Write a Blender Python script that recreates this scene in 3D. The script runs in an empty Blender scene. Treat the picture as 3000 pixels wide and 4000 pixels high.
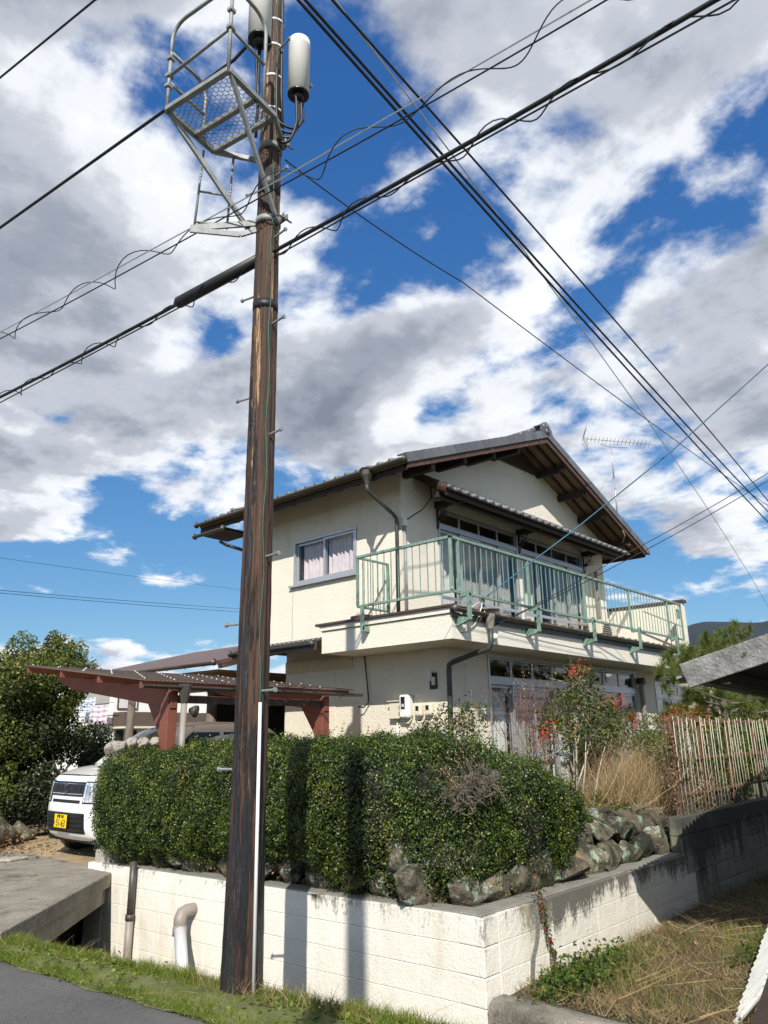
import bpy, math, random
import numpy as np
from mathutils import Vector, Matrix

random.seed(7)
rng = np.random.default_rng(11)
R = math.radians
sc = bpy.context.scene
COL = sc.collection

# ------------------------------------------------------------------ camera
# world: X along the balcony facade, Y along the window facade, Z up, road at z = 0
FPX, PITCH, ROLL, YAW = 2960.3, R(16.571), R(-0.899), R(41.681)
CAMP = np.array([0.0, 0.0, 1.6])
_fw = np.array([math.cos(PITCH) * math.cos(YAW), math.cos(PITCH) * math.sin(YAW), math.sin(PITCH)])
_r0 = np.array([math.sin(YAW), -math.cos(YAW), 0.0])
_u0 = np.cross(_r0, _fw)
_rt = _r0 * math.cos(ROLL) + _u0 * math.sin(ROLL)
_up = -_r0 * math.sin(ROLL) + _u0 * math.cos(ROLL)
cam = bpy.data.cameras.new('camera')
cam.sensor_fit = 'VERTICAL'
cam.angle = 2 * math.atan(2000 / FPX)
cam.clip_start, cam.clip_end = 0.05, 12000
camo = bpy.data.objects.new('camera', cam)
COL.objects.link(camo)
camo.matrix_world = Matrix(((_rt[0], _up[0], -_fw[0], 0), (_rt[1], _up[1], -_fw[1], 0), (_rt[2], _up[2], -_fw[2], 1.6), (0, 0, 0, 1)))
sc.camera = camo


def at(x, y, axis, val):
    """surveyed point: photo pixel seen on the plane axis = val"""
    d = _fw + _rt * (x - 1500) / FPX - _up * (y - 2000) / FPX
    t = (val - CAMP[axis]) / d[axis]
    return CAMP + t * d


# ------------------------------------------------------------------ light
LDIR = Vector((1, .8, -1.03)).normalized()
sun = bpy.data.lights.new('sun', 'SUN')
sun.energy, sun.angle, sun.color = 5.0, R(.34), (1, .945, .86)
suno = bpy.data.objects.new('sun', sun)
COL.objects.link(suno)
suno.rotation_euler = LDIR.to_track_quat('-Z', 'Y').to_euler()
ELEV = math.asin(-LDIR.z)
AZ = math.atan2(-LDIR.x, -LDIR.y)

world = bpy.data.worlds.new('World')
sc.world = world
world.use_nodes = True
wn = world.node_tree
wn.nodes.clear()


def nd(tree, t, **kw):
    n = tree.nodes.new(t)
    for k, v in kw.items():
        if k == 'ins':
            for i, x in v.items():
                n.inputs[i].default_value = x
        else:
            setattr(n, k, v)
    return n


def mth(tree, op, a, b=None, c=None, clamp=False):
    n = tree.nodes.new('ShaderNodeMath')
    n.operation = op
    n.use_clamp = clamp
    for i, v in enumerate((a, b, c)):
        if v is None:
            continue
        if isinstance(v, (int, float)):
            n.inputs[i].default_value = v
        else:
            tree.links.new(v, n.inputs[i])
    return n.outputs[0]


def ramp(tree, fac, stops, interp='LINEAR'):
    n = tree.nodes.new('ShaderNodeValToRGB')
    n.color_ramp.interpolation = interp
    el = n.color_ramp.elements
    while len(el) < len(stops):
        el.new(.5)
    for e, (p, c) in zip(el, stops):
        e.position = p
        e.color = (c[0], c[1], c[2], 1) if not isinstance(c, (int, float)) else (c, c, c, 1)
    tree.links.new(fac, n.inputs[0])
    return n.outputs[0]


def sky_world():
    T = wn
    lk = T.links.new
    out = nd(T, 'ShaderNodeOutputWorld')
    bg = nd(T, 'ShaderNodeBackground')
    sky = nd(T, 'ShaderNodeTexSky', sky_type='NISHITA', sun_disc=False, sun_elevation=ELEV, sun_rotation=AZ,
             altitude=60, air_density=1.0, dust_density=.25, ozone_density=2.2)
    srgb = nd(T, 'ShaderNodeSeparateColor')
    lk(sky.outputs[0], srgb.inputs[0])
    skys = nd(T, 'ShaderNodeCombineColor')
    for i in range(3):                      # the clear, deep blue of a dry autumn day
        lk(mth(T, 'MULTIPLY', mth(T, 'POWER', srgb.outputs[i], SKY_POW[i]), SKY_GAIN[i]), skys.inputs[i])
    tc = nd(T, 'ShaderNodeTexCoord')
    sep = nd(T, 'ShaderNodeSeparateXYZ')
    lk(tc.outputs['Generated'], sep.inputs[0])
    zc = mth(T, 'MAXIMUM', sep.outputs[2], 0.0)
    den = mth(T, 'ADD', zc, .20)
    # a flat cloud deck seen in perspective
    cb = nd(T, 'ShaderNodeCombineXYZ')
    lk(mth(T, 'DIVIDE', sep.outputs[0], den), cb.inputs[0])
    lk(mth(T, 'DIVIDE', sep.outputs[1], den), cb.inputs[1])
    mp = nd(T, 'ShaderNodeMapping', ins={1: SKY_OFF, 2: (0, 0, SKY_ROT), 3: (1.0, 1.0, 1)})
    lk(cb.outputs[0], mp.inputs[0])

    def fbm(scale, det, rough, dist=0.0, off=(0, 0, 0), lac=2.0):
        m2 = nd(T, 'ShaderNodeMapping', ins={1: off})
        lk(mp.outputs[0], m2.inputs[0])
        n = nd(T, 'ShaderNodeTexNoise', ins={'Scale': scale, 'Detail': det, 'Roughness': rough, 'Distortion': dist, 'Lacunarity': lac})
        lk(m2.outputs[0], n.inputs['Vector'])
        return n.outputs[0]

    def density(off):
        big = fbm(SKY_S1, 2, .5, 0, off)
        mid = fbm(SKY_S1 * 3.4, 10, .56, .15, (3.1 + off[0], 1.7 + off[1], .4))
        d = mth(T, 'ADD', mth(T, 'MULTIPLY', big, .50), mth(T, 'MULTIPLY', mid, .82))
        return d
    d = density((0, 0, 0))
    ds = density((-.075, -.06, 0))           # sampled towards the sun
    elevb = nd(T, 'ShaderNodeMapRange', interpolation_type='SMOOTHSTEP', ins={1: .14, 2: .36, 3: SKY_E0, 4: SKY_E1})
    lk(zc, elevb.inputs[0])
    d = mth(T, 'ADD', d, elevb.outputs[0])
    ds = mth(T, 'ADD', ds, elevb.outputs[0])
    cov = nd(T, 'ShaderNodeMapRange', interpolation_type='SMOOTHSTEP', ins={1: SKY_T, 2: SKY_T + .10})
    lk(d, cov.inputs[0])
    thick = nd(T, 'ShaderNodeMapRange', ins={1: SKY_T, 2: SKY_T + .30})
    lk(d, thick.inputs[0])
    # thicker towards the sun = the near side is in its own shade
    lit = mth(T, 'MULTIPLY', mth(T, 'SUBTRACT', d, ds), 2.6)
    fine = fbm(SKY_S1 * 4, 7, .55, .1, (7, 2, 0))
    th = mth(T, 'SUBTRACT', thick.outputs[0], lit)
    th = mth(T, 'ADD', th, mth(T, 'MULTIPLY', mth(T, 'SUBTRACT', fine, .5), .95))
    ccol = ramp(T, th, [(0, (.88, .91, .95)), (.20, (.80, .83, .88)), (.45, (.50, .53, .60)), (.75, (.31, .34, .41)), (1, (.21, .24, .31))], 'EASE')
    mx = nd(T, 'ShaderNodeMix', data_type='RGBA')
    lk(cov.outputs[0], mx.inputs[0]); lk(skys.outputs[0], mx.inputs[6]); lk(ccol, mx.inputs[7])
    # cumulus bank standing on the horizon
    hn = nd(T, 'ShaderNodeVectorMath', operation='MULTIPLY', ins={1: (1, 1, 2.6)})
    lk(tc.outputs['Generated'], hn.inputs[0])
    b1 = nd(T, 'ShaderNodeTexNoise', ins={'Scale': 3.2, 'Detail': 3, 'Roughness': .5})
    b2 = nd(T, 'ShaderNodeTexNoise', ins={'Scale': 13, 'Detail': 8, 'Roughness': .55})
    lk(hn.outputs[0], b1.inputs['Vector']); lk(hn.outputs[0], b2.inputs['Vector'])
    bd = mth(T, 'ADD', mth(T, 'MULTIPLY', b1.outputs[0], .9), mth(T, 'MULTIPLY', b2.outputs[0], .35))
    bd = mth(T, 'SUBTRACT', bd, mth(T, 'MULTIPLY', zc, 2.6))
    bcov = nd(T, 'ShaderNodeMapRange', interpolation_type='SMOOTHSTEP', ins={1: .36, 2: .42})
    lk(bd, bcov.inputs[0])
    bcol = ramp(T, b2.outputs[0], [(.35, (.55, .60, .70)), (.55, (.86, .88, .92))])
    mb = nd(T, 'ShaderNodeMix', data_type='RGBA')
    lk(bcov.outputs[0], mb.inputs[0]); lk(mx.outputs[2], mb.inputs[6]); lk(bcol, mb.inputs[7])
    lk(mb.outputs[2], bg.inputs[0])
    lk(bg.outputs[0], out.inputs[0])


SKY_GAIN, SKY_POW = (.046, .102, .225), (1.12, .82, .54)
SKY_OFF, SKY_ROT, SKY_S1, SKY_T, SKY_E0, SKY_E1 = (3.41, -17.23, 0), 4.98, .95, .584, -.125, .018
sky_world()
sc.view_settings.view_transform = 'Standard'
sc.view_settings.look = 'None'
sc.view_settings.exposure = 0.2
sc.view_settings.gamma = 1
sc.cycles.max_bounces = 8
sc.cycles.transparent_max_bounces = 16
sc.cycles.caustics_reflective = sc.cycles.caustics_refractive = False

# ------------------------------------------------------------------ mesh helpers
ORG = {}


def V(p):
    return np.array(p, float)


def tag(o, label=None, cat=None, group=None, kind=None):
    if label: o['label'] = label
    if cat: o['category'] = cat
    if group: o['group'] = group
    if kind: o['kind'] = kind
    return o


def empty(name, loc, label=None, cat=None, group=None):
    o = bpy.data.objects.new(name, None)
    o.empty_display_size = .1
    o.location = loc
    COL.objects.link(o)
    ORG[o] = V(loc)
    return tag(o, label, cat, group)


def raw_mesh(name, verts, faces, mat, smooth=False):
    me = bpy.data.meshes.new(name)
    me.from_pydata([tuple(v) for v in verts], [], faces)
    if mat:
        me.materials.append(mat)
    if smooth:
        me.polygons.foreach_set('use_smooth', [True] * len(me.polygons))
    me.update()
    return me


def link(name, me, parent=None, loc=(0, 0, 0), rot=(0, 0, 0), scale=(1, 1, 1)):
    """loc is a world position"""
    o = bpy.data.objects.new(name, me)
    COL.objects.link(o)
    l = V(loc)
    ORG[o] = l
    if parent is not None:
        o.parent = parent
        l = l - ORG[parent]
    o.location = l
    o.rotation_euler = rot
    o.scale = scale
    return o


class MB:
    def __init__(s):
        s.v, s.f = [], []

    def add(s, vs, fs):
        b = len(s.v)
        s.v += [tuple(map(float, v)) for v in vs]
        s.f += [tuple(b + i for i in f) for f in fs]
        return s

    def box(s, x0, x1, y0, y1, z0, z1):
        if x1 < x0: x0, x1 = x1, x0
        if y1 < y0: y0, y1 = y1, y0
        if z1 < z0: z0, z1 = z1, z0
        return s.add([(x0, y0, z0), (x1, y0, z0), (x1, y1, z0), (x0, y1, z0), (x0, y0, z1), (x1, y0, z1), (x1, y1, z1), (x0, y1, z1)],
                     [(0, 3, 2, 1), (4, 5, 6, 7), (0, 1, 5, 4), (1, 2, 6, 5), (2, 3, 7, 6), (3, 0, 4, 7)])

    def bar(s, p, q, w, h, up=(0, 0, 1)):
        p, q = V(p), V(q)
        a = q - p
        a = a / np.linalg.norm(a)
        up = V(up)
        sd = np.cross(a, up)
        if np.linalg.norm(sd) < 1e-6:
            sd = np.cross(a, V((1, 0, 0)))
        sd /= np.linalg.norm(sd)
        u = np.cross(sd, a)
        vs = []
        for c in (p, q):
            for i, j in ((-1, -1), (1, -1), (1, 1), (-1, 1)):
                vs.append(c + sd * i * w / 2 + u * j * h / 2)
        return s.add(vs, [(0, 1, 2, 3), (7, 6, 5, 4), (0, 4, 5, 1), (1, 5, 6, 2), (2, 6, 7, 3), (3, 7, 4, 0)])

    def tube(s, pts, r, n=8, cap=True):
        pts = [V(p) for p in pts]
        m = len(pts)
        rs = r if hasattr(r, '__len__') else [r] * m
        prev = None
        vs, fs = [], []
        for i, p in enumerate(pts):
            t = pts[min(i + 1, m - 1)] - pts[max(i - 1, 0)]
            t = t / (np.linalg.norm(t) + 1e-12)
            if prev is None:
                a = np.cross(t, V((0, 0, 1)))
                if np.linalg.norm(a) < 1e-3:
                    a = np.cross(t, V((1, 0, 0)))
            else:
                a = prev - t * (prev @ t)
            a /= np.linalg.norm(a)
            prev = a
            b = np.cross(t, a)
            for k in range(n):
                ang = 2 * math.pi * k / n
                vs.append(p + (a * math.cos(ang) + b * math.sin(ang)) * rs[i])
        for i in range(m - 1):
            for k in range(n):
                k2 = (k + 1) % n
                fs.append((i * n + k, i * n + k2, (i + 1) * n + k2, (i + 1) * n + k))
        if cap:
            fs.append(tuple(range(n))[::-1])
            fs.append(tuple((m - 1) * n + k for k in range(n)))
        return s.add(vs, fs)

    def prism(s, poly, d):
        """extrude a planar polygon by vector d"""
        n = len(poly)
        d = V(d)
        vs = [V(p) for p in poly] + [V(p) + d for p in poly]
        return s.add(vs, [tuple(range(n))[::-1], tuple(range(n, 2 * n))] + [(i, (i + 1) % n, n + (i + 1) % n, n + i) for i in range(n)])

    def lathe(s, prof, c, axis=(0, 0, 1), n=20):
        axis = V(axis) / np.linalg.norm(axis)
        a = np.cross(axis, V((0, 0, 1)))
        if np.linalg.norm(a) < 1e-3:
            a = V((1, 0, 0))
        a /= np.linalg.norm(a)
        b = np.cross(axis, a)
        vs, fs = [], []
        for r, h in prof:
            for k in range(n):
                t = 2 * math.pi * k / n
                vs.append(V(c) + axis * h + (a * math.cos(t) + b * math.sin(t)) * r)
        for i in range(len(prof) - 1):
            for k in range(n):
                k2 = (k + 1) % n
                fs.append((i * n + k, i * n + k2, (i + 1) * n + k2, (i + 1) * n + k))
        fs.append(tuple(range(n))[::-1])
        fs.append(tuple((len(prof) - 1) * n + k for k in range(n)))
        return s.add(vs, fs)

    def grid(s, fn, nu, nv):
        vs = [fn(i / nu, j / nv) for i in range(nu + 1) for j in range(nv + 1)]
        w = nv + 1
        return s.add(vs, [(i * w + j, (i + 1) * w + j, (i + 1) * w + j + 1, i * w + j + 1) for i in range(nu) for j in range(nv)])

    def build(s, name, mat, parent=None, smooth=False, bevel=0, base=None, subsurf=0):
        """verts are world positions; the object's origin is its parent's (or base)"""
        org = ORG[parent] if parent is not None else (V(base) if base is not None else V((0, 0, 0)))
        me = raw_mesh(name, [V(v) - org for v in s.v], s.f, mat, smooth)
        o = link(name, me, parent, org)
        if bevel:
            m = o.modifiers.new('bevel', 'BEVEL')
            m.width, m.segments, m.limit_method = bevel, 2, 'ANGLE'
        if subsurf:
            m = o.modifiers.new('sub', 'SUBSURF')
            m.levels = m.render_levels = subsurf
        return o


def struct(o):
    o['kind'] = 'structure'
    return o


def np_mesh(name, verts, faces4, mat, attr=None, tris=False):
    """fast mesh from arrays; attr = dict name -> per-vertex float"""
    me = bpy.data.meshes.new(name)
    nv, nf = len(verts), len(faces4)
    k = faces4.shape[1]
    me.vertices.add(nv)
    me.vertices.foreach_set('co', np.asarray(verts, np.float32).ravel())
    me.loops.add(nf * k)
    me.loops.foreach_set('vertex_index', np.asarray(faces4, np.int32).ravel())
    me.polygons.add(nf)
    me.polygons.foreach_set('loop_start', np.arange(0, nf * k, k, dtype=np.int32))
    me.polygons.foreach_set('loop_total', np.full(nf, k, np.int32))
    me.update(calc_edges=True)
    if attr:
        for n, a in attr.items():
            at_ = me.attributes.new(n, 'FLOAT', 'POINT')
            at_.data.foreach_set('value', np.asarray(a, np.float32))
    me.materials.append(mat)
    return me


def leaf_mesh(name, pos, nrm, length, width, mat, tint=None, droop=0.0, spread=.9, fold=.25):
    """one folded four-point leaf per position, facing roughly nrm"""
    n = len(pos)
    nrm = nrm / (np.linalg.norm(nrm, axis=1, keepdims=True) + 1e-9)
    nn = nrm + rng.normal(0, spread, (n, 3))
    nn /= np.linalg.norm(nn, axis=1, keepdims=True) + 1e-9
    ax = rng.normal(0, 1, (n, 3)); ax[:, 2] -= droop
    ax -= nn * (ax * nn).sum(1, keepdims=True)
    ax /= np.linalg.norm(ax, axis=1, keepdims=True) + 1e-9
    sd = np.cross(nn, ax)
    L = length * rng.uniform(.65, 1.25, (n, 1))
    Wd = width * rng.uniform(.7, 1.2, (n, 1))
    p0 = pos - ax * L * .5
    p2 = pos + ax * L * .5
    p1 = pos + sd * Wd * .5 + nn * Wd * fold
    p3 = pos - sd * Wd * .5 + nn * Wd * fold
    vs = np.stack([p0, p1, p2, p3], 1).reshape(-1, 3)
    f = np.arange(n * 4).reshape(n, 4)
    f = np.concatenate([f[:, [0, 1, 2]], f[:, [0, 2, 3]]])
    if tint is None:
        tint = rng.random(n)
    return np_mesh(name, vs, f, mat, {'tint': np.repeat(tint, 4)})


def blade_mesh(name, base, tip, width, mat, tint=None, bend=.3, seg=3, sag=0.0):
    """tapering curved blades from base to tip"""
    n = len(base)
    d = tip - base
    L = np.linalg.norm(d, axis=1, keepdims=True) + 1e-9
    side = np.cross(d / L, rng.normal(0, 1, (n, 3)))
    side /= np.linalg.norm(side, axis=1, keepdims=True) + 1e-9
    bv = rng.normal(0, 1, (n, 3)) * L * bend * .5
    bv[:, 2] = np.abs(bv[:, 2]) * .3 + sag * L[:, 0]
    rows = []
    for i in range(seg + 1):
        t = i / seg
        c = base + d * t + bv * (4 * t * (1 - t)) * .5
        w = width * (1 - t * .9)
        if hasattr(w, 'shape'): w = w.reshape(-1, 1)
        rows.append(np.stack([c - side * w / 2, c + side * w / 2], 1))
    vs = np.stack(rows, 1).reshape(n, -1, 3)
    k = (seg + 1) * 2
    f = []
    b0 = np.arange(n) * k
    for i in range(seg):
        f.append(np.stack([b0 + 2 * i, b0 + 2 * i + 1, b0 + 2 * i + 3, b0 + 2 * i + 2], 1))
    if tint is None: tint = rng.random(n)
    return np_mesh(name, vs.reshape(-1, 3), np.concatenate(f), mat, {'tint': np.repeat(tint, k)})
# ------------------------------------------------------------------ materials
MATS = {}


def mat(name, col, rough=.7, var=.12, scale=4.0, bump=0.0, bscale=60.0, metal=0.0, stretch=(1, 1, 1), orand=0.0,
        spots=None, spec=.5, coat=0.0, det=6, coord='Object'):
    """procedural surface: two-tone noise, fine bump; spots = list of (colour, scale, threshold, softness, stretch)"""
    m = bpy.data.materials.new(name)
    m.use_nodes = True
    T = m.node_tree
    lk = T.links.new
    b = T.nodes['Principled BSDF']
    b.inputs['Roughness'].default_value = rough
    b.inputs['Metallic'].default_value = metal
    b.inputs['Specular IOR Level'].default_value = spec
    b.inputs['Coat Weight'].default_value = coat
    tc = nd(T, 'ShaderNodeTexCoord')
    if coord == 'World':
        g = nd(T, 'ShaderNodeNewGeometry')
        src = g.outputs['Position']
    else:
        src = tc.outputs['Object']

    def noise(s, st, det=6, rg=.6):
        mp = nd(T, 'ShaderNodeMapping', ins={3: st})
        lk(src, mp.inputs[0])
        n = nd(T, 'ShaderNodeTexNoise', ins={'Scale': s, 'Detail': det, 'Roughness': rg})
        lk(mp.outputs[0], n.inputs['Vector'])
        return n.outputs[0]
    n1 = noise(scale, stretch, det)
    c = V(col)
    cc = ramp(T, n1, [(.25, tuple(np.clip(c * (1 - var), 0, 1))), (.75, tuple(np.clip(c * (1 + var), 0, 1)))])
    for sp in (spots or []):
        scol, ss, th, soft, st = sp
        ns = noise(ss, st, 8, .65)
        mr = nd(T, 'ShaderNodeMapRange', interpolation_type='SMOOTHSTEP', ins={1: th, 2: th + soft})
        lk(ns, mr.inputs[0])
        mx = nd(T, 'ShaderNodeMix', data_type='RGBA', ins={7: (*scol, 1)})
        lk(mr.outputs[0], mx.inputs[0]); lk(cc, mx.inputs[6])
        cc = mx.outputs[2]
    if orand:
        oi = nd(T, 'ShaderNodeObjectInfo')
        hs = nd(T, 'ShaderNodeHueSaturation')
        mr = nd(T, 'ShaderNodeMapRange', ins={3: 1 - orand, 4: 1 + orand})
        lk(oi.outputs['Random'], mr.inputs[0]); lk(mr.outputs[0], hs.inputs['Value']); lk(cc, hs.inputs['Color'])
        cc = hs.outputs[0]
    lk(cc, b.inputs['Base Color'])
    if bump:
        nb = noise(bscale, stretch, 4)
        bp = nd(T, 'ShaderNodeBump', ins={'Strength': min(1, bump), 'Distance': .02})
        lk(nb, bp.inputs['Height']); lk(bp.outputs[0], b.inputs['Normal'])
    MATS[name] = m
    return m


def leafmat(name, stops, rough=.45, trans=.25, spec=.4):
    m = bpy.data.materials.new(name)
    m.use_nodes = True
    T = m.node_tree
    lk = T.links.new
    b = T.nodes['Principled BSDF']
    b.inputs['Roughness'].default_value = rough
    b.inputs['Specular IOR Level'].default_value = spec
    a = nd(T, 'ShaderNodeAttribute', attribute_name='tint')
    c = ramp(T, a.outputs['Fac'], stops)
    lk(c, b.inputs['Base Color'])
    if trans:
        tr = nd(T, 'ShaderNodeBsdfTranslucent')
        lk(c, tr.inputs[0])
        mx = nd(T, 'ShaderNodeMixShader', ins={0: trans})
        lk(b.outputs[0], mx.inputs[1]); lk(tr.outputs[0], mx.inputs[2])
        lk(mx.outputs[0], T.nodes['Material Output'].inputs[0])
    MATS[name] = m
    return m


def glassmat(name, tint=(.9, .95, .95), dark=.0, rough=.02):
    m = bpy.data.materials.new(name)
    m.use_nodes = True
    T = m.node_tree
    T.nodes.remove(T.nodes['Principled BSDF'])
    lk = T.links.new
    tr = nd(T, 'ShaderNodeBsdfTransparent', ins={0: (*tint, 1)})
    gl = nd(T, 'ShaderNodeBsdfGlossy', ins={'Roughness': rough})
    lw = nd(T, 'ShaderNodeLayerWeight', ins={0: .5})
    mr = nd(T, 'ShaderNodeMapRange', ins={1: 0, 2: 1, 3: .06, 4: 1.0})
    lk(mth(T, 'POWER', lw.outputs['Facing'], 4.0), mr.inputs[0])
    mx = nd(T, 'ShaderNodeMixShader')
    lk(mr.outputs[0], mx.inputs[0]); lk(tr.outputs[0], mx.inputs[1]); lk(gl.outputs[0], mx.inputs[2])
    lk(mx.outputs[0], T.nodes['Material Output'].inputs[0])
    MATS[name] = m
    return m


STREAK = (6, 6, .5)
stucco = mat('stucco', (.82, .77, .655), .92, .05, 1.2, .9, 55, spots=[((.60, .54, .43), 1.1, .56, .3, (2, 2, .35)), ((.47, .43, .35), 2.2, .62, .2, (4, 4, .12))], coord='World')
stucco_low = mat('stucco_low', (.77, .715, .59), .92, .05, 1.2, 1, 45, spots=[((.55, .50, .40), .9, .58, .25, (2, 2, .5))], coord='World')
slabwhite = mat('slab_paint', (.80, .765, .66), .88, .04, 1.5, .8, 60, spots=[((.58, .53, .45), 1.5, .63, .2, (3, 3, .25))], coord='World')
siding = mat('siding', (.66, .56, .38), .8, .06, 2, .2, 50, coord='World')
browntrim = mat('brown_trim', (.07, .045, .035), .5, .2, 8, .1, 80)
browngutter = mat('brown_gutter', (.065, .058, .048), .42, .25, 6, .05, 60, spots=[((.16, .15, .13), 9, .6, .2, (1, 1, 1))])
darkwood = mat('dark_wood', (.035, .022, .017), .75, .35, 10, .4, 60, stretch=(1, 1, 4))
redwood = mat('weathered_board', (.085, .042, .032), .75, .4, 14, .4, 50, spots=[((.34, .24, .18), 14, .60, .1, (1, 1, 1))])
ply = mat('plywood_soffit', (.25, .155, .075), .7, .25, 5, .2, 40)
tilem = mat('roof_tile', (.12, .124, .132), .38, .15, 9, .15, 70, orand=.22, spots=[((.26, .26, .25), 14, .62, .15, (1, 1, 1))])
slate = mat('corrugated_roof', (.050, .043, .041), .8, .2, 3, .1, 60, coord='World')
brownroof = mat('brown_sheet_roof', (.12, .075, .065), .55, .2, 4, .1, 60)
alu = mat('aluminium', (.48, .50, .52), .38, .08, 8, .03, 80, metal=.55)
sheetmetal = mat('weathered_sheet', (.50, .50, .47), .55, .2, 7, .2, 40, spots=[((.25, .22, .18), 5, .6, .15, (1, 1, 1))])
white_metal = mat('white_paint', (.78, .78, .76), .4, .04, 6, .03, 40)
green = mat('green_railing', (.17, .275, .22), .6, .25, 6, .3, 90, spots=[((.36, .42, .32), 15, .57, .10, (1, 1, 1)), ((.15, .065, .025), 11, .625, .05, (1, 1, 1))], coord='World')
blackgutter = mat('black_pipe', (.045, .05, .048), .45, .35, 10, .1, 60, spots=[((.2, .21, .2), 10, .64, .1, (1, 1, .3))])
greypipe = mat('grey_pipe', (.27, .24, .21), .5, .15, 6, .05, 60)
whitepipe = mat('white_pipe', (.72, .74, .74), .4, .05, 5, .03, 60)
cablem = mat('black_cable', (.012, .012, .014), .5, .2, 20)
wireblue = mat('blue_green_cable', (.02, .10, .16), .5, .5, 3)
wiregreen = mat('green_wire', (.02, .16, .11), .5, .2, 9)
steelwire = mat('galvanised_wire', (.55, .57, .58), .45, .2, 60, metal=.5)
galvdark = mat('mesh_steel', (.10, .105, .11), .6, .2, 12, 0, 70, metal=.3)  # galvanised steel darkened to look backlit against the sky
galv = mat('galvanised_steel', (.27, .285, .285), .6, .3, 12, .2, 70, metal=.3, spots=[((.22, .15, .09), 14, .64, .12, (1, 1, 1))])
rustm = mat('rusty_steel', (.17, .085, .05), .85, .4, 12, .5, 50)
rustpaint = mat('rusty_pale_bar', (.46, .46, .33), .7, .15, 14, .3, 50, spots=[((.19, .10, .05), 7, .56, .14, (1, 1, .5))], coord='World')
carportred = mat('carport_red_steel', (.19, .062, .042), .6, .2, 3, .1, 60)


def stained(name, col, top, grime, spread, streak=.5, dark=(.05, .048, .036), bump=.5, base_dirt=0.0, orand=0.0):
    """painted masonry: blotchy paint, soot that runs down from the top edge, soil splash at the foot"""
    m = bpy.data.materials.new(name)
    m.use_nodes = True
    T = m.node_tree
    lk = T.links.new
    b = T.nodes['Principled BSDF']
    b.inputs['Roughness'].default_value = .93
    g = nd(T, 'ShaderNodeNewGeometry')

    def noise(s, st, det=8, rg=.6):
        mp = nd(T, 'ShaderNodeMapping', ins={3: st})
        lk(g.outputs['Position'], mp.inputs[0])
        n = nd(T, 'ShaderNodeTexNoise', ins={'Scale': s, 'Detail': det, 'Roughness': rg})
        lk(mp.outputs[0], n.inputs['Vector'])
        return n.outputs[0]
    c = V(col)
    cc = ramp(T, noise(1.6, (1, 1, 1)), [(.3, tuple(c * .90)), (.55, tuple(c)), (.75, tuple(np.clip(c * 1.04, 0, 1)))])
    sep = nd(T, 'ShaderNodeSeparateXYZ')
    lk(g.outputs['Position'], sep.inputs[0])
    # runs: streaky noise, denser close to the top
    run = mth(T, 'ADD', mth(T, 'MULTIPLY', noise(8, (1, 1, .06)), .50), mth(T, 'MULTIPLY', noise(1.5, (1, 1, .6), 5), .62))
    hgt = nd(T, 'ShaderNodeMapRange', ins={1: top - spread, 2: top + .02, 3: -.16, 4: grime})
    lk(sep.outputs[2], hgt.inputs[0])
    k = mth(T, 'ADD', run, hgt.outputs[0])
    fleck = mth(T, 'MULTIPLY', mth(T, 'SUBTRACT', noise(38, (1, 1, .6), 5), .5), .42)
    k = mth(T, 'ADD', k, fleck)
    mr = nd(T, 'ShaderNodeMapRange', interpolation_type='SMOOTHSTEP', ins={1: .60, 2: .78})
    lk(k, mr.inputs[0])
    mx = nd(T, 'ShaderNodeMix', data_type='RGBA', ins={7: (*dark, 1)})
    lk(mth(T, 'MULTIPLY', mr.outputs[0], .88), mx.inputs[0]); lk(cc, mx.inputs[6])
    # faint ochre wash
    wash = nd(T, 'ShaderNodeMapRange', interpolation_type='SMOOTHSTEP', ins={1: .52, 2: .75})
    lk(noise(2.6, (1, 1, .35)), wash.inputs[0])
    m2 = nd(T, 'ShaderNodeMix', data_type='RGBA', ins={7: (c[0] * .72, c[1] * .66, c[2] * .54, 1)})
    lk(mth(T, 'MULTIPLY', wash.outputs[0], streak), m2.inputs[0]); lk(mx.outputs[2], m2.inputs[6])
    out = m2.outputs[2]
    if base_dirt:
        bd = nd(T, 'ShaderNodeMapRange', ins={1: top - 1.15, 2: top - .72, 3: .34, 4: -.2})
        lk(sep.outputs[2], bd.inputs[0])
        mb = nd(T, 'ShaderNodeMapRange', interpolation_type='SMOOTHSTEP', ins={1: .60, 2: .85})
        lk(mth(T, 'ADD', noise(6, (1, 1, .8)), bd.outputs[0]), mb.inputs[0])
        m3 = nd(T, 'ShaderNodeMix', data_type='RGBA', ins={7: (.17, .16, .10, 1)})
        lk(mth(T, 'MULTIPLY', mb.outputs[0], base_dirt), m3.inputs[0]); lk(out, m3.inputs[6])
        out = m3.outputs[2]
    if orand:
        oi = nd(T, 'ShaderNodeObjectInfo')
        hs = nd(T, 'ShaderNodeHueSaturation')
        mo = nd(T, 'ShaderNodeMapRange', ins={3: 1 - orand, 4: 1 + orand})
        lk(oi.outputs['Random'], mo.inputs[0]); lk(mo.outputs[0], hs.inputs['Value']); lk(out, hs.inputs['Color'])
        out = hs.outputs[0]
    lk(out, b.inputs['Base Color'])
    bh = mth(T, 'ADD', noise(55, (1, 1, 1), 3), mth(T, 'MULTIPLY', noise(9, (1, 1, 1), 3), 1.2))
    bp = nd(T, 'ShaderNodeBump', ins={'Strength': bump, 'Distance': .012})
    lk(bh, bp.inputs['Height']); lk(bp.outputs[0], b.inputs['Normal'])
    return m


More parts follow.
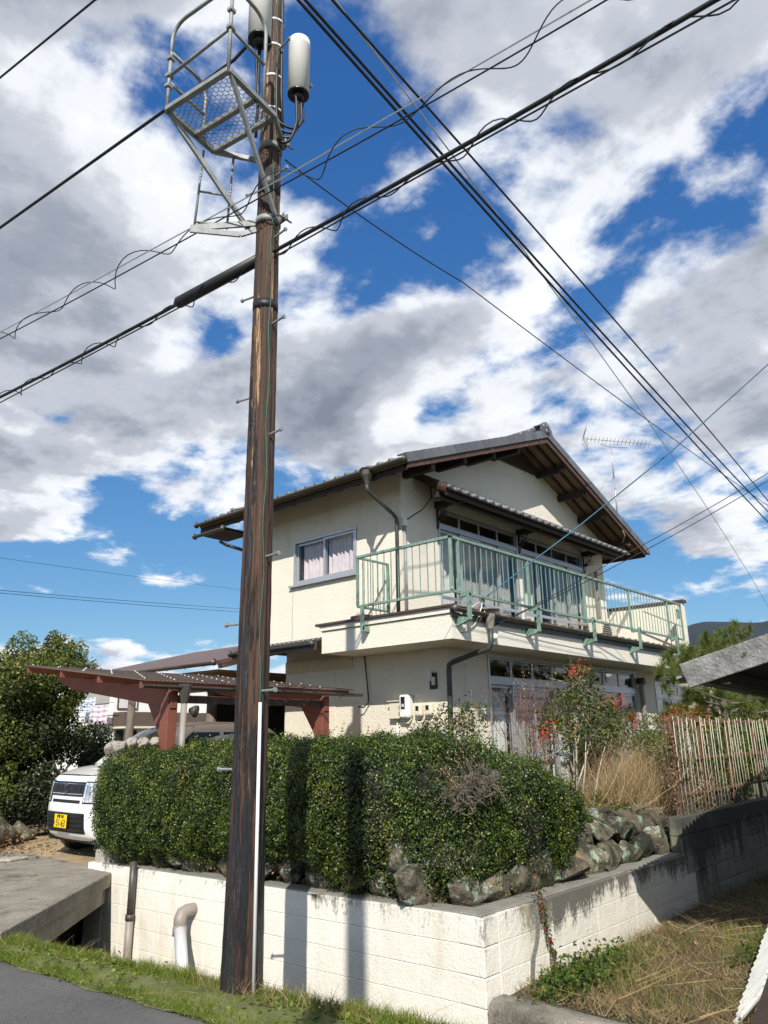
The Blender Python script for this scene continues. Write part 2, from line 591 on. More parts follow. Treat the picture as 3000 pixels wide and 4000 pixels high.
blockpaint = stained('painted_block', (.81, .775, .69), .27, .085, .36, .6, bump=.45, base_dirt=.6, orand=.012)
blockgrime = stained('grimy_block', (.76, .725, .64), .29, .30, .42, .7, bump=.5, base_dirt=.6, orand=.02)
blockdark = stained('mossy_block', (.30, .31, .25), .68, .34, 1.3, .8, (.045, .047, .042), .7, 0, .10)
mortar = mat('mortar', (.23, .22, .19), .95, .25, 6, .8, 40, coord='World')
rockm = mat('lichen_rock', (.115, .098, .068), .95, .6, 9, 1, 34, orand=.3, spots=[((.22, .155, .085), 2.6, .57, .14, (1, 1, 1)), ((.25, .31, .235), 5.5, .555, .06, (1, 1, 1)), ((.026, .030, .018), 3.8, .48, .10, (1, 1, 1)), ((.045, .058, .02), 6.5, .58, .08, (1, 1, 1)), ((.38, .42, .34), 17, .63, .04, (1, 1, 1))], coord='World')
granite = mat('granite', (.36, .33, .29), .85, .35, 40, .7, 50, orand=.12, coord='World')
asphalt = mat('asphalt', (.145, .143, .14), .9, .3, 1.1, 1, 150, spots=[((.26, .255, .24), 75, .585, .05, (1, 1, 1)), ((.03, .03, .031), 60, .60, .05, (1, 1, 1)), ((.18, .17, .15), 1.2, .56, .2, (1, 1, 1)), ((.055, .055, .056), .8, .60, .1, (1, 1, 1))], det=10)
concrete = mat('old_concrete', (.27, .245, .20), .93, .3, 4, .9, 50, spots=[((.12, .112, .09), 1.7, .50, .2, (1, 1, 1)), ((.09, .085, .07), 48, .56, .08, (1, 1, 1)), ((.36, .33, .27), 30, .60, .08, (1, 1, 1)), ((.045, .044, .036), 3.4, .60, .1, (1, 1, 1))], coord='World')
slateconc = mat('lichen_cement_board', (.23, .23, .22), .93, .5, 9, .9, 45, spots=[((.40, .39, .36), 26, .60, .05, (1, 1, 1)), ((.035, .036, .036), 7, .60, .1, (1, 1, 1))], coord='World')
sand = mat('sandy_soil', (.36, .275, .16), .97, .28, 2.2, .9, 55, spots=[((.19, .145, .095), 9, .60, .1, (1, 1, 1))], det=10)
soil = mat('garden_soil', (.085, .062, .042), .97, .4, 5, .9, 40)
grassground = mat('turf_soil', (.12, .125, .045), .97, .45, 5, .8, 40, spots=[((.16, .125, .07), 4, .58, .15, (1, 1, 1))])
fieldsoil = mat('straw_soil', (.085, .07, .04), .97, .45, 6, .9, 40)
farground = mat('far_ground', (.10, .105, .06), .97, .4, .05, .2, 3)
paintwhite = mat('car_white', (.83, .83, .82), .22, .01, 3, coat=.6)
carblack = mat('car_black_plastic', (.012, .013, .015), .4, .2, 20)
carglass = mat('car_glass', (.03, .033, .035), .12, .1, 3, spec=.35)
chrome = mat('chrome', (.75, .76, .78), .12, .03, 9, metal=1)
lens = mat('lamp_lens', (.50, .51, .52), .08, .6, 16, metal=.25, spots=[((.9, .9, .9), 30, .56, .04, (1, 1, 1)), ((.06, .06, .07), 14, .58, .05, (1, 1, 1))])
tyre = mat('tyre', (.022, .021, .02), .85, .2, 20, .3, 60)
plateyel = mat('plate_yellow', (.83, .56, .01), .5, .03, 9)
ink = mat('black_ink', (.012, .012, .012), .6, .05, 9)
housewhite = mat('white_wall', (.80, .79, .76), .85, .03, 2, .2, 30)
brownclad = mat('brown_cladding', (.11, .078, .062), .7, .12, 3, .1, 30)
darkroom = mat('dark_interior', (.03, .028, .025), .9, .3, 3)
bark = mat('bark', (.15, .125, .10), .95, .4, 12, .8, 30, stretch=(1, 1, .3), coord='World')
palebark = mat('pale_stem', (.42, .36, .27), .9, .3, 12, .5, 40)
core = mat('hedge_twigs', (.010, .011, .007), .97, .4, 18, .6, 40)  # near-black, so gaps between the leaves read as deep shade
deadtwig = mat('dead_twigs', (.17, .14, .115), .95, .25, 14)
curtpink = mat('pink_curtain', (.70, .60, .63), .95, .12, 9, spots=[((.52, .38, .45), 22, .64, .06, (1, 1, .6))])
curtgrey = mat('grey_curtain', (.36, .34, .31), .95, .12, 4)
curtwhite = mat('white_curtain', (.62, .60, .56), .95, .08, 4)
quilt = mat('pink_quilt', (.66, .54, .62), .95, .1, 9)
plastic = mat('cream_plastic', (.66, .62, .48), .5, .04, 6)
plasticw = mat('white_plastic', (.76, .75, .72), .4, .03, 6)
glass = glassmat('window_glass', (.90, .93, .93))
glassd = glassmat('dark_window_glass', (.42, .46, .46))
berry = mat('red_berry', (.66, .075, .028), .4, .3, 30)
hillm = mat('wooded_hill', (.010, .022, .034), .95, .5, .02, 1, .15, coord='World')  # distance haze put into the base colour as dark blue

lf_hedge = leafmat('hedge_leaf', [(0, (.014, .030, .007)), (.35, (.036, .068, .012)), (.68, (.095, .14, .019)), (.9, (.23, .25, .03)), (1, (.42, .38, .05))], .36, .22, .45)
lf_tree = leafmat('tree_leaf', [(0, (.03, .05, .013)), (.5, (.075, .11, .022)), (.85, (.16, .185, .036)), (1, (.28, .26, .06))], .42, .32)
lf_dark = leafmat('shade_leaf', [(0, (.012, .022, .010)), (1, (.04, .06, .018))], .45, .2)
lf_nand = leafmat('nandina_leaf', [(0, (.025, .055, .012)), (.6, (.065, .12, .022)), (.88, (.17, .19, .03)), (1, (.32, .08, .03))], .6, .35, .2)
lf_red = leafmat('red_leaf', [(0, (.35, .05, .02)), (.5, (.45, .15, .04)), (1, (.28, .22, .05))], .45, .35)
lf_vine = leafmat('vine_leaf', [(0, (.05, .09, .02)), (.5, (.12, .13, .03)), (.75, (.30, .03, .02)), (1, (.42, .03, .025))], .45, .35)
lf_dry = leafmat('dry_grass', [(0, (.22, .14, .065)), (.5, (.38, .265, .135)), (1, (.58, .46, .28))], .75, .3)
lf_brown = leafmat('withered_leaf', [(0, (.10, .055, .03)), (.6, (.24, .13, .07)), (1, (.38, .26, .14))], .8, .25)
lf_grass = leafmat('grass_blade', [(0, (.085, .14, .018)), (.5, (.18, .25, .03)), (.82, (.32, .35, .06)), (1, (.48, .40, .19))], .5, .4)
lf_field = leafmat('field_blade', [(0, (.10, .12, .03)), (.16, (.18, .16, .06)), (.4, (.22, .155, .08)), (1, (.46, .35, .19))], .7, .3)
lf_pine = leafmat('pine_needle', [(0, (.045, .08, .016)), (.6, (.12, .165, .028)), (1, (.25, .25, .05))], .45, .3)
lf_far = leafmat('far_leaf', [(0, (.03, .05, .02)), (1, (.10, .13, .05))], .6, .2)


def sheetmat(name, col, tr, amt):
    m = mat(name, col, .6, .15, 3, .05, 60)
    T = m.node_tree
    t = nd(T, 'ShaderNodeBsdfTranslucent', ins={0: (*tr, 1)})
    mx = nd(T, 'ShaderNodeMixShader', ins={0: amt})
    T.links.new(T.nodes['Principled BSDF'].outputs[0], mx.inputs[1]); T.links.new(t.outputs[0], mx.inputs[2])
    T.links.new(mx.outputs[0], T.nodes['Material Output'].inputs[0])
    return m


polycarb = sheetmat('brown_polycarbonate', (.05, .043, .041), (.62, .47, .34), .42)


def polemat():
    m = bpy.data.materials.new('creosoted_wood')
    m.use_nodes = True
    T = m.node_tree
    lk = T.links.new
    b = T.nodes['Principled BSDF']
    g = nd(T, 'ShaderNodeTexCoord')

    def noise(s, st, det=8, rg=.65):
        mp = nd(T, 'ShaderNodeMapping', ins={3: st})
        lk(g.outputs['Object'], mp.inputs[0])
        n = nd(T, 'ShaderNodeTexNoise', ins={'Scale': s, 'Detail': det, 'Roughness': rg})
        lk(mp.outputs[0], n.inputs['Vector'])
        return n.outputs[0]
    grain = noise(44, (1, 1, .03), 10, .7)
    c = ramp(T, grain, [(.30, (.010, .007, .006)), (.45, (.038, .021, .014)), (.58, (.088, .043, .024)), (.74, (.17, .088, .046))])
    # bare pale splits high on the pole
    sp = noise(17, (1, 1, .05))
    sep = nd(T, 'ShaderNodeSeparateXYZ')
    lk(g.outputs['Object'], sep.inputs[0])
    hi = nd(T, 'ShaderNodeMapRange', ins={1: .5, 2: 5.5, 3: .68, 4: .575})
    lk(sep.outputs[2], hi.inputs[0])
    th = mth(T, 'SUBTRACT', sp, hi.outputs[0])
    mr = nd(T, 'ShaderNodeMapRange', ins={1: 0, 2: .03})
    lk(th, mr.inputs[0])
    mx = nd(T, 'ShaderNodeMix', data_type='RGBA', ins={7: (.40, .25, .13, 1)})
    lk(mr.outputs[0], mx.inputs[0]); lk(c, mx.inputs[6])
    # tar: more of it towards the foot
    tar = noise(15, (1, 1, .07), 10, .72)
    lo = nd(T, 'ShaderNodeMapRange', ins={1: 0, 2: 5.0, 3: .44, 4: .58})
    lk(sep.outputs[2], lo.inputs[0])
    mt = nd(T, 'ShaderNodeMapRange', ins={1: 0, 2: .05})
    lk(mth(T, 'SUBTRACT', tar, lo.outputs[0]), mt.inputs[0])
    m2 = nd(T, 'ShaderNodeMix', data_type='RGBA', ins={7: (.012, .012, .015, 1)})
    lk(mt.outputs[0], m2.inputs[0]); lk(mx.outputs[2], m2.inputs[6])
    lk(m2.outputs[2], b.inputs['Base Color'])
    rr = nd(T, 'ShaderNodeMapRange', ins={3: .72, 4: .30})
    lk(mt.outputs[0], rr.inputs[0]); lk(rr.outputs[0], b.inputs['Roughness'])
    h = mth(T, 'ADD', grain, mth(T, 'MULTIPLY', noise(60, (1, 1, .15)), .6))
    h = mth(T, 'ADD', h, mth(T, 'MULTIPLY', mt.outputs[0], .35))
    bp = nd(T, 'ShaderNodeBump', ins={'Strength': 1.0, 'Distance': .012})
    lk(h, bp.inputs['Height']); lk(bp.outputs[0], b.inputs['Normal'])
    return m


polewood = polemat()
# ------------------------------------------------------------------ ground, road, ditch
VERGE = lambda y: 4.38 - .18 * np.clip(y, -2, 7.1)          # far edge of the grass verge (top of the ditch)
ROADE = lambda y: 3.50 - .096 * y if y < 8 else 2.73
DITCH = -.95
WX = lambda y: 5.17 - .012 * (y - 3.7)     # face of the street retaining wall
WT = lambda y: .29 - .018 * (y - 3.7)      # its top
WY = 3.68                                   # face of the side retaining wall


def ground():
    m = MB()
    WG = WY + .09
    ys = [-3000, -60, -4, 0, 1, 2, 3, WG, 4.5, 6, 8, 9.3, 14, 60, 3000]
    for a, b in zip(ys[:-1], ys[1:]):
        ca, cb = min(max(a, -4), 14), min(max(b, -4), 14)
        va, vb = VERGE(ca), VERGE(cb)
        right = -.30 if b <= WG else .10
        fx = 5.36 if b <= WG else 5.3
        # road side, ditch bank, ditch bed, far bank, land beyond
        m.add([(-3000, a, 0), (va, a, 0), (vb, b, 0), (-3000, b, 0)], [(0, 1, 2, 3)])
        m.add([(va, a, 0), (va + .05, a, DITCH), (vb + .05, b, DITCH), (vb, b, 0)], [(0, 1, 2, 3)])
        m.add([(va + .05, a, DITCH), (fx, a, DITCH), (fx, b, DITCH), (vb + .05, b, DITCH)], [(0, 1, 2, 3)])
        m.add([(fx, a, DITCH), (fx, a, right), (fx, b, right), (fx, b, DITCH)], [(0, 1, 2, 3)])
        m.add([(fx, a, right), (3000, a, right), (3000, b, right), (fx, b, right)], [(0, 1, 2, 3)])
    m.add([(5.3, WG, -.3), (3000, WG, -.3), (3000, WG, .1), (5.3, WG, .1)], [(0, 1, 2, 3)])
    return struct(m.build('ground', farground))


ground()
# road sheet
m = MB()
ys = [-60, 0, 2, 4.27, 6.42, 8, 14, 60]
for a, b in zip(ys[:-1], ys[1:]):
    ra, rb = ROADE(max(a, 0)), ROADE(max(b, 0))
    m.add([(-3.6, a, .006), (ra, a, .006), (rb, b, .006), (-3.6, b, .006)], [(0, 1, 2, 3)])
struct(m.build('road', asphalt))
# verge turf with an uneven edge
m = MB()
N = 150
vs, fs = [], []
for i in range(N + 1):
    y = -2 + 9.2 * i / N
    xa = ROADE(max(y, 0)) + .035 * math.sin(y * 9) + random.uniform(-.02, .03)
    xb = VERGE(y) + .03 + random.uniform(-.015, .025)
    for j in range(9):
        t = j / 8
        vs.append((xa + (xb - xa) * t, y, .010 + .045 * math.sin(math.pi * min(1, t * 1.15)) + random.uniform(0, .018) * (0 < j < 8) - (.04 if j == 8 else 0)))
    if i:
        for j in range(8):
            a = (i - 1) * 9 + j
            fs.append((a, a + 1, a + 10, a + 9))
m.add(vs, fs)
struct(m.build('verge', grassground, smooth=True))
# side field
m = MB()
m.grid(lambda u, v: (5.36 + 26 * u, WY - .02 - 12 * v, -.285 + .035 * math.sin(u * 60) * math.cos(v * 37) + random.uniform(-.012, .012)), 90, 50)
struct(m.build('field', fieldsoil, smooth=True))
# sandy yard under the carport
m = MB()
m.grid(lambda u, v: (5.21 + 13 * u, 9.05 + 14 * v, .116 + .066 * min(1, u * 13 / .6) + .012 * math.sin(u * 40 + v * 9) * math.sin(v * 33)), 40, 40)
struct(m.build('yard', sand, smooth=True))
# garden bed behind the walls
m = MB()


def gz(u, v):
    x, y = 5.35 + 9.4 * u, 3.86 + 4.9 * v
    e = min((x - 5.35) / .7, (y - 3.86) / .7, 1)
    if y > 8.4: e = min(e, max(0, (8.76 - y) / .36))
    return (x, y, .16 + .42 * max(e, 0) ** .6 + .025 * math.sin(x * 5) * math.sin(y * 7))


m.grid(gz, 50, 30)
struct(m.build('garden_bed', soil, smooth=True))

# driveway bridge over the ditch: thick slab on an edge beam
br = empty('driveway_bridge', (4.2, 9, 0), 'worn grey concrete driveway bridge over the ditch in front of the white car', 'bridge')
m = MB()
top = [(2.55, 6.95, .012), (3.05, 6.98, .118), (5.24, 9.06, .122), (5.24, 16, .122), (3.0, 16, .118), (2.55, 16, .012)]
vs = [(x, y, z) for x, y, z in top] + [(x, y, z - .15) for x, y, z in top]
m.add(vs, [(0, 1, 4, 5), (1, 2, 3, 4), (6, 11, 10, 7), (7, 10, 9, 8), (0, 6, 7, 1), (1, 7, 8, 2), (2, 8, 9, 3), (3, 9, 10, 4), (4, 10, 11, 5), (5, 11, 6, 0)])
m.build('deck_slab', concrete, br, bevel=.012)
m = MB()
m.prism([(3.12, 7.10, -.032), (5.20, 9.10, -.028), (5.20, 9.10, -.20), (3.12, 7.10, -.26)], (-.0, .16, 0))
m.build('edge_beam', concrete, br, bevel=.01)
m = MB()
m.box(3.25, 5.1, 9.6, 9.7, DITCH, -.06)
m.build('culvert_wall', darkroom, br)


# ------------------------------------------------------------------ block walls
def block_mesh(name, L, H, D, mt, ch=.007, cv=None):
    """a block whose face (y = 0 side, facing -y) has chamfered edges; origin at face bottom left"""
    cv = ch if cv is None else cv
    vs = [(0, ch, 0), (L, ch, 0), (L, ch, H), (0, ch, H), (cv, 0, ch), (L - cv, 0, ch), (L - cv, 0, H - ch), (cv, 0, H - ch),
          (0, D, 0), (L, D, 0), (L, D, H), (0, D, H)]
    fs = [(4, 5, 6, 7), (0, 1, 5, 4), (1, 2, 6, 5), (2, 3, 7, 6), (3, 0, 4, 7), (0, 8, 9, 1), (1, 9, 10, 2), (2, 10, 11, 3), (3, 11, 8, 0), (8, 11, 10, 9)]
    return raw_mesh(name, vs, fs, mt)


rw = empty('retaining_wall', (5.17, WY, -.8), 'low white painted block retaining wall with stained corner, behind the wooden pole', 'wall')
# core between the blocks = mortar, a little behind the faces
m = MB()
m.prism([(WX(3.7) + .012, WY + .012, DITCH), (WX(3.7) + .012, WY + .012, WT(3.7) - .004), (WX(9.3) + .012, 9.3, WT(9.3) - .004), (WX(9.3) + .012, 9.3, DITCH)], (.17, 0, 0))
m.build('mortar_joints', blockpaint, rw)
m = MB()
m.box(WX(3.7) + .014, 9.12, WY + .014, WY + .17, -.9, .286)
m.build('mortar_joints', blockgrime, rw)
BL = .398
bm_face = block_mesh('block', BL - .0015, .1975, .15, blockpaint, .004, .0012)
bm_half = block_mesh('block', BL / 2 - .006, .194, .15, blockpaint)
NC = 6
for c in range(NC):
    y = 3.70 + .22
    k = 0
    while y < 9.2:
        zt = WT(y + .2) - .2 * c
        j = random.uniform(-.001, .001)
        link('block', bm_face, rw, (WX(y) + j, y + BL - .003, zt - .197), (R(.9) * 0, 0, R(-90) ))
        y += BL
        k += 1
    # corner piece
ang = math.atan2(-.018, 1)
for o in list(rw.children):
    if o.name.startswith('block'):
        o.rotation_euler = (0, -math.atan(.018), R(-90))
m = MB()
for c in range(NC):
    z1 = .289 - .2 * c
    m2 = MB()
    m2.box(WX(3.7), WX(3.7) + .2, WY - .0, WY + .236, z1 - .197, z1 - .002)
    m2.build('corner_block', blockpaint, rw, bevel=.008)
bm_g = block_mesh('block', BL - .0015, .1975, .15, blockgrime, .004, .0012)
for c in range(4):
    x = WX(3.7) + .204
    k = 0
    while x < 9.0:
        mesh = bm_face if (c > 1 and x < 6.5) or x < 5.6 else bm_g
        link('block', mesh, rw, (x + .003, WY + random.uniform(-.001, .001), .289 - .2 * c - .197))
        x += BL
        k += 1
# capping mortar on the top
m = MB()
m.box(WX(3.7) + .03, 9.1, WY + .03, WY + .24, .285, .305)
m.build('mortar_cap', mortar, rw, bevel=.01)
m = MB()
m.prism([(WX(3.7) + .03, WY + .25, .262), (WX(3.7) + .03, WY + .25, .302), (WX(9.2) + .03, 9.2, .205), (WX(9.2) + .03, 9.2, .165)], (.2, 0, 0))
m.build('mortar_cap', mortar, rw)
# repaired crack on the side face
m = MB()
pts = [(5.92, .285), (5.93, .10), (5.90, .0), (5.83, -.10), (5.80, -.25), (5.80, -.33)]
vs, fs = [], []
for i, (x, z) in enumerate(pts):
    w = random.uniform(.022, .036)
    vs += [(x - w, WY - .007, z), (x + w, WY - .007, z), (x + w, WY + .02, z), (x - w, WY + .02, z)]
    if i:
        a = 4 * (i - 1)
        fs += [(a, a + 1, a + 5, a + 4), (a + 1, a + 2, a + 6, a + 5), (a + 3, a, a + 4, a + 7)]
m.add(vs, fs)
m.build('mortar_repair', mortar, rw)

fwall = empty('block_wall', (9.1, WY, -.3), 'dark mossy concrete block wall under the rusty bar fence', 'wall')
m = MB()
m.box(9.12, 17.0, WY + .012, WY + .15, -.9, .674)
m.build('mortar_joints', blockdark, fwall)
bm_d = block_mesh('block', BL - .008, .192, .13, blockdark)
bm_dl = block_mesh('block', BL - .008, .192, .13, blockgrime)
for c in range(5):
    x = 9.1 + (c % 2) * .0
    while x < 16.6:
        mesh = bm_d
        link('block', mesh, fwall, (x + .004, WY + random.uniform(-.003, .003), .68 - .2 * c - .197))
        x += BL

# concrete ditch kerb at the lower right
m = MB()
vs, fs = [], []
pr = [(0, -.9), (0, -.30), (.02, -.265), (.08, -.245), (.22, -.25), (.27, -.30), (.27, -.9)]
for i, y in enumerate(np.linspace(3.66, -3, 30)):
    for px_, pz in pr:
        vs.append((5.20 + .05 * math.sin(y * 1.3) * (pz > -.5) + px_, y, pz + random.uniform(-.008, .008)))
    if i:
        for j in range(6):
            a = (i - 1) * 7 + j
            fs.append((a, a + 7, a + 8, a + 1))
m.add(vs, fs)
o = m.build('ditch_kerb', concrete, smooth=True, base=(5.3, 3.6, -.9))
tag(o, 'weathered dark concrete ditch kerb below the white wall corner', 'kerb')


# ------------------------------------------------------------------ rock-work
def rock_mesh(seed):
    rg = np.random.default_rng(seed)
    import bmesh
    b = bmesh.new()
    bmesh.ops.create_icosphere(b, subdivisions=4, radius=.5)
    # cut planes make flat worn facets
    pl = [(n / np.linalg.norm(n), d) for n, d in zip(rg.normal(0, 1, (16, 3)), rg.uniform(.24, .40, 16))]
    from mathutils import noise as mn
    for v in b.verts:
        p = np.array(v.co)
        for n, d in pl:
            s = p @ n
            if s > d: p = p - n * (s - d) * .97
        q = Vector(p * 3 + seed)
        p = p * (1 + .10 * mn.noise(q) + .06 * mn.noise(q * 2.7) + .05 * mn.noise(q * 6.1) + .03 * mn.noise(q * 13))
        v.co = p
    me = bpy.data.meshes.new('rock')
    b.to_mesh(me)
    b.free()
    me.materials.append(rockm)
    me.polygons.foreach_set('use_smooth', [True] * len(me.polygons))
    return me


ROCKS = [rock_mesh(s) for s in range(3, 11)]
rk = empty('rock_wall', (5.6, 4.2, .25), 'mossy lichen covered boulder wall set on the white retaining wall', 'rock wall')
rr = random.Random(5)


def rock(x, y, z, sx, sy, sz, parent=rk, rz=None):
    link('rock', rr.choice(ROCKS), parent, (x, y, z), (rr.uniform(-.2, .2), rr.uniform(-.2, .2), rr.uniform(-.5, .5) if rz is None else rz), (sx, sy, sz))


# street side and side face: three packed, leaning courses of rough stones
def course(path, off, zoff, lo, hi, zs, depth):
    t = 0.0
    P0 = np.array(path, float)
    sg = np.linalg.norm(np.diff(P0, axis=0), axis=1)
    cu = np.concatenate([[0], np.cumsum(sg)])
    while t < cu[-1] - .1:
        w = rr.uniform(lo, hi)
        x = np.interp(t + w / 2, cu, P0[:, 0]); y = np.interp(t + w / 2, cu, P0[:, 1])
        onst = x < 5.6 and y > 4.25
        h = rr.uniform(*zs)
        zb = (WT(y) if onst else .29) + zoff
        if onst: rock(x + off, y, zb + h * .42, depth * rr.uniform(.85, 1.2), w * 1.28, h * 1.22)
        else: rock(x, y + off, zb + h * .42, w * 1.28, depth * rr.uniform(.85, 1.2), h * 1.22)
        t += w * .93


CP = [(WX(8.9), 8.9), (WX(4.3), 4.3), (5.5, WY + .12), (6.0, WY), (9.5, WY)]
course(CP, .26, -.02, .30, .56, (.24, .40), .36)
course(CP, .42, .18, .26, .48, (.20, .34), .40)
course([(6.0, WY), (9.6, WY)], .58, .28, .26, .50, (.18, .28), .42)
# rocks edging the far side of the yard, left of the white car
rk2 = empty('rock_edging', (5.2, 12.5, .12), 'row of grey boulders edging the sandy yard below the big tree', 'rock wall')
for (x, y, z, w, h) in [(4.7, 11.9, .22, .55, .5), (5.15, 12.3, .30, .8, .72), (4.35, 12.5, .2, .5, .4), (3.9, 13.0, .24, .7, .6), (5.6, 12.6, .25, .6, .5), (3.4, 13.6, .25, .7, .55), (4.4, 13.2, .45, .8, .5), (5.2, 13.1, .5, .8, .5),
                        (6.1, 12.9, .3, .6, .5), (3.2, 14.3, .3, .7, .6)]:
    rock(x, y, z, w, w * .8, h, rk2)
m = MB()
m.prism([(4.55, 10.95, .125), (4.72, 10.8, .125), (4.98, 10.85, .125), (5.0, 11.02, .125), (4.7, 11.08, .125)], (0, 0, .03))
tag(m.build('flat_stone', granite, base=(4.75, 10.95, .12), bevel=.008), 'flat pale stone lying on the sand beside the white car', 'stone')

# stone-faced gate pier at the hedge end
gp = empty('gate_pier', (5.45, 9.25, .15), 'granite faced gate pier with cobble top, half hidden by the hedge', 'gate pier')
m = MB()
m.box(5.20, 5.88, 9.15, 9.38, .10, 1.46)
m.build('pier_core', mortar, gp)
m = MB()
m.box(5.14, 5.5, 9.08, 9.42, .02, .34)
m.build('plinth', granite, gp, bevel=.02)
PR = [rock_mesh(s) for s in range(20, 24)]
for me_ in PR:
    me_.materials[0] = granite
for zz in (.46, .68, .90, 1.12, 1.34):
    link('facing_stone', rr.choice(PR), gp, (5.23, 9.27, zz), (0, 0, rr.uniform(-.2, .2)), (.16, .36, .30))
    for i, xx in enumerate((5.32, 5.52, 5.74)):
        link('facing_stone', rr.choice(PR), gp, (xx, 9.17, zz), (0, 0, rr.uniform(-.1, .1)), (.29, .14, .30))
for i, xx in enumerate((5.21, 5.38, 5.55, 5.72, 5.87)):
    link('coping_stone', rr.choice(PR), gp, (xx, 9.20, 1.53), (0, 0, rr.uniform(-.15, .15)), (.24, .26, .27))
    link('coping_stone', rr.choice(PR), gp, (xx, 9.34, 1.52), (0, 0, rr.uniform(-.15, .15)), (.24, .24, .25))

# pipes on the retaining wall
dp = empty('drain_pipe', (5.06, 8.4, -.8), 'brown drain pipe clipped to the left end of the white wall', 'pipe')
m = MB(); m.tube([(5.05, 8.37, .30), (5.05, 8.37, -.28)], .038, 12); m.build('upper_pipe', browngutter, dp, True)
m = MB(); m.tube([(5.05, 8.37, -.26), (5.05, 8.37, -.95)], .042, 12); m.build('lower_pipe', greypipe, dp, True)
m = MB(); m.tube([(5.05, 8.37, -.30), (5.05, 8.37, -.24)], .05, 12); m.build('socket', browngutter, dp, True)
wp = empty('outlet_pipe', (4.95, 7.2, -.2), 'fat white outlet pipe with grey elbow leaning out of the wall', 'pipe')
m = MB(); m.tube([(5.2, 7.28, -.07), (5.04, 7.28, -.07), (4.985, 7.275, -.085), (4.955, 7.265, -.13), (4.94, 7.24, -.24)], [.062, .062, .064, .064, .064], 16); m.build('elbow', greypipe, wp, True)
m = MB(); m.tube([(4.945, 7.25, -.20), (4.932, 7.225, -.27)], .072, 16); m.build('collar', greypipe, wp, True)
m = MB(); m.tube([(4.94, 7.24, -.22), (4.60, 6.62, -.62), (4.35, 6.15, -.95)], .060, 16); m.build('white_pipe', whitepipe, wp, True)
m = MB(); m.lathe([(.10, 0), (.10, .012)], (5.155, 7.28, -.07), (1, 0, 0), 20); m.build('wall_flange', whitepipe, wp)
# ------------------------------------------------------------------ utility pole
PX, PY = 3.53, 4.45
pole = empty('utility_pole', (PX, PY, 0), 'tall dark creosoted wooden utility pole with step bolts, beside the road', 'utility pole')


def pr(z): return .128 - .0052 * z - .012 * min(z, 1) + .012


def pcx(z): return PX + .006 * math.sin(z * .5), PY - .004 * z * .5


m = MB()
vs, fs = [], []
NZ, NA = 130, 48
cracks = [(random.uniform(0, 2 * math.pi), random.uniform(0, 6), random.uniform(1.5, 5)) for _ in range(16)]
for i in range(NZ + 1):
    z = -.15 + 10.4 * i / NZ
    cx, cy = pcx(max(z, 0))
    for k in range(NA):
        a = 2 * math.pi * k / NA
        r = pr(max(z, 0)) + .0022 * math.sin(7 * a + z * .3) + random.uniform(-.0018, .0018)
        for (ca, z0, ln) in cracks:
            if z0 < z < z0 + ln and abs((a - ca + math.pi) % (2 * math.pi) - math.pi) < .075:
                r -= .010
        vs.append((cx + r * math.cos(a), cy + r * math.sin(a), z))
    if i:
        for k in range(NA):
            a, b = (i - 1) * NA + k, (i - 1) * NA + (k + 1) % NA
            fs.append((a, b, b + NA, a + NA))
m.add(vs, fs)
m.build('shaft', polewood, pole, smooth=True)
# dark bands of wrap and steel straps
for z0, z1, mt, n_ in ((5.02, 5.10, cablem, 'wrap_band'), (6.16, 6.40, cablem, 'wrap_band')):
    m = MB(); cx, cy = pcx(z0)
    m.lathe([(pr(z0) + .004, 0), (pr(z1) + .005, z1 - z0)], (cx, cy, z0), (0, 0, 1), 28); m.build(n_, mt, pole, True)
for z0 in (7.05, 7.42, 7.78, 8.08, 8.35):
    m = MB(); cx, cy = pcx(z0); m.lathe([(pr(z0) + .006, 0), (pr(z0) + .006, .022)], (cx, cy, z0), (0, 0, 1), 28); m.build('steel_strap', white_metal, pole, True)
# step bolts alternate left / right of the camera view
sd = np.array([-.08, 1.0, 0]) / math.hypot(.08, 1)
for z, s in ((1.40, 1), (1.93, -1), (2.43, 1), (2.91, -1), (3.34, 1), (3.89, -1), (4.27, 1), (4.87, -1), (5.21, 1), (5.70, -1), (6.33, -1), (6.28, 1), (7.75, -1)):
    cx, cy = pcx(z)
    d = np.array([-.22, .975, 0]) * s if s > 0 else np.array([-.05, -.99, 0])
    p0 = V((cx, cy, z)) + d * (pr(z) - .02)
    p1 = V((cx, cy, z)) + d * (pr(z) + .145)
    m = MB(); m.tube([p0, p1], .0095, 8); m.lathe([(.017, 0), (.017, .016)], p1, d, 8)
    m.build('step_bolt', galv, pole)
# earth wire and its white conduit
m = MB()
dirn = V((-.02, -1, 0))
pts = []
for i in range(40):
    z = 1.75 + 6.6 * i / 39
    cx, cy = pcx(z)
    w = .012 * math.sin(i * 1.3)
    pts.append((cx + w - .035, cy - pr(z) - .003, z))
m.tube(pts, .003, 5)
m.build('earth_wire', wiregreen, pole)
m = MB()
cx, cy = pcx(1)
m.tube([(cx - .03, cy - pr(.02) - .017, -.02), (cx - .028, cy - pr(1.85) - .015, 1.85)], .012, 10)
m.build('conduit', whitepipe, pole, True)
# riser cables on the upper pole
for k, off in enumerate((0, .028, .05)):
    m = MB()
    pts = [(PX + .06 - off, PY - pr(6.6) + .0 + off * .5 - .02, 6.7), (PX + .03 - off, PY - pr(7.5) - .012 + off * .3, 7.3), (PX + .02 - off, PY - pr(8) - .012 + off * .3, 8.2), (PX + .02 - off, PY - pr(9) - .015, 9.8)]
    m.tube(pts, .013, 8); m.build('riser_cable', cablem, pole, True)

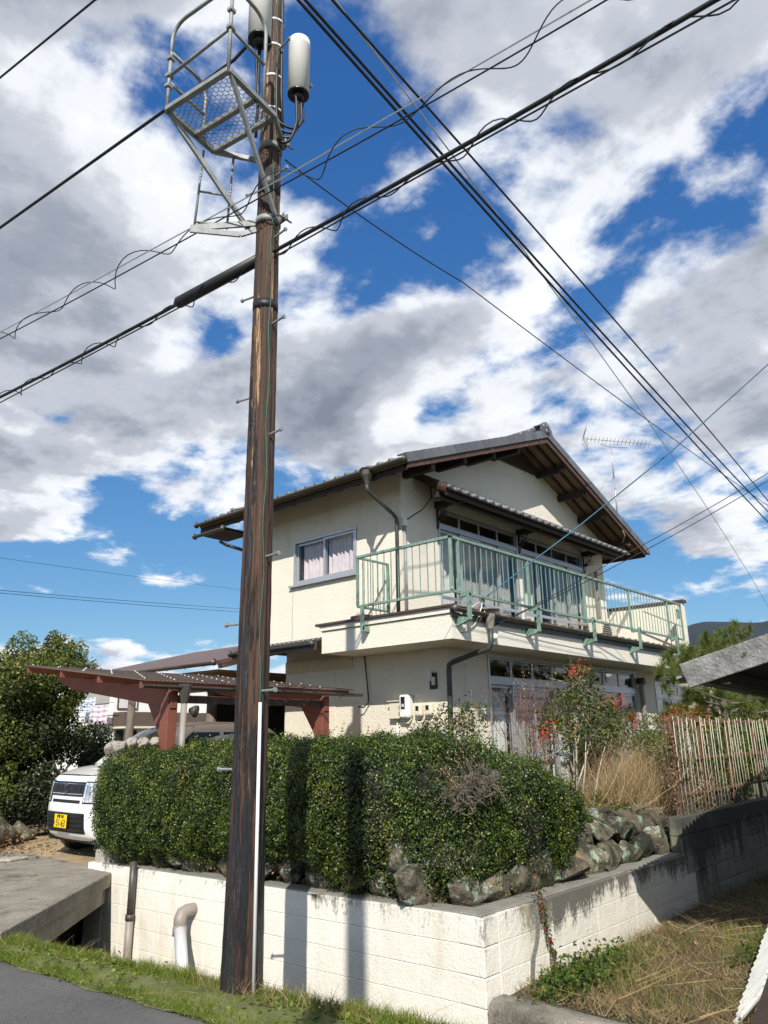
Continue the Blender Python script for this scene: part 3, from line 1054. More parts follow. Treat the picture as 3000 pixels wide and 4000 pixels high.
# ------------------------------------------------------------------ work platform
pf = empty('work_platform', (3.0, 4.46, 6.75), 'galvanised steel work platform with guard rail bolted to the wooden pole', 'platform')
A = V((2.69, 4.80, 6.75)); B = V((2.80, 4.09, 6.75)); Cc = V((3.36, 4.18, 6.75)); Dd = V((3.25, 4.90, 6.75))
ey = (B - A) / np.linalg.norm(B - A); ex = (Cc - B) / np.linalg.norm(Cc - B)
for a, b, n_ in ((A, B, 'frame_beam'), (B, Cc, 'frame_beam'), (A, Dd, 'frame_beam'), (Cc, Dd, 'frame_beam'), ((A + Dd) / 2 + ex * .05, (B + Cc) / 2 + ex * .05, 'cross_beam')):
    m = MB(); m.bar(a, b, .045, .045); m.build(n_, galv, pf, bevel=.004)
for a, b in ((Cc, V((3.60, 4.33, 6.66))), (Dd, V((3.52, 4.62, 6.66)))):
    m = MB(); m.bar(a, b, .035, .045); m.build('arm', galv, pf, bevel=.004)
# expanded mesh floor (hexagons)
m = MB()
LW, LH = np.linalg.norm(B - A), np.linalg.norm(Cc - B)
s = .027
segs = set()
hx, hy = s * 1.5, s * math.sqrt(3)
for i in range(-1, int(LW / hx) + 2):
    for j in range(-1, int(LH / hy) + 2):
        cx, cy = i * hx, j * hy + (hy / 2 if i % 2 else 0)
        P = [(cx + s * math.cos(k * math.pi / 3), cy + s * math.sin(k * math.pi / 3)) for k in range(6)]
        for k in range(3):
            a, b = P[k], P[k + 1]
            segs.add((round(a[0], 4), round(a[1], 4), round(b[0], 4), round(b[1], 4)))
for (a0, a1, b0, b1) in segs:
    if min(a0, b0) < .01 or max(a0, b0) > LW - .01 or min(a1, b1) < .01 or max(a1, b1) > LH - .01:
        continue
    p = A + ey * a0 + ex * a1 + V((0, 0, .018)); q = A + ey * b0 + ex * b1 + V((0, 0, .018))
    m.bar(p, q, .003, .006)
o = m.build('mesh_floor', galvdark, pf); o['kind'] = 'stuff'
HZ = .92


def tub(name, pts, r=.0165):
    m = MB(); m.tube(pts, r, 10); return m.build(name, galv, pf, True)


up = V((0, 0, 1))
tub('corner_post', [A + up * -.03, A + up * .62])
tub('corner_post', [B + up * -.03, B + up * 1.05])
mA, mB = A + ex * .0, B
# outer guard rail: rounded hoop A to B, and hoops back along the sides
def hoop(name, p, q, h, r=.16):
    d = (q - p); L = np.linalg.norm(d); d = d / L
    pts = [p + up * .55, p + up * (h - r)]
    for k in range(1, 6):
        t = k / 6 * math.pi / 2
        pts.append(p + d * r * (1 - math.cos(t)) + up * (h - r + r * math.sin(t)))
    pts += [p + d * r + up * h, q + up * h]
    return tub(name, pts)
hoop('top_rail', A, B, HZ)
def hoop2(name, p, q, h, r=.16):
    d = (q - p); L = np.linalg.norm(d); d = d / L
    pts = [p + up * h, q - d * r + up * h]
    for k in range(1, 7):
        t = k / 6 * math.pi / 2
        pts.append(q - d * r + d * r * math.sin(t) + up * (h - r + r * math.cos(t)))
    pts += [q + up * .0]
    return tub(name, pts)
hoop2('side_rail', B, B + ex * .42, HZ)
hoop2('side_rail', A, A + ex * .42, .62, .14)
tub('mid_rail', [A + up * .36, B + up * .60 - up * .16], .015)
tub('mid_rail', [B + up * .44, B + ex * .42 + up * .42], .015)
tub('mid_rail', [A + up * .30, A + ex * .42 + up * .28], .015)
for p in (A + up * .36, A + up * .55, B + up * .44, A + up * .25, B + up * .62):
    m = MB(); m.bar(p - ex * .03, p + ex * .03, .05, .035); m.build('rail_clamp', galv, pf, bevel=.004)
# braces down to the lower collar
LC = V((PX, PY, 5.87))
for a, b in ((A + ex * .02, LC + V((-.06, .15, -.02))), (B + ex * .02, LC + V((-.02, -.13, .03)))):
    m = MB(); m.bar(a, b, .03, .042); m.build('brace', galv, pf, bevel=.003)
# hanging step ladder under the platform
l1, l2 = Dd + ex * -.02 - ey * -.0, (Dd + (Cc - Dd) * -.02)
h1, h2 = V((3.16, 4.93, 6.72)), V((3.38, 4.78, 6.70))
g1, g2 = V((3.14, 4.97, 5.93)), V((3.36, 4.80, 5.93))
for a, b in ((h1, g1), (h2, g2)):
    m = MB(); m.tube([a, b], .011, 8); m.build('ladder_rail', galv, pf, True)
for t in (.55, .95):
    m = MB(); m.tube([h1 + (g1 - h1) * t, h2 + (g2 - h2) * t], .010, 8); m.build('ladder_rung', galv, pf, True)
m = MB(); m.bar(g1 + V((-.02, .03, -.02)), LC + V((-.06, .06, .03)), .02, .06); m.build('lower_arm', galv, pf, bevel=.003)
m = MB(); m.bar(g1 + V((-.02, .03, -.04)), LC + V((-.16, .16, -.09)), .02, .05); m.bar(LC + V((-.16, .16, -.09)), LC + V((-.08, .04, -.06)), .02, .05); m.build('lower_arm', galv, pf, bevel=.003)
for z0 in (6.63, 5.86):
    cx, cy = pcx(z0)
    m = MB(); m.lathe([(pr(z0) + .012, 0), (pr(z0) + .012, .055)], (cx, cy, z0), (0, 0, 1), 28); m.build('collar', galv, pf, True)
    m = MB()
    for e in (-1, 1):
        m.bar((cx + .05, cy - pr(z0) - .0, z0 + .028), (cx + .03 + .02 * e, cy - pr(z0) - .10, z0 + .028), .012, .05)
    m.tube([(cx - .02, cy - pr(z0) - .07, z0 + .02), (cx + .12, cy - pr(z0) - .07, z0 + .02)], .009, 8)
    m.build('collar_bolt', galv, pf)


# ------------------------------------------------------------------ cable closures
def closure(name, x, y, z0, z1, r, label):
    e = empty(name, (x, y, z0), label, 'cable closure', 'white cable closures on the pole')
    m = MB()
    h = z1 - z0
    m.lathe([(r, 0), (r, h * .86), (r * 1.02, h * .865), (r * 1.02, h * .885), (r, h * .89), (r * .98, h * .97), (r * .8, h), (.0001, h * 1.003)], (x, y, z0), (0, 0, 1), 36)
    m.build('shell', plasticw, e, True)
    m = MB(); m.lathe([(r * .97, -.012), (r * .97, .02)], (x, y, z0 - .0), (0, 0, 1), 30); m.build('base_plate', carblack, e)
    m = MB()
    m.lathe([(r * .5, -.06), (r * .55, -.01)], (x, y, z0), (0, 0, 1), 16)
    m.build('gland', carblack, e, True)
    m = MB(); m.box(x + r * .2, x + r + .05, y + r * .0 - .02, y + r * .0 + .02, z0 + h * .3, z0 + h * .34); m.build('bracket', galv, e)
    return e


c1 = closure('cable_closure', 3.36, 4.44, 7.80, 8.52, .108, 'white cylindrical cable closure at the top edge of the picture, above the platform')
c2 = closure('cable_closure', 3.62, 4.18, 7.18, 7.80, .100, 'white cylindrical cable closure right of the pole with looped black cables')
# looped tails under the right closure
for k in range(4):
    a = V((3.58 + .03 * k, 4.17 + .012 * (k % 2), 7.17))
    low = 6.62 + .06 * k
    pts = [a, a + V((.01, -.005, -.2)), a + V((.0, -.01, -.38 + .04 * k)), V((3.55 + .02 * k, 4.22, low + .02)), V((3.50, 4.30, low + .08)), V((3.49, 4.325, 7.1)), V((3.49, 4.335, 7.6))]
    q = []
    for i in range(len(pts) - 1):   # smooth
        for t in np.linspace(0, 1, 6, endpoint=False):
            p0, p1, p2, p3 = pts[max(i - 1, 0)], pts[i], pts[i + 1], pts[min(i + 2, len(pts) - 1)]
            q.append(.5 * ((2 * p1) + (-p0 + p2) * t + (2 * p0 - 5 * p1 + 4 * p2 - p3) * t * t + (-p0 + 3 * p1 - 3 * p2 + p3) * t ** 3))
    m = MB(); m.tube(q, .0125, 8); m.build('looped_cable', cablem, c2, True)
for k in range(2):
    m = MB()
    m.tube([(3.35 + .03 * k, 4.45, 7.78), (3.38 + .03 * k, 4.50, 7.60), (3.44, 4.53, 7.2 - .1 * k), (3.43, 4.53, 6.8)], .014, 8)
    m.build('cable_tail', cablem, c1, True)
m = MB(); m.box(3.40, 3.50, 4.42, 4.48, 8.0, 8.04); m.build('arm', galv, c1)

# ------------------------------------------------------------------ overhead lines


def wire(name, pts, r, mt, label, sag=0.0, coil=None, group=None, n=40):
    """a line sagging through the given points; coil = (radius, turns per metre) adds a lashing wire"""
    P = [V(p) for p in pts]
    path = []
    for a, b in zip(P[:-1], P[1:]):
        for t in np.linspace(0, 1, n, endpoint=False):
            q = a + (b - a) * t
            q = q - V((0, 0, sag * 4 * t * (1 - t)))
            path.append(q)
    path.append(P[-1])
    base = P[0]
    e = empty(name, base, label, 'overhead line', group)
    m = MB(); m.tube(path, r, 6); m.build('cable', mt, e, True)
    if coil:
        cr, tpm, off = coil
        q = []
        L = 0
        dens = []
        for a, b in zip(path[:-1], path[1:]):
            seg = np.linalg.norm(b - a)
            k = max(2, int(seg * tpm * 9))
            for t in np.linspace(0, 1, k, endpoint=False):
                c = a + (b - a) * t
                ph = 2 * math.pi * (L + seg * t) * tpm
                d = (b - a) / seg
                sx = np.cross(d, up); sx /= np.linalg.norm(sx)
                u2 = np.cross(sx, d)
                wob = 1 + .5 * math.sin(ph * .37)
                q.append(c + sx * cr * math.cos(ph) * wob + u2 * (cr * math.sin(ph) * wob + off))
            L += seg
        m = MB(); m.tube(q, min(r * .8, .0055), 5); m.build('lashing_wire', cablem, e, True)
    return e


def dpt(x, y, axis, v): return at(x * 1.80832, y * 1.80832, axis, v)


def extend(a, b, f): return V(b) + (V(b) - V(a)) * f


# street line lashed with a spiral wire, passing the pole
a, b = dpt(0, 858, 2, 5.5), dpt(1545, 0, 2, 5.56)
a2, b2 = extend(b, a, .8), extend(a, b, .6)
mid = dpt(575, 552, 2, 5.56)
w4 = wire('overhead_line', [a2, a, mid, b, b2], .017, cablem, 'thick black cable crossing the pole just below the platform', .02, (.045, 1.7, -.03))
s0, s1 = dpt(380, 657, 2, 5.53), mid - (mid - a) * .01
m = MB(); m.tube([s0, s0 + (s1 - s0) * .04, s1], [.03, .055, .05], 14); m.build('splice_sleeve', cablem, w4, True)
m = MB(); m.tube([a2 + V((0, 0, -.07)), a + V((0, 0, -.075)), mid + V((0, 0, -.06)), b + V((0, 0, -.07)), b2], .007, 5); m.build('companion_cable', cablem, w4)
a, b = dpt(0, 732, 2, 5.95), dpt(1310, 0, 2, 5.98)
a2, b2 = extend(b, a, .8), extend(a, b, .6)
mid = dpt(600, 405, 2, 5.97)
w3 = wire('overhead_line', [a2, a, mid, b, b2], .0065, cablem, 'thin wire pair with loose spiral lashing crossing the ladder below the platform', .02, (.075, 1.15, .03))
m = MB(); m.tube([a2 + V((0, 0, .09)), a + V((0, 0, .09)), mid + V((0, 0, .07)), b + V((0, 0, .07)), b2], .006, 5); m.build('companion_cable', steelwire, w3)
a = dpt(0, 492, 2, 7.7); b = dpt(365, 232, 2, 7.75)
wire('overhead_line', [extend(b, a, 1.0), a, b, dpt(505, 130, 2, 7.85), (3.42, 4.52, 8.0)], .018, cablem, 'thick black cable coming from the left to the pole behind the platform', .0)
a = dpt(0, 168, 2, 9.4); b = dpt(205, 0, 2, 9.4)
wire('overhead_line', [extend(b, a, 2), a, b, (3.45, 4.5, 9.5)], .013, cablem, 'black wire cutting the upper left corner of the sky', .0)
# cables from the pole top away to the right
far = [((705, 70), (1659, 1128), 8.62, 7.9, .019, cablem, 'black cable from the pole top to the lower right, lowest of the thick bundle'),
       ((850, 215), (1659, 1105), 8.72, 8.0, .019, cablem, 'black cable from the pole top to the lower right, middle of the thick bundle'),
       ((1000, 318), (1659, 1082), 9.1, 8.3, .016, cablem, 'black cable from the top edge to the lower right, uppermost of the thick bundle'),
       ((985, 345), (1659, 1310), 9.25, 7.2, .0105, steelwire, 'pale twisted steel strand running from the pole top down to the right edge')]
for (v, q, z0, z1, r, mt, lab) in far:
    e = dpt(q[0], q[1], 2, z1)
    st = V((PX + .09, PY - .07, z0))
    # the middle of the span hangs where the photo shows it
    d_ = _fw + _rt * (v[0] * 1.80832 - 1500) / FPX - _up * (v[1] * 1.80832 - 2000) / FPX
    nrm_ = np.cross(e - st, V((0, 0, 1)))
    k_ = (nrm_ @ (st - CAMP)) / (nrm_ @ d_)
    mid_ = CAMP + d_ * k_
    t_ = (mid_ - st) @ (e - st) / ((e - st) @ (e - st))
    bow = mid_[2] - (st + (e - st) * t_)[2]
    bow = max(-.6, min(.6, bow))
    path = []
    for t in np.linspace(0, 1.35, 50):
        path.append(st + (e - st) * t + V((0, 0, bow * t * (1 - t) / max(.05, t_ * (1 - t_)))))
    w_ = empty('overhead_line', st, lab, 'overhead line')
    m = MB(); m.tube(path, r, 6); m.build('cable', mt, w_, True)
e = dpt(1659, 1092, 2, 6.2); v = dpt(1000, 610, 2, 6.45)
wire('overhead_line', [(PX + .08, PY - .12, 6.55), v, e, extend(v, e, .3)], .0065, cablem, 'thin black wire falling from the pole side across the sky to the right', .05, n=24)
# service drop to the balcony corner and two phone drops
e = dpt(1659, 787, 2, 7.6)
wire('overhead_line', [(9.83, 6.70, 3.66), dpt(1250, 1137, 2, 4.9), dpt(1450, 975, 2, 6.1), e, extend(dpt(1450, 975, 2, 6.1), e, .5)], .012, wireblue, 'blue green service cable rising from the balcony corner to the right', .0, n=12)
for k, (y1, z1, s) in enumerate(((1022, 5.9, 'upper'), (1038, 5.85, 'lower'))):
    e = dpt(1659, y1, 2, z1)
    v = dpt(1330, 1208 + 14 * k, 2, 4.55)
    wire('overhead_line', [(10.15 + .06 * k, 6.72, 3.28 + .03 * k), v, e, extend(v, e, .4)], .0075, cablem, '%s of the two thin phone wires passing below the right roof tip' % s, .03, n=14)
# distant lines on the left
for k, (y0, y1, lab) in enumerate(((1205, 1272, 'single hair thin wire high in the sky left of the pole'), (1275, 1314, 'upper wire of the distant pair left of the pole'), (1281, 1321, 'lower wire of the distant pair left of the pole'))):
    zz = 9.5 - k * 1.2
    a, b = dpt(0, y0, 1, 42), dpt(505, y1, 1, 42 + 12)
    wire('overhead_line', [extend(b, a, .6), a, b, extend(a, b, .7)], .018 if k else .011, cablem if not k else wireblue, lab, .05, n=10)

# a second pole behind the viewer: its shadow lies on the wall and the hedge
p2 = empty('utility_pole', (-2.85, -1.42, 0), 'concrete utility pole standing out of view, its soft shadow falls on the hedge', 'utility pole')
m = MB(); m.tube([(-2.85, -1.42, -.1), (-2.85, -1.42, 9.9)], [.14, .085], 20); m.build('shaft', concrete, p2, True)
# ------------------------------------------------------------------ the house
W, Y1, Y2, S, F = 9.9, 7.494, 8.409, 9.07, 6.76
XR, YB = 17.75, 12.5                      # right wall, back wall of the upper floor
house = empty('house', (13.5, 9.5, .1), 'cream stucco two storey house with tiled gable roof and wraparound balcony', 'house')


def hb(name, mt, *boxes, bevel=0, parent=None):
    m = MB()
    for b in boxes: m.box(*b)
    return m.build(name, mt, parent or house, bevel=bevel)


RX, RZ, SL = 13.95, 7.93, .385            # ridge line and slope
EL, ER = 9.13, 18.72                      # eave ends
GY0, GY1 = 7.61, 13.5
def roofz(x): return RZ - SL * abs(x - RX)


def wall_with_holes(m, axis, val, th, a0, a1, z0, z1, holes):
    """wall slab normal to axis, outer face at val, thickness th inward, rectangular holes (a,b,c,d)"""
    xs = sorted({a0, a1, *[h[0] for h in holes], *[h[1] for h in holes]})
    zs = sorted({z0, z1, *[h[2] for h in holes], *[h[3] for h in holes]})
    for i in range(len(xs) - 1):
        for j in range(len(zs) - 1):
            cx, cz = (xs[i] + xs[i + 1]) / 2, (zs[j] + zs[j + 1]) / 2
            if any(h[0] < cx < h[1] and h[2] < cz < h[3] for h in holes): continue
            if axis == 0: m.box(val, val + th, xs[i], xs[i + 1], zs[j], zs[j + 1])
            else: m.box(xs[i], xs[i + 1], val, val + th, zs[j], zs[j + 1])


# upper storey walls
WZ2 = 6.30
m = MB()
wall_with_holes(m, 0, W, .16, Y2 + .16, YB, 3.3, WZ2, [(9.50, 11.235, 4.515, 5.40)])
m.build('upper_side_wall', stucco, house)
m = MB()
wall_with_holes(m, 1, Y2, .16, W, XR, 3.3, 6.2, [(10.97, 16.63, 3.56, 5.76)])
# gable triangle
m.prism([(W, Y2, 6.2), (XR, Y2, 6.2), (XR, Y2, roofz(XR) - .12), (RX, Y2, RZ - .12), (W, Y2, roofz(W) - .12)], (0, .16, 0))
m.build('gable_wall', stucco, house)
hb('upper_rear_wall', stucco, (XR - .16, XR, Y2 + .16, YB, 3.3, 6.25), (W, XR, YB - .16, YB, 3.3, 6.2))
hb('upper_floor', darkroom, (W + .16, XR - .16, Y2 + .16, YB - .16, 3.30, 3.42))
hb('upper_partition', darkroom, (W + .2, XR - .2, Y2 + 1.9, Y2 + 1.95, 3.42, 6.2))
# lower storey
m = MB()
wall_with_holes(m, 0, W, .16, Y1 + .16, 11.42, .1, 3.3, [])
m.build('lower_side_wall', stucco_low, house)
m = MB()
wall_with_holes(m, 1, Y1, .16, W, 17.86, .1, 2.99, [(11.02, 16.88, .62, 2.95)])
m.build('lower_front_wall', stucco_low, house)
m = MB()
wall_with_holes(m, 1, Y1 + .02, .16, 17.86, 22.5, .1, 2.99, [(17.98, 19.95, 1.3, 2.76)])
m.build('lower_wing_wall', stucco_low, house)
hb('lower_partition', darkroom, (W + .2, 21, Y1 + 1.6, Y1 + 1.65, .1, 2.99))
hb('lower_floor', darkroom, (W + .16, 21, Y1 + .16, Y1 + 1.6, .45, .6))
m = MB()
hb('corner_panel', stucco_low, (W - .012, W, 10.05, 11.42, .1, 2.72), bevel=.004)
# ribbed band under the porch roof
for k in range(24):
    hb('siding_board', siding, (W - .03, W - .004, 9.62 + k * .075, 9.62 + k * .075 + .071, 2.80, 3.02), bevel=.004) if 9.62 + k * .075 < 11.38 else None
# sealed panel joints in the render
for y in (9.40, 10.62, 11.80):
    m = MB(); m.box(W - .0035, W + .001, y - .004, y + .004, 5.42 if 9.5 < y < 11.2 else 3.52, 6.0); m.build('panel_joint', stucco_low, house)
m = MB()
for y in (9.62, 10.4, 11.1):
    pass
# cracks in the render
m = MB()
pts = [(11.272, 4.5), (11.268, 4.2), (11.28, 3.9), (11.265, 3.6), (11.28, 3.38)]
m.tube([(W - .001, y, z) for y, z in pts], .006, 4)
m.build('wall_crack', mortar, house)


# ---- roof ---------------------------------------------------------------
def slope_pt(x, y, dz=0): return (x, y, roofz(x) + dz)


roof = MB()
for sgn, e in ((-1, EL), (1, ER)):
    roof.prism([slope_pt(e, GY0 + .04), slope_pt(RX, GY0 + .04), slope_pt(RX, GY0 + .04, -.09), slope_pt(e, GY0 + .04, -.09)], (0, GY1 - GY0 - .08, 0))
roof = roof.build('roof', ply, house)
# tiles: one pantile mesh, laid in courses; front edge droops
TW, TL = .262, .235


def tile_mesh(name, L, eave=False):
    """local x = across (0..TW), y = up the slope, z = normal; a wavy pantile with a thick front lip"""
    vs, fs = [], []
    n = 12
    for i in range(n + 1):
        u = i / n
        if u < .42: z = .028 + .030 * math.sin(math.pi * u / .42)
        else: z = .028 - .016 * math.sin(math.pi * (u - .42) / .58)
        x = u * TW * 1.04
        vs += [(x, 0, z), (x, L, z - .012), (x, 0, z - .022 - (.018 if eave else 0)), (x, L, z - .03)]
        if i:
            a = 4 * (i - 1)
            fs += [(a, a + 4, a + 5, a + 1), (a + 2, a, a + 4, a + 6)[::-1] if False else (a, a + 2, a + 6, a + 4), (a + 2, a + 3, a + 7, a + 6), (a + 1, a + 5, a + 7, a + 3)]
    fs += [(0, 1, 3, 2), (4 * n, 4 * n + 2, 4 * n + 3, 4 * n + 1)]
    if eave:  # round knob closing the roll
        b = len(vs)
        cx = TW * .21
        ring = 10
        for (r, y) in ((.046, -.012), (.046, .05)):
            for k in range(ring):
                t = 2 * math.pi * k / ring
                vs.append((cx + r * math.cos(t), y, .020 + r * math.sin(t)))
        for k in range(ring):
            k2 = (k + 1) % ring
            fs.append((b + k, b + k2, b + ring + k2, b + ring + k))
        fs.append(tuple(b + k for k in range(ring))[::-1])
    return raw_mesh(name, vs, fs, tilem, True)


tm, te = tile_mesh('tile', TL + .03), tile_mesh('tile', TL + .03, True)
ang = math.atan(SL)
SLEN = (RX - EL) / math.cos(ang)
ncol = int((GY1 - GY0 - .2) / TW)
nrow = int(SLEN / TL)
rest = MB()
tverts = [tuple(v.co) for v in tm.vertices]; tfaces = [tuple(p.vertices) for p in tm.polygons]
for side in (-1, 1):
    for r_ in range(nrow + 1):
        x = EL - .03 + r_ * TL * math.cos(ang) if side < 0 else ER + .03 - r_ * TL * math.cos(ang)
        z = roofz(x) + .008 + .005
        for c in range(ncol):
            yy = GY0 + .12 + c * TW
            # across axis must run so that x_local cross y_local = up normal
            if side < 0:
                rot = Matrix(((0, math.cos(ang), -math.sin(ang)), (-1, 0, 0), (0, math.sin(ang), math.cos(ang))))
                yy += TW
            else:
                rot = Matrix(((0, -math.cos(ang), math.sin(ang)), (1, 0, 0), (0, math.sin(ang), math.cos(ang))))
            if (r_ == 0) or (r_ < 3 and side < 0) or (c == 0 and r_ > 0):
                if side > 0 and r_ == 0 and c > 3:
                    pass
                o = link('tile', te if r_ == 0 else tm, roof, (x, yy, z))
                o.rotation_euler = rot.to_euler()
            else:
                M3 = np.array(rot)
                rest.add([M3 @ V(v) + V((x, yy, z)) for v in tverts], tfaces)
o = rest.build('tile_field', tilem, roof, smooth=True); o['kind'] = 'stuff'
# verge tiles: angled pieces covering the gable edge, both rakes
vm = MB()
vm.prism([(0, 0, .075), (.20, 0, .075), (.20, 0, .05), (.025, 0, .05), (.025, 0, -.09), (0, 0, -.09)], (0, TL + .02, -.004))
vmesh = raw_mesh('verge_tile', vm.v, vm.f, tilem)
for side in (-1, 1):
    n_ = int(SLEN / .245)
    for r_ in range(n_ + 1):
        x = EL - .02 + r_ * .245 * math.cos(ang) if side < 0 else ER + .02 - r_ * .245 * math.cos(ang)
        if side < 0:   # local x -> +Y (inwards), local y -> up slope
            rot = Matrix(((0, math.cos(ang), -math.sin(ang)), (1, 0, 0), (0, math.sin(ang), math.cos(ang))))
        else:
            rot = Matrix(((0, -math.cos(ang), math.sin(ang)), (1, 0, 0), (0, math.sin(ang), math.cos(ang))))
        if side < 0:
            rot = Matrix(((0, math.cos(ang), -math.sin(ang)), (1, 0, 0), (0, math.sin(ang), math.cos(ang))))
        o = link('verge_tile', vmesh, roof, (x, GY0 - .03, roofz(x) + .015 + .012 * (r_ % 2)))
        o.matrix_basis = Matrix.Translation(V((x, GY0 - .03, roofz(x) + .02)) - ORG[roof]) @ rot.to_4x4()
# ridge: stacked flat tiles, round cap, ornamental end
m = MB()
m.box(RX - .15, RX + .15, GY0 + .05, GY1 - .05, RZ + .05, RZ + .10)
m.box(RX - .13, RX + .13, GY0 + .05, GY1 - .05, RZ + .10, RZ + .15)
m.build('ridge_course', tilem, roof, bevel=.008)
y = GY0 + .12
capm = MB(); capm.tube([(0, 0, 0), (0, .235, 0)], .075, 14); capmesh = raw_mesh('ridge_cap', capm.v, capm.f, tilem, True)
while y < GY1 - .3:
    link('ridge_cap', capmesh, roof, (RX, y, RZ + .165)); y += .225
m = MB()
m.lathe([(.055, -.05), (.12, -.045), (.125, 0), (.12, .05), (.05, .06)], (RX - .02, GY0 + .02, RZ + .15), (0, -1, 0), 18)
m.build('ridge_ornament', tilem, roof, True)
m = MB(); m.lathe([(.05, 0), (.062, .03), (.03, .035)], (RX - .02, GY0 - .04, RZ + .15), (0, -1, 0), 14); m.build('ornament_boss', tilem, roof, True)
m = MB(); m.tube([(RX, GY0 - .06, RZ + .06), (RX, GY0 + .14, RZ + .07)], .075, 14); m.build('gable_knob', tilem, roof, True)
# barge boards, soffit rafters, purlins
for side, e in ((-1, EL + .05), (1, ER - .1)):
    m = MB()
    m.prism([(e, GY0, roofz(e) - .02), (RX, GY0, RZ - .02), (RX, GY0, RZ - .20), (e, GY0, roofz(e) - .18)], (0, .035, 0))
    m.build('barge_board', redwood, roof)
    m = MB()
    m.prism([(e, GY0 + .05, roofz(e) - .092), (RX, GY0 + .05, RZ - .092), (RX, GY0 + .05, RZ - .16), (e, GY0 + .05, roofz(e) - .15)], (0, .05, 0))
    m.build('verge_rafter', darkwood, roof)
    for yy in (GY0 + .30, GY0 + .56):
        m = MB(); m.prism([(e, yy, roofz(e) - .092), (RX, yy, RZ - .092), (RX, yy, RZ - .15), (e, yy, roofz(e) - .14)], (0, .045, 0)); m.build('rafter', darkwood, roof)
    # eave rafters
    m = MB(); m.box(min(e, W - .02) if side < 0 else XR, W - .02 if side < 0 else e, Y2, GY1 - .1, 6.02, 6.04)
    k = 0
    yy = GY0 + .9
    while yy < GY1 - .1:
        m2 = MB()
        a, b = (e + .02, W) if side < 0 else (XR, e - .02)
        m2.prism([(a, yy, roofz(a) - .095), (b, yy, roofz(b) - .095), (b, yy, roofz(b) - .17), (a, yy, roofz(a) - .17)], (0, .045, 0))
        m2.build('eave_rafter', darkwood, roof); yy += .455
    m2 = MB(); m2.box(e - .0, e + .025, GY0 + .04, GY1, roofz(e) - .20, roofz(e) - .02); m2.build('fascia', darkwood, roof)
m = MB(); m.box(EL + .08, W, GY0 + .1, GY1 - .1, roofz(W) - .62, roofz(W) - .60); 
for x in (10.02, 11.0, 12.0, 12.95, 14.80, 15.74, 16.66, 17.85):
    m = MB(); z = roofz(x) - .15
    m.box(x - .055, x + .055, GY0 + .12, Y2 + .02, z - .15, z); m.build('purlin', darkwood, roof, bevel=.004)
for x in (9.95, 17.9):
    m = MB(); m.prism([(x - .05, GY0 + .08, roofz(x) - .30), (x + .05, GY0 + .08, roofz(x) - .30), (x + .05, GY0 + .08, roofz(x) - .20), (x - .05, GY0 + .08, roofz(x) - .20)], (0, .06, 0)); m.build('purlin_end', redwood, roof)
# dark boarded gable vent
m = MB(); m.prism([(12.87, Y2 - .02, 7.34), (14.72, Y2 - .02, 7.34), (14.70, Y2 - .02, roofz(14.7) - .15), (RX, Y2 - .02, RZ - .13), (12.9, Y2 - .02, roofz(12.9) - .15)], (0, -.05, 0)); m.build('gable_boarding', darkwood, house)
# gutters
def gutter(name, x, z, y0, y1, parent, mt=browngutter, r=.055, axis=1, end=True):
    m = MB()
    n = 9
    vs, fs = [], []
    for i, t in enumerate((y0, y1)):
        for k in range(n + 1):
            a = math.pi + math.pi * k / n
            for rr_ in (r, r - .006):
                p = (x + rr_ * math.cos(a), t, z + rr_ * math.sin(a)) if axis == 1 else (t, x + rr_ * math.cos(a), z + rr_ * math.sin(a))
                vs.append(p)
    w = (n + 1) * 2
    for k in range(n):
        fs += [(2 * k, 2 * k + 2, w + 2 * k + 2, w + 2 * k), (2 * k + 1, w + 2 * k + 1, w + 2 * k + 3, 2 * k + 3)]
    fs += [(0, w, w + 1, 1), (2 * n, 2 * n + 1, w + 2 * n + 1, w + 2 * n)]
    m.add(vs, fs)
    o = g_ = m.build(name, mt, parent, True)
    if parent is not house: o = parent
    if end:
        for t, s in ((y0, -1), (y1, 1)):
            m = MB(); c = (x, t, z - .008) if axis == 1 else (t, x, z - .008)
            m.lathe([(r + .012, 0), (r + .012, .012), (r * .55, .016), (r * .5, .03)], c, (0, s, 0) if axis == 1 else (s, 0, 0), 16); m.build('gutter_end', mt, o, True)
    yy = y0 + .35
    while yy < y1:
        m = MB()
        for t in range(9):
            pass
        if axis == 1: m.tube([(x - r - .004, yy, z + .01), (x - r * .75, yy, z - r * .8), (x, yy, z - r - .006), (x + .03, yy, z - r - .03)], .005, 5)
        else: m.tube([(yy, x - r - .004, z + .01), (yy, x - r * .75, z - r * .8), (yy, x, z - r - .006), (yy, x + .03, z - r - .03)], .005, 5)
        m.build('gutter_hook', browngutter, o); yy += .62
    return g_


g1 = gutter('gutter', EL - .06, roofz(EL) - .015, GY0, GY1, house)
gutter('gutter', ER + .06, roofz(ER) - .015, GY0, GY1, house)
gutter('gutter', EL - .02, roofz(EL) - .24, 12.6, 13.6, house)
hb('rear_eave_board', darkwood, (EL + .06, W, 12.7, 13.5, roofz(EL) - .24, roofz(EL) - .18))
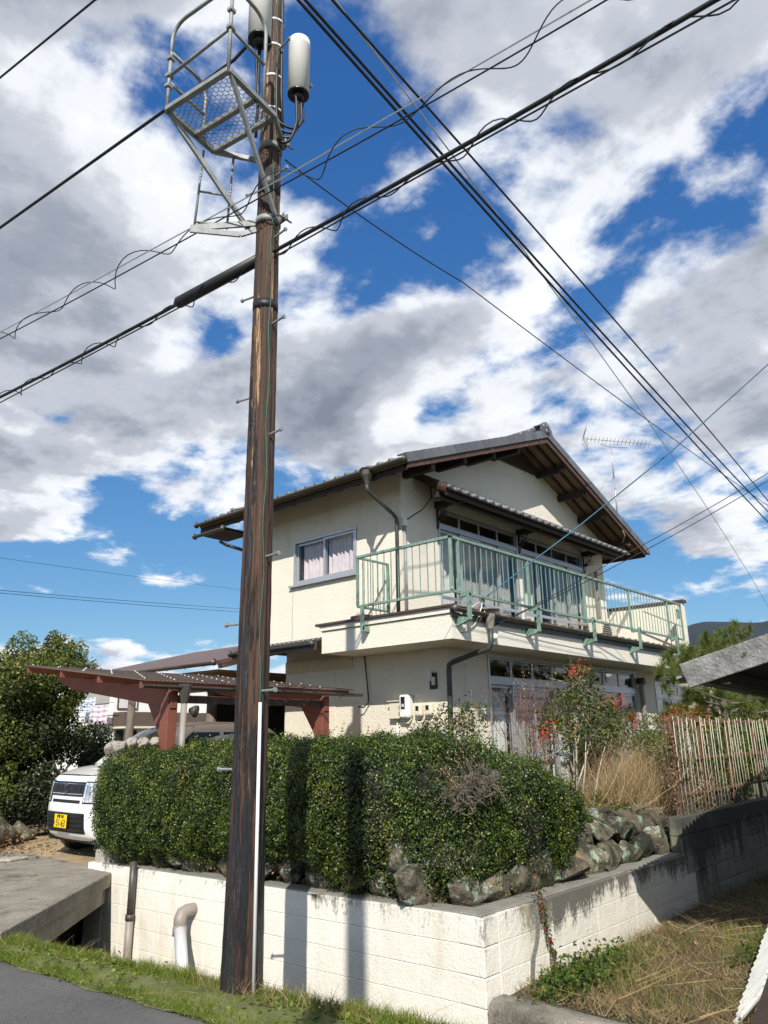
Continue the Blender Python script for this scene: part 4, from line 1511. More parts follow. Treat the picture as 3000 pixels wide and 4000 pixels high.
# hopper and swan-neck downpipe
m = MB()
hx, hy, hz = EL - .06, 8.46, roofz(EL)
m.lathe([(.04, -.26), (.055, -.2), (.10, -.10), (.105, .0), (.125, .0), (.13, .02), (.10, .03)], (hx, hy, hz - .02), (0, 0, 1), 6); m.build('rain_hopper', browngutter, house)
m = MB()
m.tube([(hx, hy, hz - .27), (hx, hy, hz - .36), (hx + .04, hy - .02, hz - .42), (W - .10, Y2 + .1, 5.42), (W - .06, Y2 + .06, 5.34), (W - .06, Y2 + .055, 5.2), (W - .06, Y2 + .055, 3.5)], .034, 12); m.build('downpipe', blackgutter, house, True)
m = MB(); m.tube([(W - .055, Y2 - .06 + .0, 5.30), (W - .03, Y2 - .10, 3.5)], .001, 4)
m = MB(); m.tube([(W + .05, Y2 - .035, 5.25), (W + .05, Y2 - .035, 3.5)], .03, 10); m.build('conduit', alu, house, True)
m = MB(); m.box(W + .0, W + .10, Y2 - .085, Y2 - .001, 5.20, 5.36); m.build('conduit_head', plasticw, house, bevel=.01)
m = MB(); m.tube([(W + .05, Y2 - .06, 5.3), (W + .25, Y2 - .3, 5.5), (W + .45, Y2 - .35, 5.75), (W + .5, Y2 - .3, 6.0)], .012, 6); m.build('aerial_lead', cablem, house, True)
m = MB(); m.tube([(EL + .2, 13.0, roofz(EL) - .42), (EL + .3, 12.9, roofz(EL) - .5), (W - .05, 12.4, 5.35)], .035, 10); m.build('downpipe', blackgutter, house, True)

# ---- pent roof over the balcony doors -----------------------------------
pent = MB()
PY0, PZ0, PZ1 = 7.66, 5.86, 6.30
pent.prism([(10.25, PY0 + .02, PZ0 - .02), (10.25, Y2, PZ1 - .02), (10.25, Y2, PZ1 - .07), (10.25, PY0 + .02, PZ0 - .07)], (7.2, 0, 0))
pent = pent.build('pent_roof', darkwood, house)
pang = math.atan((PZ1 - PZ0) / (Y2 - PY0))
x = 10.27
rotp = Matrix(((1, 0, 0), (0, math.cos(pang), -math.sin(pang)), (0, math.sin(pang), math.cos(pang))))
while x < 17.35:
    for r_ in range(4):
        yy = PY0 - .05 + r_ * .215
        o = link('tile', te if r_ == 0 else tm, pent, (x, yy, PZ0 - .01 + (yy - PY0) * math.tan(pang)))
        o.rotation_euler = rotp.to_euler()
    x += TW
m = MB(); m.box(10.3, 17.4, PY0 + .03, PY0 + .06, PZ0 - .14, PZ0 - .02); m.build('pent_fascia', darkwood, pent)
m = MB(); m.box(10.3, 17.4, PY0 + .2, PY0 + .29, PZ0 - .14, PZ0 - .04); m.build('pent_beam', darkwood, pent)
for k in range(24):
    xx = 10.35 + k * .3
    m = MB(); m.prism([(xx, PY0 + .06, PZ0 - .07), (xx, Y2, PZ1 - .075), (xx, Y2, PZ1 - .115), (xx, PY0 + .06, PZ0 - .11)], (.035, 0, 0)); m.build('pent_rafter', darkwood, pent)
m = MB(); m.bar((10.28, PY0 + .0, PZ0 - .03), (10.28, Y2, PZ1 - .04), .04, .13); m.build('pent_end_board', redwood, pent)
for x in (10.93, 13.77, 16.68):
    m = MB(); m.box(x - .05, x + .05, PY0 + .15, Y2 + .02, 5.74, 5.86); m.build('pent_bracket', darkwood, pent, bevel=.006)
    m = MB()   # fan-shaped iron bracket
    for k in range(6):
        t = R(8 + k * 15)
        m.bar((x, Y2 - .03, 5.50), (x, Y2 - .03 - .26 * math.sin(t) * (1 if k > 0 else .6), 5.50 + .22 * math.cos(t)), .012, .014)
    m.tube([(x, Y2 - .025, 5.72), (x, Y2 - .15, 5.70), (x, Y2 - .27, 5.735)], .008, 5)
    m.tube([(x, Y2 - .27, 5.73), (x, Y2 - .16, 5.60), (x, Y2 - .07, 5.50), (x, Y2 - .05, 5.36), (x, Y2 - .02, 5.34)], .010, 5)
    m.bar((x, Y2 - .02, 5.74), (x, Y2 - .02, 5.34), .02, .02)
    m.build('iron_bracket', carblack, pent)


# ---- windows -------------------------------------------------------------
def curtain(name, mt, p0, p1, z0, z1, depth, parent, waves=9, nrm=(0, 1, 0), nz=6):
    p0, p1, nrm = V(p0), V(p1), V(nrm)
    m = MB()
    ph = random.uniform(0, 6)

    def fn(u, v):
        a = .5 + .5 * math.sin(u * waves * 2 * math.pi + ph + 1.2 * math.sin(u * 11))
        p = p0 + (p1 - p0) * u + nrm * depth * a * (.5 + .5 * v)
        return (p[0], p[1], z1 + (z0 - z1) * v)
    m.grid(fn, 70, nz)
    return m.build(name, mt, parent, True)


def frame_bars(m, axis, val, dep, a0, a1, z0, z1, t):
    for (p, q, r, s_) in ((a0, a0 + t, z0, z1), (a1 - t, a1, z0, z1), (a0 + t, a1 - t, z0, z0 + t), (a0 + t, a1 - t, z1 - t, z1)):
        if axis == 0: m.box(val, val + dep, p, q, r, s_)
        else: m.box(p, q, val, val + dep, r, s_)


def sash(parent, axis, val, a0, a1, z0, z1, gl, t=.04, mid=None, name='sash'):
    m = MB()
    frame_bars(m, axis, val, .03, a0, a1, z0, z1, t)
    if mid:
        if axis == 0: m.box(val + .002, val + .028, a0 + t, a1 - t, mid, mid + .06)
        else: m.box(a0 + t, a1 - t, val + .002, val + .028, mid, mid + .06)
    o = m.build(name, alu, parent)
    m = MB()
    p, q, r_, s_ = a0 + t - .004, a1 - t + .004, z0 + t - .004, z1 - t + .004   # one sheet of glass
    if axis == 0: m.add([(val + .014, p, r_), (val + .014, p, s_), (val + .014, q, s_), (val + .014, q, r_)], [(0, 1, 2, 3)])
    else: m.add([(p, val + .014, r_), (q, val + .014, r_), (q, val + .014, s_), (p, val + .014, s_)], [(0, 1, 2, 3)])
    m.build('pane', gl, parent)
    return o


# side window with pink curtains
m = MB()
frame_bars(m, 0, W - .03, .10, 9.50, 11.235, 4.515, 5.40, .04)
win = m.build('side_window', alu, house)
m = MB(); m.box(W - .075, W, 9.46, 11.33, 4.475, 4.512); m.build('sill', alu, win)
sash(win, 0, W - .005, 9.55, 10.40, 4.56, 5.355, glass, .045)
sash(win, 0, W + .028, 10.355, 11.19, 4.56, 5.355, glass, .045)
curtain('curtain', curtpink, (W + .10, 9.56, 0), (W + .10, 10.36, 0), 4.53, 5.36, .07, win, 7, (1, 0, 0))
curtain('curtain', curtpink, (W + .10, 10.40, 0), (W + .10, 11.06, 0), 4.53, 5.36, .07, win, 6, (1, 0, 0))
hb('window_lining', darkroom, (W + .17, W + 1.2, 9.40, 9.42, 4.4, 5.5), (W + 1.2, W + 1.22, 9.40, 11.3, 4.4, 5.5), (W + .17, W + 1.2, 11.28, 11.3, 4.4, 5.5))
# balcony doors, two openings of four with transoms
BD = 13.77
for (a0, a1) in ((10.97, BD - .06), (BD + .06, 16.63)):
    m = MB(); frame_bars(m, 1, Y2 - .02, .11, a0, a1, 3.56, 5.76, .04)
    m.box(a0 + .04, a1 - .04, Y2 - .02, Y2 + .09, 5.37, 5.46)
    fr = m.build('balcony_door_frame', alu, house)
    n_ = 4
    w = (a1 - a0 - .08) / n_
    for k in range(n_):
        x0 = a0 + .04 + k * w
        sash(fr, 1, Y2 + .02, x0 + .003, x0 + w - .003, 5.47, 5.715, glassd, .022, name='transom_sash')
        sash(fr, 1, Y2 + (.005 if k % 2 else .04), x0 - .012, x0 + w + .012, 3.61, 5.365, glass, .04, 4.05, name='sliding_sash')
    for k in range(n_):
        if (a0 > 12 and k == 1): continue
        x0 = a0 + .06 + k * w
        curtain('curtain', curtgrey if k != 0 else curtwhite, (x0, Y2 + .16, 0), (x0 + w - .04, Y2 + .16, 0), 3.6, 5.40, .05, fr, 6)
hb('door_post', stucco, (BD - .06, BD + .06, Y2 - .006, Y2 + .14, 3.56, 5.76))
# ground floor doors
m = MB(); frame_bars(m, 1, Y1 - .02, .11, 11.02, 16.88, .62, 2.95, .045)
m.box(11.065, 16.835, Y1 - .02, Y1 + .09, 2.45, 2.56)
for x in (13.92,): m.box(x - .03, x + .03, Y1 - .018, Y1 + .085, .66, 2.905)
fr = m.build('garden_door_frame', alu, house)
w = (16.835 - 11.065) / 8
for k in range(8):
    x0 = 11.065 + k * w
    sash(fr, 1, Y1 + .02, x0 + .004, x0 + w - .004, 2.565, 2.90, glassd, .028, name='transom_sash')
    sash(fr, 1, Y1 + (.0 if k % 2 else .04), x0 - .012, x0 + w + .012, .67, 2.445, glass, .045, 1.22, name='sliding_sash')
for k in range(8):
    x0 = 11.10 + k * w
    curtain('curtain', (curtwhite, curtgrey, curtgrey, curtwhite)[k % 4], (x0, Y1 + .15, 0), (x0 + w - .05, Y1 + .15, 0), .66, 2.46, .05, fr, 5)
m = MB(); frame_bars(m, 1, Y1 + .0, .11, 17.98, 19.95, 1.3, 2.76, .045); m.box(18.02, 19.9, Y1, Y1 + .1, 2.40, 2.46)
fr = m.build('wing_window_frame', alu, house)
for k in range(4):
    x0 = 18.025 + k * .472
    sash(fr, 1, Y1 + .03, x0, x0 + .465, 2.465, 2.71, glassd if k else glass, .025, name='transom_sash')
    sash(fr, 1, Y1 + .03, x0, x0 + .465, 1.35, 2.395, glass, .03, name='sliding_sash')
curtain('curtain', curtwhite, (18.03, Y1 + .16, 0), (18.45, Y1 + .16, 0), 1.3, 2.74, .03, fr, 3)

# ---- balcony --------------------------------------------------------------
m = MB()
SX1 = 18.35
m.prism([(S, F, 2.99), (SX1, F, 2.99), (SX1, Y2, 2.99), (W, Y2, 2.99), (W, 9.556, 2.99), (S, 9.556, 2.99)][::-1], (0, 0, .37))
bal = m.build('balcony', slabwhite, house)
m = MB()
m.prism([(S - .03, F - .0, 3.372), (S - .03, 9.58, 3.372), (S + .22, 9.58, 3.372), (S + .22, F, 3.372)], (0, 0, .082)); m.build('parapet_band', slabwhite, bal)
m = MB()
m.prism([(S + .0, F + .02, 3.362), (SX1, F + .02, 3.362), (SX1, F + .24, 3.362), (S + .225, F + .24, 3.362), (S + .225, F + .02, 3.362)], (0, 0, .05)); m.build('parapet_band', slabwhite, bal)
m = MB()
m.prism([(S - .07, F - .02, 3.456), (S - .07, 9.66, 3.456), (W + .0, 9.66, 3.456), (W, F - .02, 3.456)], (0, 0, .04)); m.build('coping', browntrim, bal, bevel=.006)
m = MB(); m.box(S - .02, W, 8.5, 8.85, 3.497, 3.55); m.build('coping_step', browntrim, bal, bevel=.01)
# folded sheet deck: ribs run front to back
m = MB(); m.box(W + .003, SX1, F - .05, Y2 + .02, 3.424, 3.44); m.build('deck_sheet', brownroof, bal)
x = 9.35
while x < SX1 - .1:
    m = MB(); m.prism([(x, F - .07, 3.44), (x + .06, F - .07, 3.44), (x + .045, F - .07, 3.485), (x + .015, F - .07, 3.485)], (0, Y2 - F, .05)); m.build('deck_rib', brownroof, bal)
    x += .30
gb = gutter('gutter', F - .09, 3.435, S - .06, SX1, bal, browngutter, .058, axis=0)
m = MB(); m.box(S, SX1, F - .035, F - .001, 3.30, 3.37); m.build('gutter_board', blackgutter, bal)
# right end parapet
m = MB(); m.box(SX1 + .002, SX1 + .16, F + .0, 12, 2.99, 4.62); m.build('end_parapet', slabwhite, bal)
m = MB(); m.box(SX1 - .03, SX1 + .19, F - .05, 12.03, 4.622, 4.69); m.build('end_coping', browntrim, bal, bevel=.006)
# hopper and bent downpipe at the corner
m = MB(); m.lathe([(.045, -.28), (.06, -.22), (.085, -.1), (.10, 0), (.16, .005), (.17, .02), (.15, .03), (.04, .06)], (9.93, F - .10, 3.48), (0, 0, 1), 8); m.build('rain_hopper', greypipe, bal)
m = MB()
m.tube([(9.93, F - .10, 3.22), (9.93, F - .10, 2.98), (9.92, F - .06, 2.90), (9.90, F + .1, 2.86), (9.86, Y1 - .15, 2.74), (9.86, Y1 - .06, 2.70), (9.86, Y1 - .05, 2.6), (9.86, Y1 - .04, .4)], .042, 12); m.build('downpipe', blackgutter, bal, True)
# railing ------------------------------------------------------------------
RT, RB = 4.505, 3.675
ry, rx = F - .10, S - .10
m = MB(); m.bar((rx - .025, ry, RT), (17.95, ry, RT), .05, .045); m.build('top_rail', green, bal, bevel=.004)
m = MB(); m.bar((rx, ry - .025, RT - .001), (rx, 8.625, RT - .001), .05, .044); m.build('top_rail', green, bal, bevel=.004)
m = MB(); m.bar((rx, ry, RB), (17.92, ry, RB), .035, .04); m.build('bottom_rail', green, bal, bevel=.003)
m = MB(); m.bar((rx, ry, RB - .001), (rx, 8.61, RB - .001), .035, .039); m.build('bottom_rail', green, bal, bevel=.003)
m = MB(); m.bar((rx, 8.6, RT - .002), (W - .15, 8.6, RT - .002), .035, .035); m.build('return_rail', green, bal, bevel=.003)
m = MB(); m.bar((rx, 8.6, RB - .002), (W - .15, 8.6, RB - .002), .035, .035); m.build('return_rail', green, bal, bevel=.003)
xs = [rx, rx + .19, 11.155, 13.145, 15.12, 17.13, 17.93]
for x in xs:
    m = MB(); m.bar((x, ry, RB + .018), (x, ry, RT - .02), .042, .042); m.build('post', green, bal, bevel=.003)
for (x, y) in ((rx, 8.6), (W - .17, 8.6)):
    m = MB(); m.bar((x, y, RB + .018), (x, y, RT - .02), .04, .04); m.build('post', green, bal, bevel=.003)
bb = MB(); bb.bar((0, 0, 0), (0, 0, RT - RB - .03), .0115, .0115); bmesh_ = raw_mesh('baluster', bb.v, bb.f, green)
for x0, x1 in zip(xs[1:-1], xs[2:]):
    n_ = max(2, round((x1 - x0) / .158))
    for k in range(1, n_):
        link('baluster', bmesh_, bal, (x0 + (x1 - x0) * k / n_, ry, RB + .012))
for k in range(1, 13):
    link('baluster', bmesh_, bal, (rx, ry + (8.6 - ry) * k / 13, RB + .012))
for k in range(1, 6):
    link('baluster', bmesh_, bal, (rx + (W - .17 - rx) * k / 6, 8.6, RB + .012))
# brackets carrying the railing
for x in (9.19, 11.155, 13.15, 15.145, 17.15):
    m = MB(); m.bar((x, F - .245, 3.25), (x, F - .245, RB + .02), .055, .05, (0, 1, 0)); m.bar((x, F - .27, RB - .045), (x, ry - .0 + .02, RB - .045), .05, .05)
    m.build('rail_bracket', green, bal, bevel=.003)
    m = MB(); m.prism([(x - .03, F - .215, 3.29), (x - .03, F + .002, 3.33), (x - .03, F + .002, 3.17), (x - .03, F - .215, 3.235)], (.06, 0, 0)); m.build('rail_bracket_arm', green, bal, bevel=.003)
m = MB(); m.bar((S - .15, 8.45, 3.27), (S - .15, 8.45, RB), .05, .05, (0, 1, 0)); m.build('rail_bracket', green, bal, bevel=.003)
m = MB(); m.box(S - .17, S + .002, 8.425, 8.475, 3.25, 3.33); m.build('rail_bracket_arm', green, bal)
m = MB(); m.bar((17.94, ry + .04, 4.0), (17.94, ry + .9, 4.45), .02, .03); m.box(17.9, 17.98, ry + .05, ry + .09, 4.18, 4.4); m.build('end_stay', green, bal)
# service cable anchors on the slab corner
m = MB()
m.tube([(9.83, F - .06, 3.66), (9.75, F - .07, 3.5), (9.62, F - .03, 3.25), (9.45, F - .02, 3.13), (9.33, F - .012, 3.12)], .011, 6)
m.tube([(9.83, F - .06, 3.66), (9.80, F - .10, 3.45), (9.72, F - .04, 3.3)], .009, 6)
m.tube([(9.83, F - .06, 3.66), (9.5, F - .09, 3.5), (9.35, F - .06, 3.42)], .009, 6)
m.build('service_lead', plastic, bal, True)
m = MB(); m.box(9.26, 9.36, F - .04, F - .001, 3.10, 3.16); m.build('junction_box', plastic, bal, bevel=.006)
m = MB(); m.tube([(9.8, F - .07, 3.7), (9.86, F - .05, 3.62), (9.78, F - .09, 3.56), (9.85, F - .09, 3.5)], .02, 6); m.build('cable_splice', wireblue, bal)
m = MB(); m.lathe([(.02, 0), (.05, .02), (.055, .05), (.03, .08)], (10.15, F, 3.10), (0, -1, 0), 12); m.build('insulator', plasticw, bal, True)

# ---- wall fittings ---------------------------------------------------------
def fitting(name, label, cat, parts):
    e = empty(name, parts[0][2], label, cat)
    for (n_, mt, c, sz, bv) in parts:
        m = MB(); m.box(c[0] - sz[0], c[0], c[1] - sz[1] / 2, c[1] + sz[1] / 2, c[2] - sz[2] / 2, c[2] + sz[2] / 2)
        m.build(n_, mt, e, bevel=bv)
    return e


fitting('breaker_box', 'cream metal breaker box left of the electricity meter', 'meter box', [('case', plastic, (W - .001, 8.575, 2.035), (.10, .21, .28), .008), ('lid', plastic, (W - .005, 8.575, 2.18), (.125, .25, .016), .002), ('hinge', galv, (W - .09, 8.465, 2.08), (.015, .016, .05), 0), ('hinge', galv, (W - .09, 8.465, 1.98), (.015, .016, .05), 0)])
fitting('electricity_meter', 'tall white electricity meter with dark display, largest of the wall boxes', 'meter', [('case', plasticw, (W - .001, 8.325, 2.09), (.15, .215, .385), .045), ('display', carblack, (W - .15, 8.335, 2.14), (.004, .085, .20), .002), ('terminal_cover', plasticw, (W - .15, 8.325, 1.955), (.008, .13, .07), .003), ('window', lens, (W - .154, 8.335, 2.10), (.002, .06, .05), 0)])
fitting('meter', 'small white wall meter next to the large one, left of the pair', 'meter', [('case', plastic, (W - .001, 8.075, 2.02), (.09, .145, .195), .03), ('display', carblack, (W - .09, 8.085, 2.045), (.004, .06, .075), .002)])
fitting('meter', 'small white wall meter nearest the leafy shrub, right of the pair', 'meter', [('case', plastic, (W - .001, 7.865, 2.025), (.09, .145, .195), .03), ('display', carblack, (W - .09, 7.875, 2.05), (.004, .06, .075), .002)])
e = empty('wall_lamp', (W, 7.79, 2.49), 'black backed porch lamp beside the corner downpipe, above the meters', 'lamp')
m = MB(); m.box(W - .02, W - .001, 7.715, 7.865, 2.34, 2.60); m.build('back_plate', carblack, e, bevel=.004)
m = MB(); m.tube([(W - .06, 7.825, 2.46), (W - .06, 7.825, 2.64)], [.038, .038], 12); m.build('lamp_shade', plasticw, e, True)
m = MB(); m.box(W - .07, W - .02, 7.735, 7.785, 2.40, 2.53); m.build('sensor', plastic, e, bevel=.006)
m = MB(); m.tube([(W - .03, 8.47, 1.9), (W - .05, 8.40, 1.83), (W - .05, 8.30, 1.82), (W - .04, 8.25, 1.9)], .016, 8); o = m.build('meter_lead', plastic, house, True)
m = MB(); m.tube([(W - .03, 8.56, 1.9), (W - .03, 8.56, .5)], .016, 8); m.build('meter_conduit', whitepipe, house, True)
m = MB(); m.tube([(W - .02, 9.32, 2.99), (W - .06, 9.25, 2.8), (W - .05, 9.2, 2.3), (W - .05, 9.2, 2.18), (W - .1, 9.27, 2.10), (W - .15, 9.35, 2.12)], .013, 6); m.build('wall_cable', cablem, house, True)
m = MB(); m.tube([(16.98, Y1 - .2, 2.72), (16.98, Y1 - .12, 2.70), (16.98, Y1 - .09, 2.6), (17.02, Y1 - .08, 2.2), (17.05, Y1 - .06, 1.0)], .055, 12); m.build('flue_pipe', greypipe, house, True)
m = MB(); m.tube([(16.98, Y1 - .02, 2.74), (16.98, Y1 - .18, 2.74)], .075, 14); m.build('flue_cowl', browngutter, house, True)
m = MB(); m.tube([(17.1, Y2 - .12, 5.42), (17.1, Y2 - .1, 5.3), (17.1, Y2 - .08, 3.6)], .045, 12); m.build('duct', greypipe, house, True)
# air-conditioner on the balcony
ac = empty('air_conditioner', (16.85, 8.05, 3.5), 'beige air conditioner unit standing at the far end of the balcony', 'air conditioner')
m = MB(); m.box(16.35, 17.15, 7.93, 8.24, 3.56, 4.14); m.build('casing', plastic, ac, bevel=.015)
m = MB(); m.lathe([(.22, 0), (.22, .01)], (16.64, 7.925, 3.85), (0, -1, 0), 24); m.build('fan_opening', carblack, ac)
for k in range(9):
    m = MB(); m.bar((16.42, 7.908, 3.65 + k * .05), (16.86, 7.908, 3.65 + k * .05), .006, .006); m.build('grille_bar', plasticw, ac)
for xx in (16.45, 17.05):
    m = MB(); m.box(xx - .06, xx + .06, 7.9, 8.27, 3.49, 3.56); m.build('foot', browntrim, ac)

# ---- porch roof and side wing ----------------------------------------------
m = MB(); m.grid(lambda u, v: (W - .95 * u, 9.58 + 2.3 * v, 3.42 - .22 * u + .012 * math.sin(v * 2.3 / .06 * 2 * math.pi)), 2, 300); porch = m.build('porch_roof', slate, house, True)
m = MB(); m.box(W - .95, W - .93, 9.58, 11.9, 3.06, 3.19); m.build('fascia', browngutter, porch)
gutter('gutter', W - .99, 3.17, 9.62, 11.9, porch, blackgutter, .05)
sc_m = MB(); sc_m.lathe([(.011, 0), (.011, .006), (.004, .012)], (0, 0, 0), (0, 0, 1), 8); screw = raw_mesh('roof_screw', sc_m.v, sc_m.f, white_metal)
for k in range(18):
    for xo in (.22, .62):
        link('roof_screw', screw, porch, (W - xo, 9.62 + k * .128, 3.42 - .22 * xo / .95 + .014))
m = MB(); m.prism([(8.75, 12.1, 3.05), (12.6, 12.1, 4.0), (12.6, 12.1, 3.92), (8.75, 12.1, 2.97)], (0, 6.4, 0)); wing = m.build('side_wing', brownroof, house)
gutter('gutter', 8.72, 3.03, 12.15, 18.4, wing, browngutter, .055)
m = MB(); m.bar((8.8, 12.12, 2.98), (12.6, 12.12, 3.93), .03, .16); m.build('wing_barge_board', redwood, wing)
m = MB(); m.box(8.85, 12.5, 12.2, 18.4, 2.86, 2.90); m.build('wing_soffit', ply, wing)
m = MB(); m.box(10.6, 12.4, 11.4, 11.5, .1, 2.95); m.box(12.3, 12.4, 11.4, 14, .1, 2.95); m.build('porch_wall', stucco_low, wing)
m = MB(); m.box(10.25, 10.6, 11.44, 11.48, .3, 2.6); m.build('porch_screen', alu, wing)
m = MB(); m.box(9.95, 10.28, 11.47, 11.50, .3, 2.6); m.build('porch_screen', curtgrey, wing)
m = MB(); m.box(10.1, 12.2, 13.9, 14.0, .1, 2.9); m.build('porch_back_wall', darkroom, wing)
m = MB(); m.tube([(9.6, 13.4, .1), (9.63, 13.4, 2.9)], [.13, .10], 12); m.build('porch_post', bark, wing, True)
# ------------------------------------------------------------------ carport
cp = empty('carport', (7, 10.3, .1), 'lean-to carport with red steel posts and dark corrugated roof over the white car', 'carport')
CX0, CX1, CY0, CY1 = 5.18, 8.95, 8.66, 12.2
def cz(y): return 2.335 + (y - CY0) * .122
m = MB()
m.grid(lambda u, v: (CX0 + (CX1 - CX0) * u, CY0 + (CY1 - CY0) * v, cz(CY0 + (CY1 - CY0) * v) + .009 * math.sin(u * (CX1 - CX0) / .063 * 2 * math.pi)), 480, 3)
m.build('corrugated_roof', polycarb, cp, True)
for k in range(26):
    for j in range(7):
        if (k + j) % 3: continue
        y = CY0 + .12 + j * .54
        link('roof_screw', screw, cp, (CX0 + .08 + k * .145, y, cz(y) + .014))
for y in (CY0 + .12, CY0 + 1.2, CY0 + 2.3, CY1 - .12):
    m = MB(); m.bar((CX0 + .03, y, cz(y) - .065), (CX1 - .03, y, cz(y) - .065), .05, .09); m.build('purlin', carportred, cp)
for x in (5.66, 8.38):
    m = MB(); m.prism([(x - .05, 8.70, cz(8.7) - .112), (x - .05, 11.95, cz(11.95) - .112), (x - .05, 11.9, cz(11.9) - .17), (x - .05, 11.4, cz(11.4) - .30), (x - .05, 8.70, cz(8.7) - .34)], (.10, 0, 0)); m.build('beam', carportred, cp, bevel=.006)
    m = MB(); m.box(x - .07, x + .07, 8.72, 8.90, .1, cz(8.8) - .11); m.build('post', carportred, cp, bevel=.008)
    m = MB(); m.prism([(x - .045, 8.90, cz(8.9) - .3), (x - .045, 9.28, cz(9.28) - .28), (x - .045, 8.90, 1.62)], (.09, 0, 0)); m.build('gusset', carportred, cp)
m = MB(); m.bar((5.73, 8.78, 2.12), (8.31, 8.78, 2.12), .06, .10); m.build('front_beam', redwood, cp)
gc = gutter('gutter', CY0 - .05, 2.275, CX0 - .04, CX1 + .1, cp, browngutter, .05, axis=0, end=False)
m = MB(); m.lathe([(.04, -.2), (.05, -.16), (.075, -.05), (.085, .03), (.085, .05)], (5.75, CY0 - .05, 2.25), (0, 0, 1), 8); m.build('rain_hopper', browngutter, cp)
m = MB(); m.tube([(5.75, CY0 - .05, 2.1), (5.75, CY0 - .05, .2)], .04, 12); m.build('downpipe', greypipe, cp, True)
m = MB(); m.lathe([(.03, 0), (.075, .07), (.08, .10)], (5.9, 8.70, 1.98), (.5, -.85, -.2), 14); m.build('flood_lamp', browngutter, cp, True)

# ------------------------------------------------------------------ the white car
car = empty('parked_car', (6.9, 10.46, .12), 'small white hatchback car with yellow licence plate parked nose out under the carport', 'car')
CXF, CYC, CG, CL, CW = 5.15, 10.34, .185, 3.36, 1.475


def cl(x, y, z): return (CXF + x, CYC + y, CG + z)


def loft(sections, ny=9):
    """sections: (x, zbottom, ztop, halfwidth, roundness, tumblehome) -> closed body skin"""
    m = MB()
    n = 28
    vs, fs = [], []
    for (x, zb, zt, hw, p, th) in sections:
        zc, hh = (zb + zt) / 2, (zt - zb) / 2
        for k in range(n):
            a = 2 * math.pi * k / n
            ca, sa = math.cos(a), math.sin(a)
            y = math.copysign(abs(ca) ** (2 / p), ca) * hw
            z = math.copysign(abs(sa) ** (2 / p), sa) * hh
            y *= 1 - th * max(0, z / hh * .5 + .5) ** 1.5
            vs.append(cl(x, y, zc + z))
    ns = len(sections)
    for i in range(ns - 1):
        for k in range(n):
            k2 = (k + 1) % n
            fs.append((i * n + k, (i + 1) * n + k, (i + 1) * n + k2, i * n + k2))
    fs.append(tuple(range(n)))
    fs.append(tuple((ns - 1) * n + k for k in range(n))[::-1])
    m.add(vs, fs)
    return m


HW = CW / 2
def fx(y, z):
    """front surface: nearly flat face, rounded corners"""
    t = min(1, abs(y) / HW)
    base = np.interp(z, [.19, .24, .34, .48, .60, .68, .74, .88, .94, .985], [.13, .06, .015, .0, .0, .012, .016, .036, .062, .115])
    return base + .035 * t ** 2 + .20 * t ** 7


body = loft([(.21, .19, .985, HW * .975, 8, .02), (.30, .18, 1.02, HW * .99, 8, .03), (.55, .18, 1.06, HW, 8, .05),
             (.85, .18, 1.09, HW, 8, .05), (1.3, .18, 1.10, HW, 8, .04), (2.6, .18, 1.10, HW, 8, .04), (3.15, .2, 1.08, HW, 7, .05), (3.3, .24, 1.05, HW * .98, 6, .05), (3.355, .3, 1.0, HW * .93, 5, .05)])
body.build('body', paintwhite, car, smooth=True)
m = MB()
def fas(u, v):
    z = .19 + (.985 - .19) * v
    y = (1 - u * 2) * HW * (.985 - .05 * max(0, .1 - v) * 5)
    return cl(fx(y, z), y, z)
m.grid(fas, 48, 30)
m.build('front_fascia', paintwhite, car, True)
m = MB()
def hood(u, v):
    y = (1 - u * 2) * HW * .972
    x0 = fx(y, .985); x = x0 + (.70 - x0) * v
    z = .985 + .105 * math.sin(math.pi / 2 * min(1, v * 1.05)) + .018 * (1 - (y / HW) ** 2) - .05 * abs(y / HW) ** 8 * v
    return cl(x, y, z)
m.grid(hood, 30, 14)
m.build('bonnet', paintwhite, car, True)
cab = loft([(.62, 1.04, 1.075, HW * .90, 5, .02), (.80, 1.02, 1.20, HW * .92, 6, .05), (1.10, 1.0, 1.42, HW * .945, 7, .10), (1.38, 1.0, 1.59, HW * .95, 8, .11), (1.62, 1.0, 1.65, HW * .95, 9, .12), (2.2, 1.0, 1.675, HW * .95, 9, .12), (2.9, 1.0, 1.655, HW * .95, 9, .12),
            (3.15, 1.0, 1.56, HW * .94, 7, .15), (3.29, 1.0, 1.25, HW * .94, 6, .08), (3.33, 1.0, 1.05, HW * .92, 6, .0)])
cab.build('cabin', paintwhite, car, smooth=True, subsurf=1)
# windscreen laid on the raked front
m = MB()
def wsp(u, v):
    x = .70 + (1.42 - .70) * v
    zt = np.interp(x, [.62, .80, 1.10, 1.38], [1.075, 1.20, 1.42, 1.585])
    hw = HW * .80 * (1 - .12 * v)
    y = (u * 2 - 1) * hw
    return cl(x - .02 + .07 * (u * 2 - 1) ** 2, y, zt + .012 - .03 * (u * 2 - 1) ** 4)
m.grid(wsp, 14, 8)
m.build('windscreen', carglass, car, True)
m = MB(); m.grid(lambda u, v: cl(.56 + .13 * v + .05 * (u * 2 - 1) ** 2, (u * 2 - 1) * HW * .83, 1.078 + .03 * v), 12, 2); m.build('cowl', carblack, car, True)
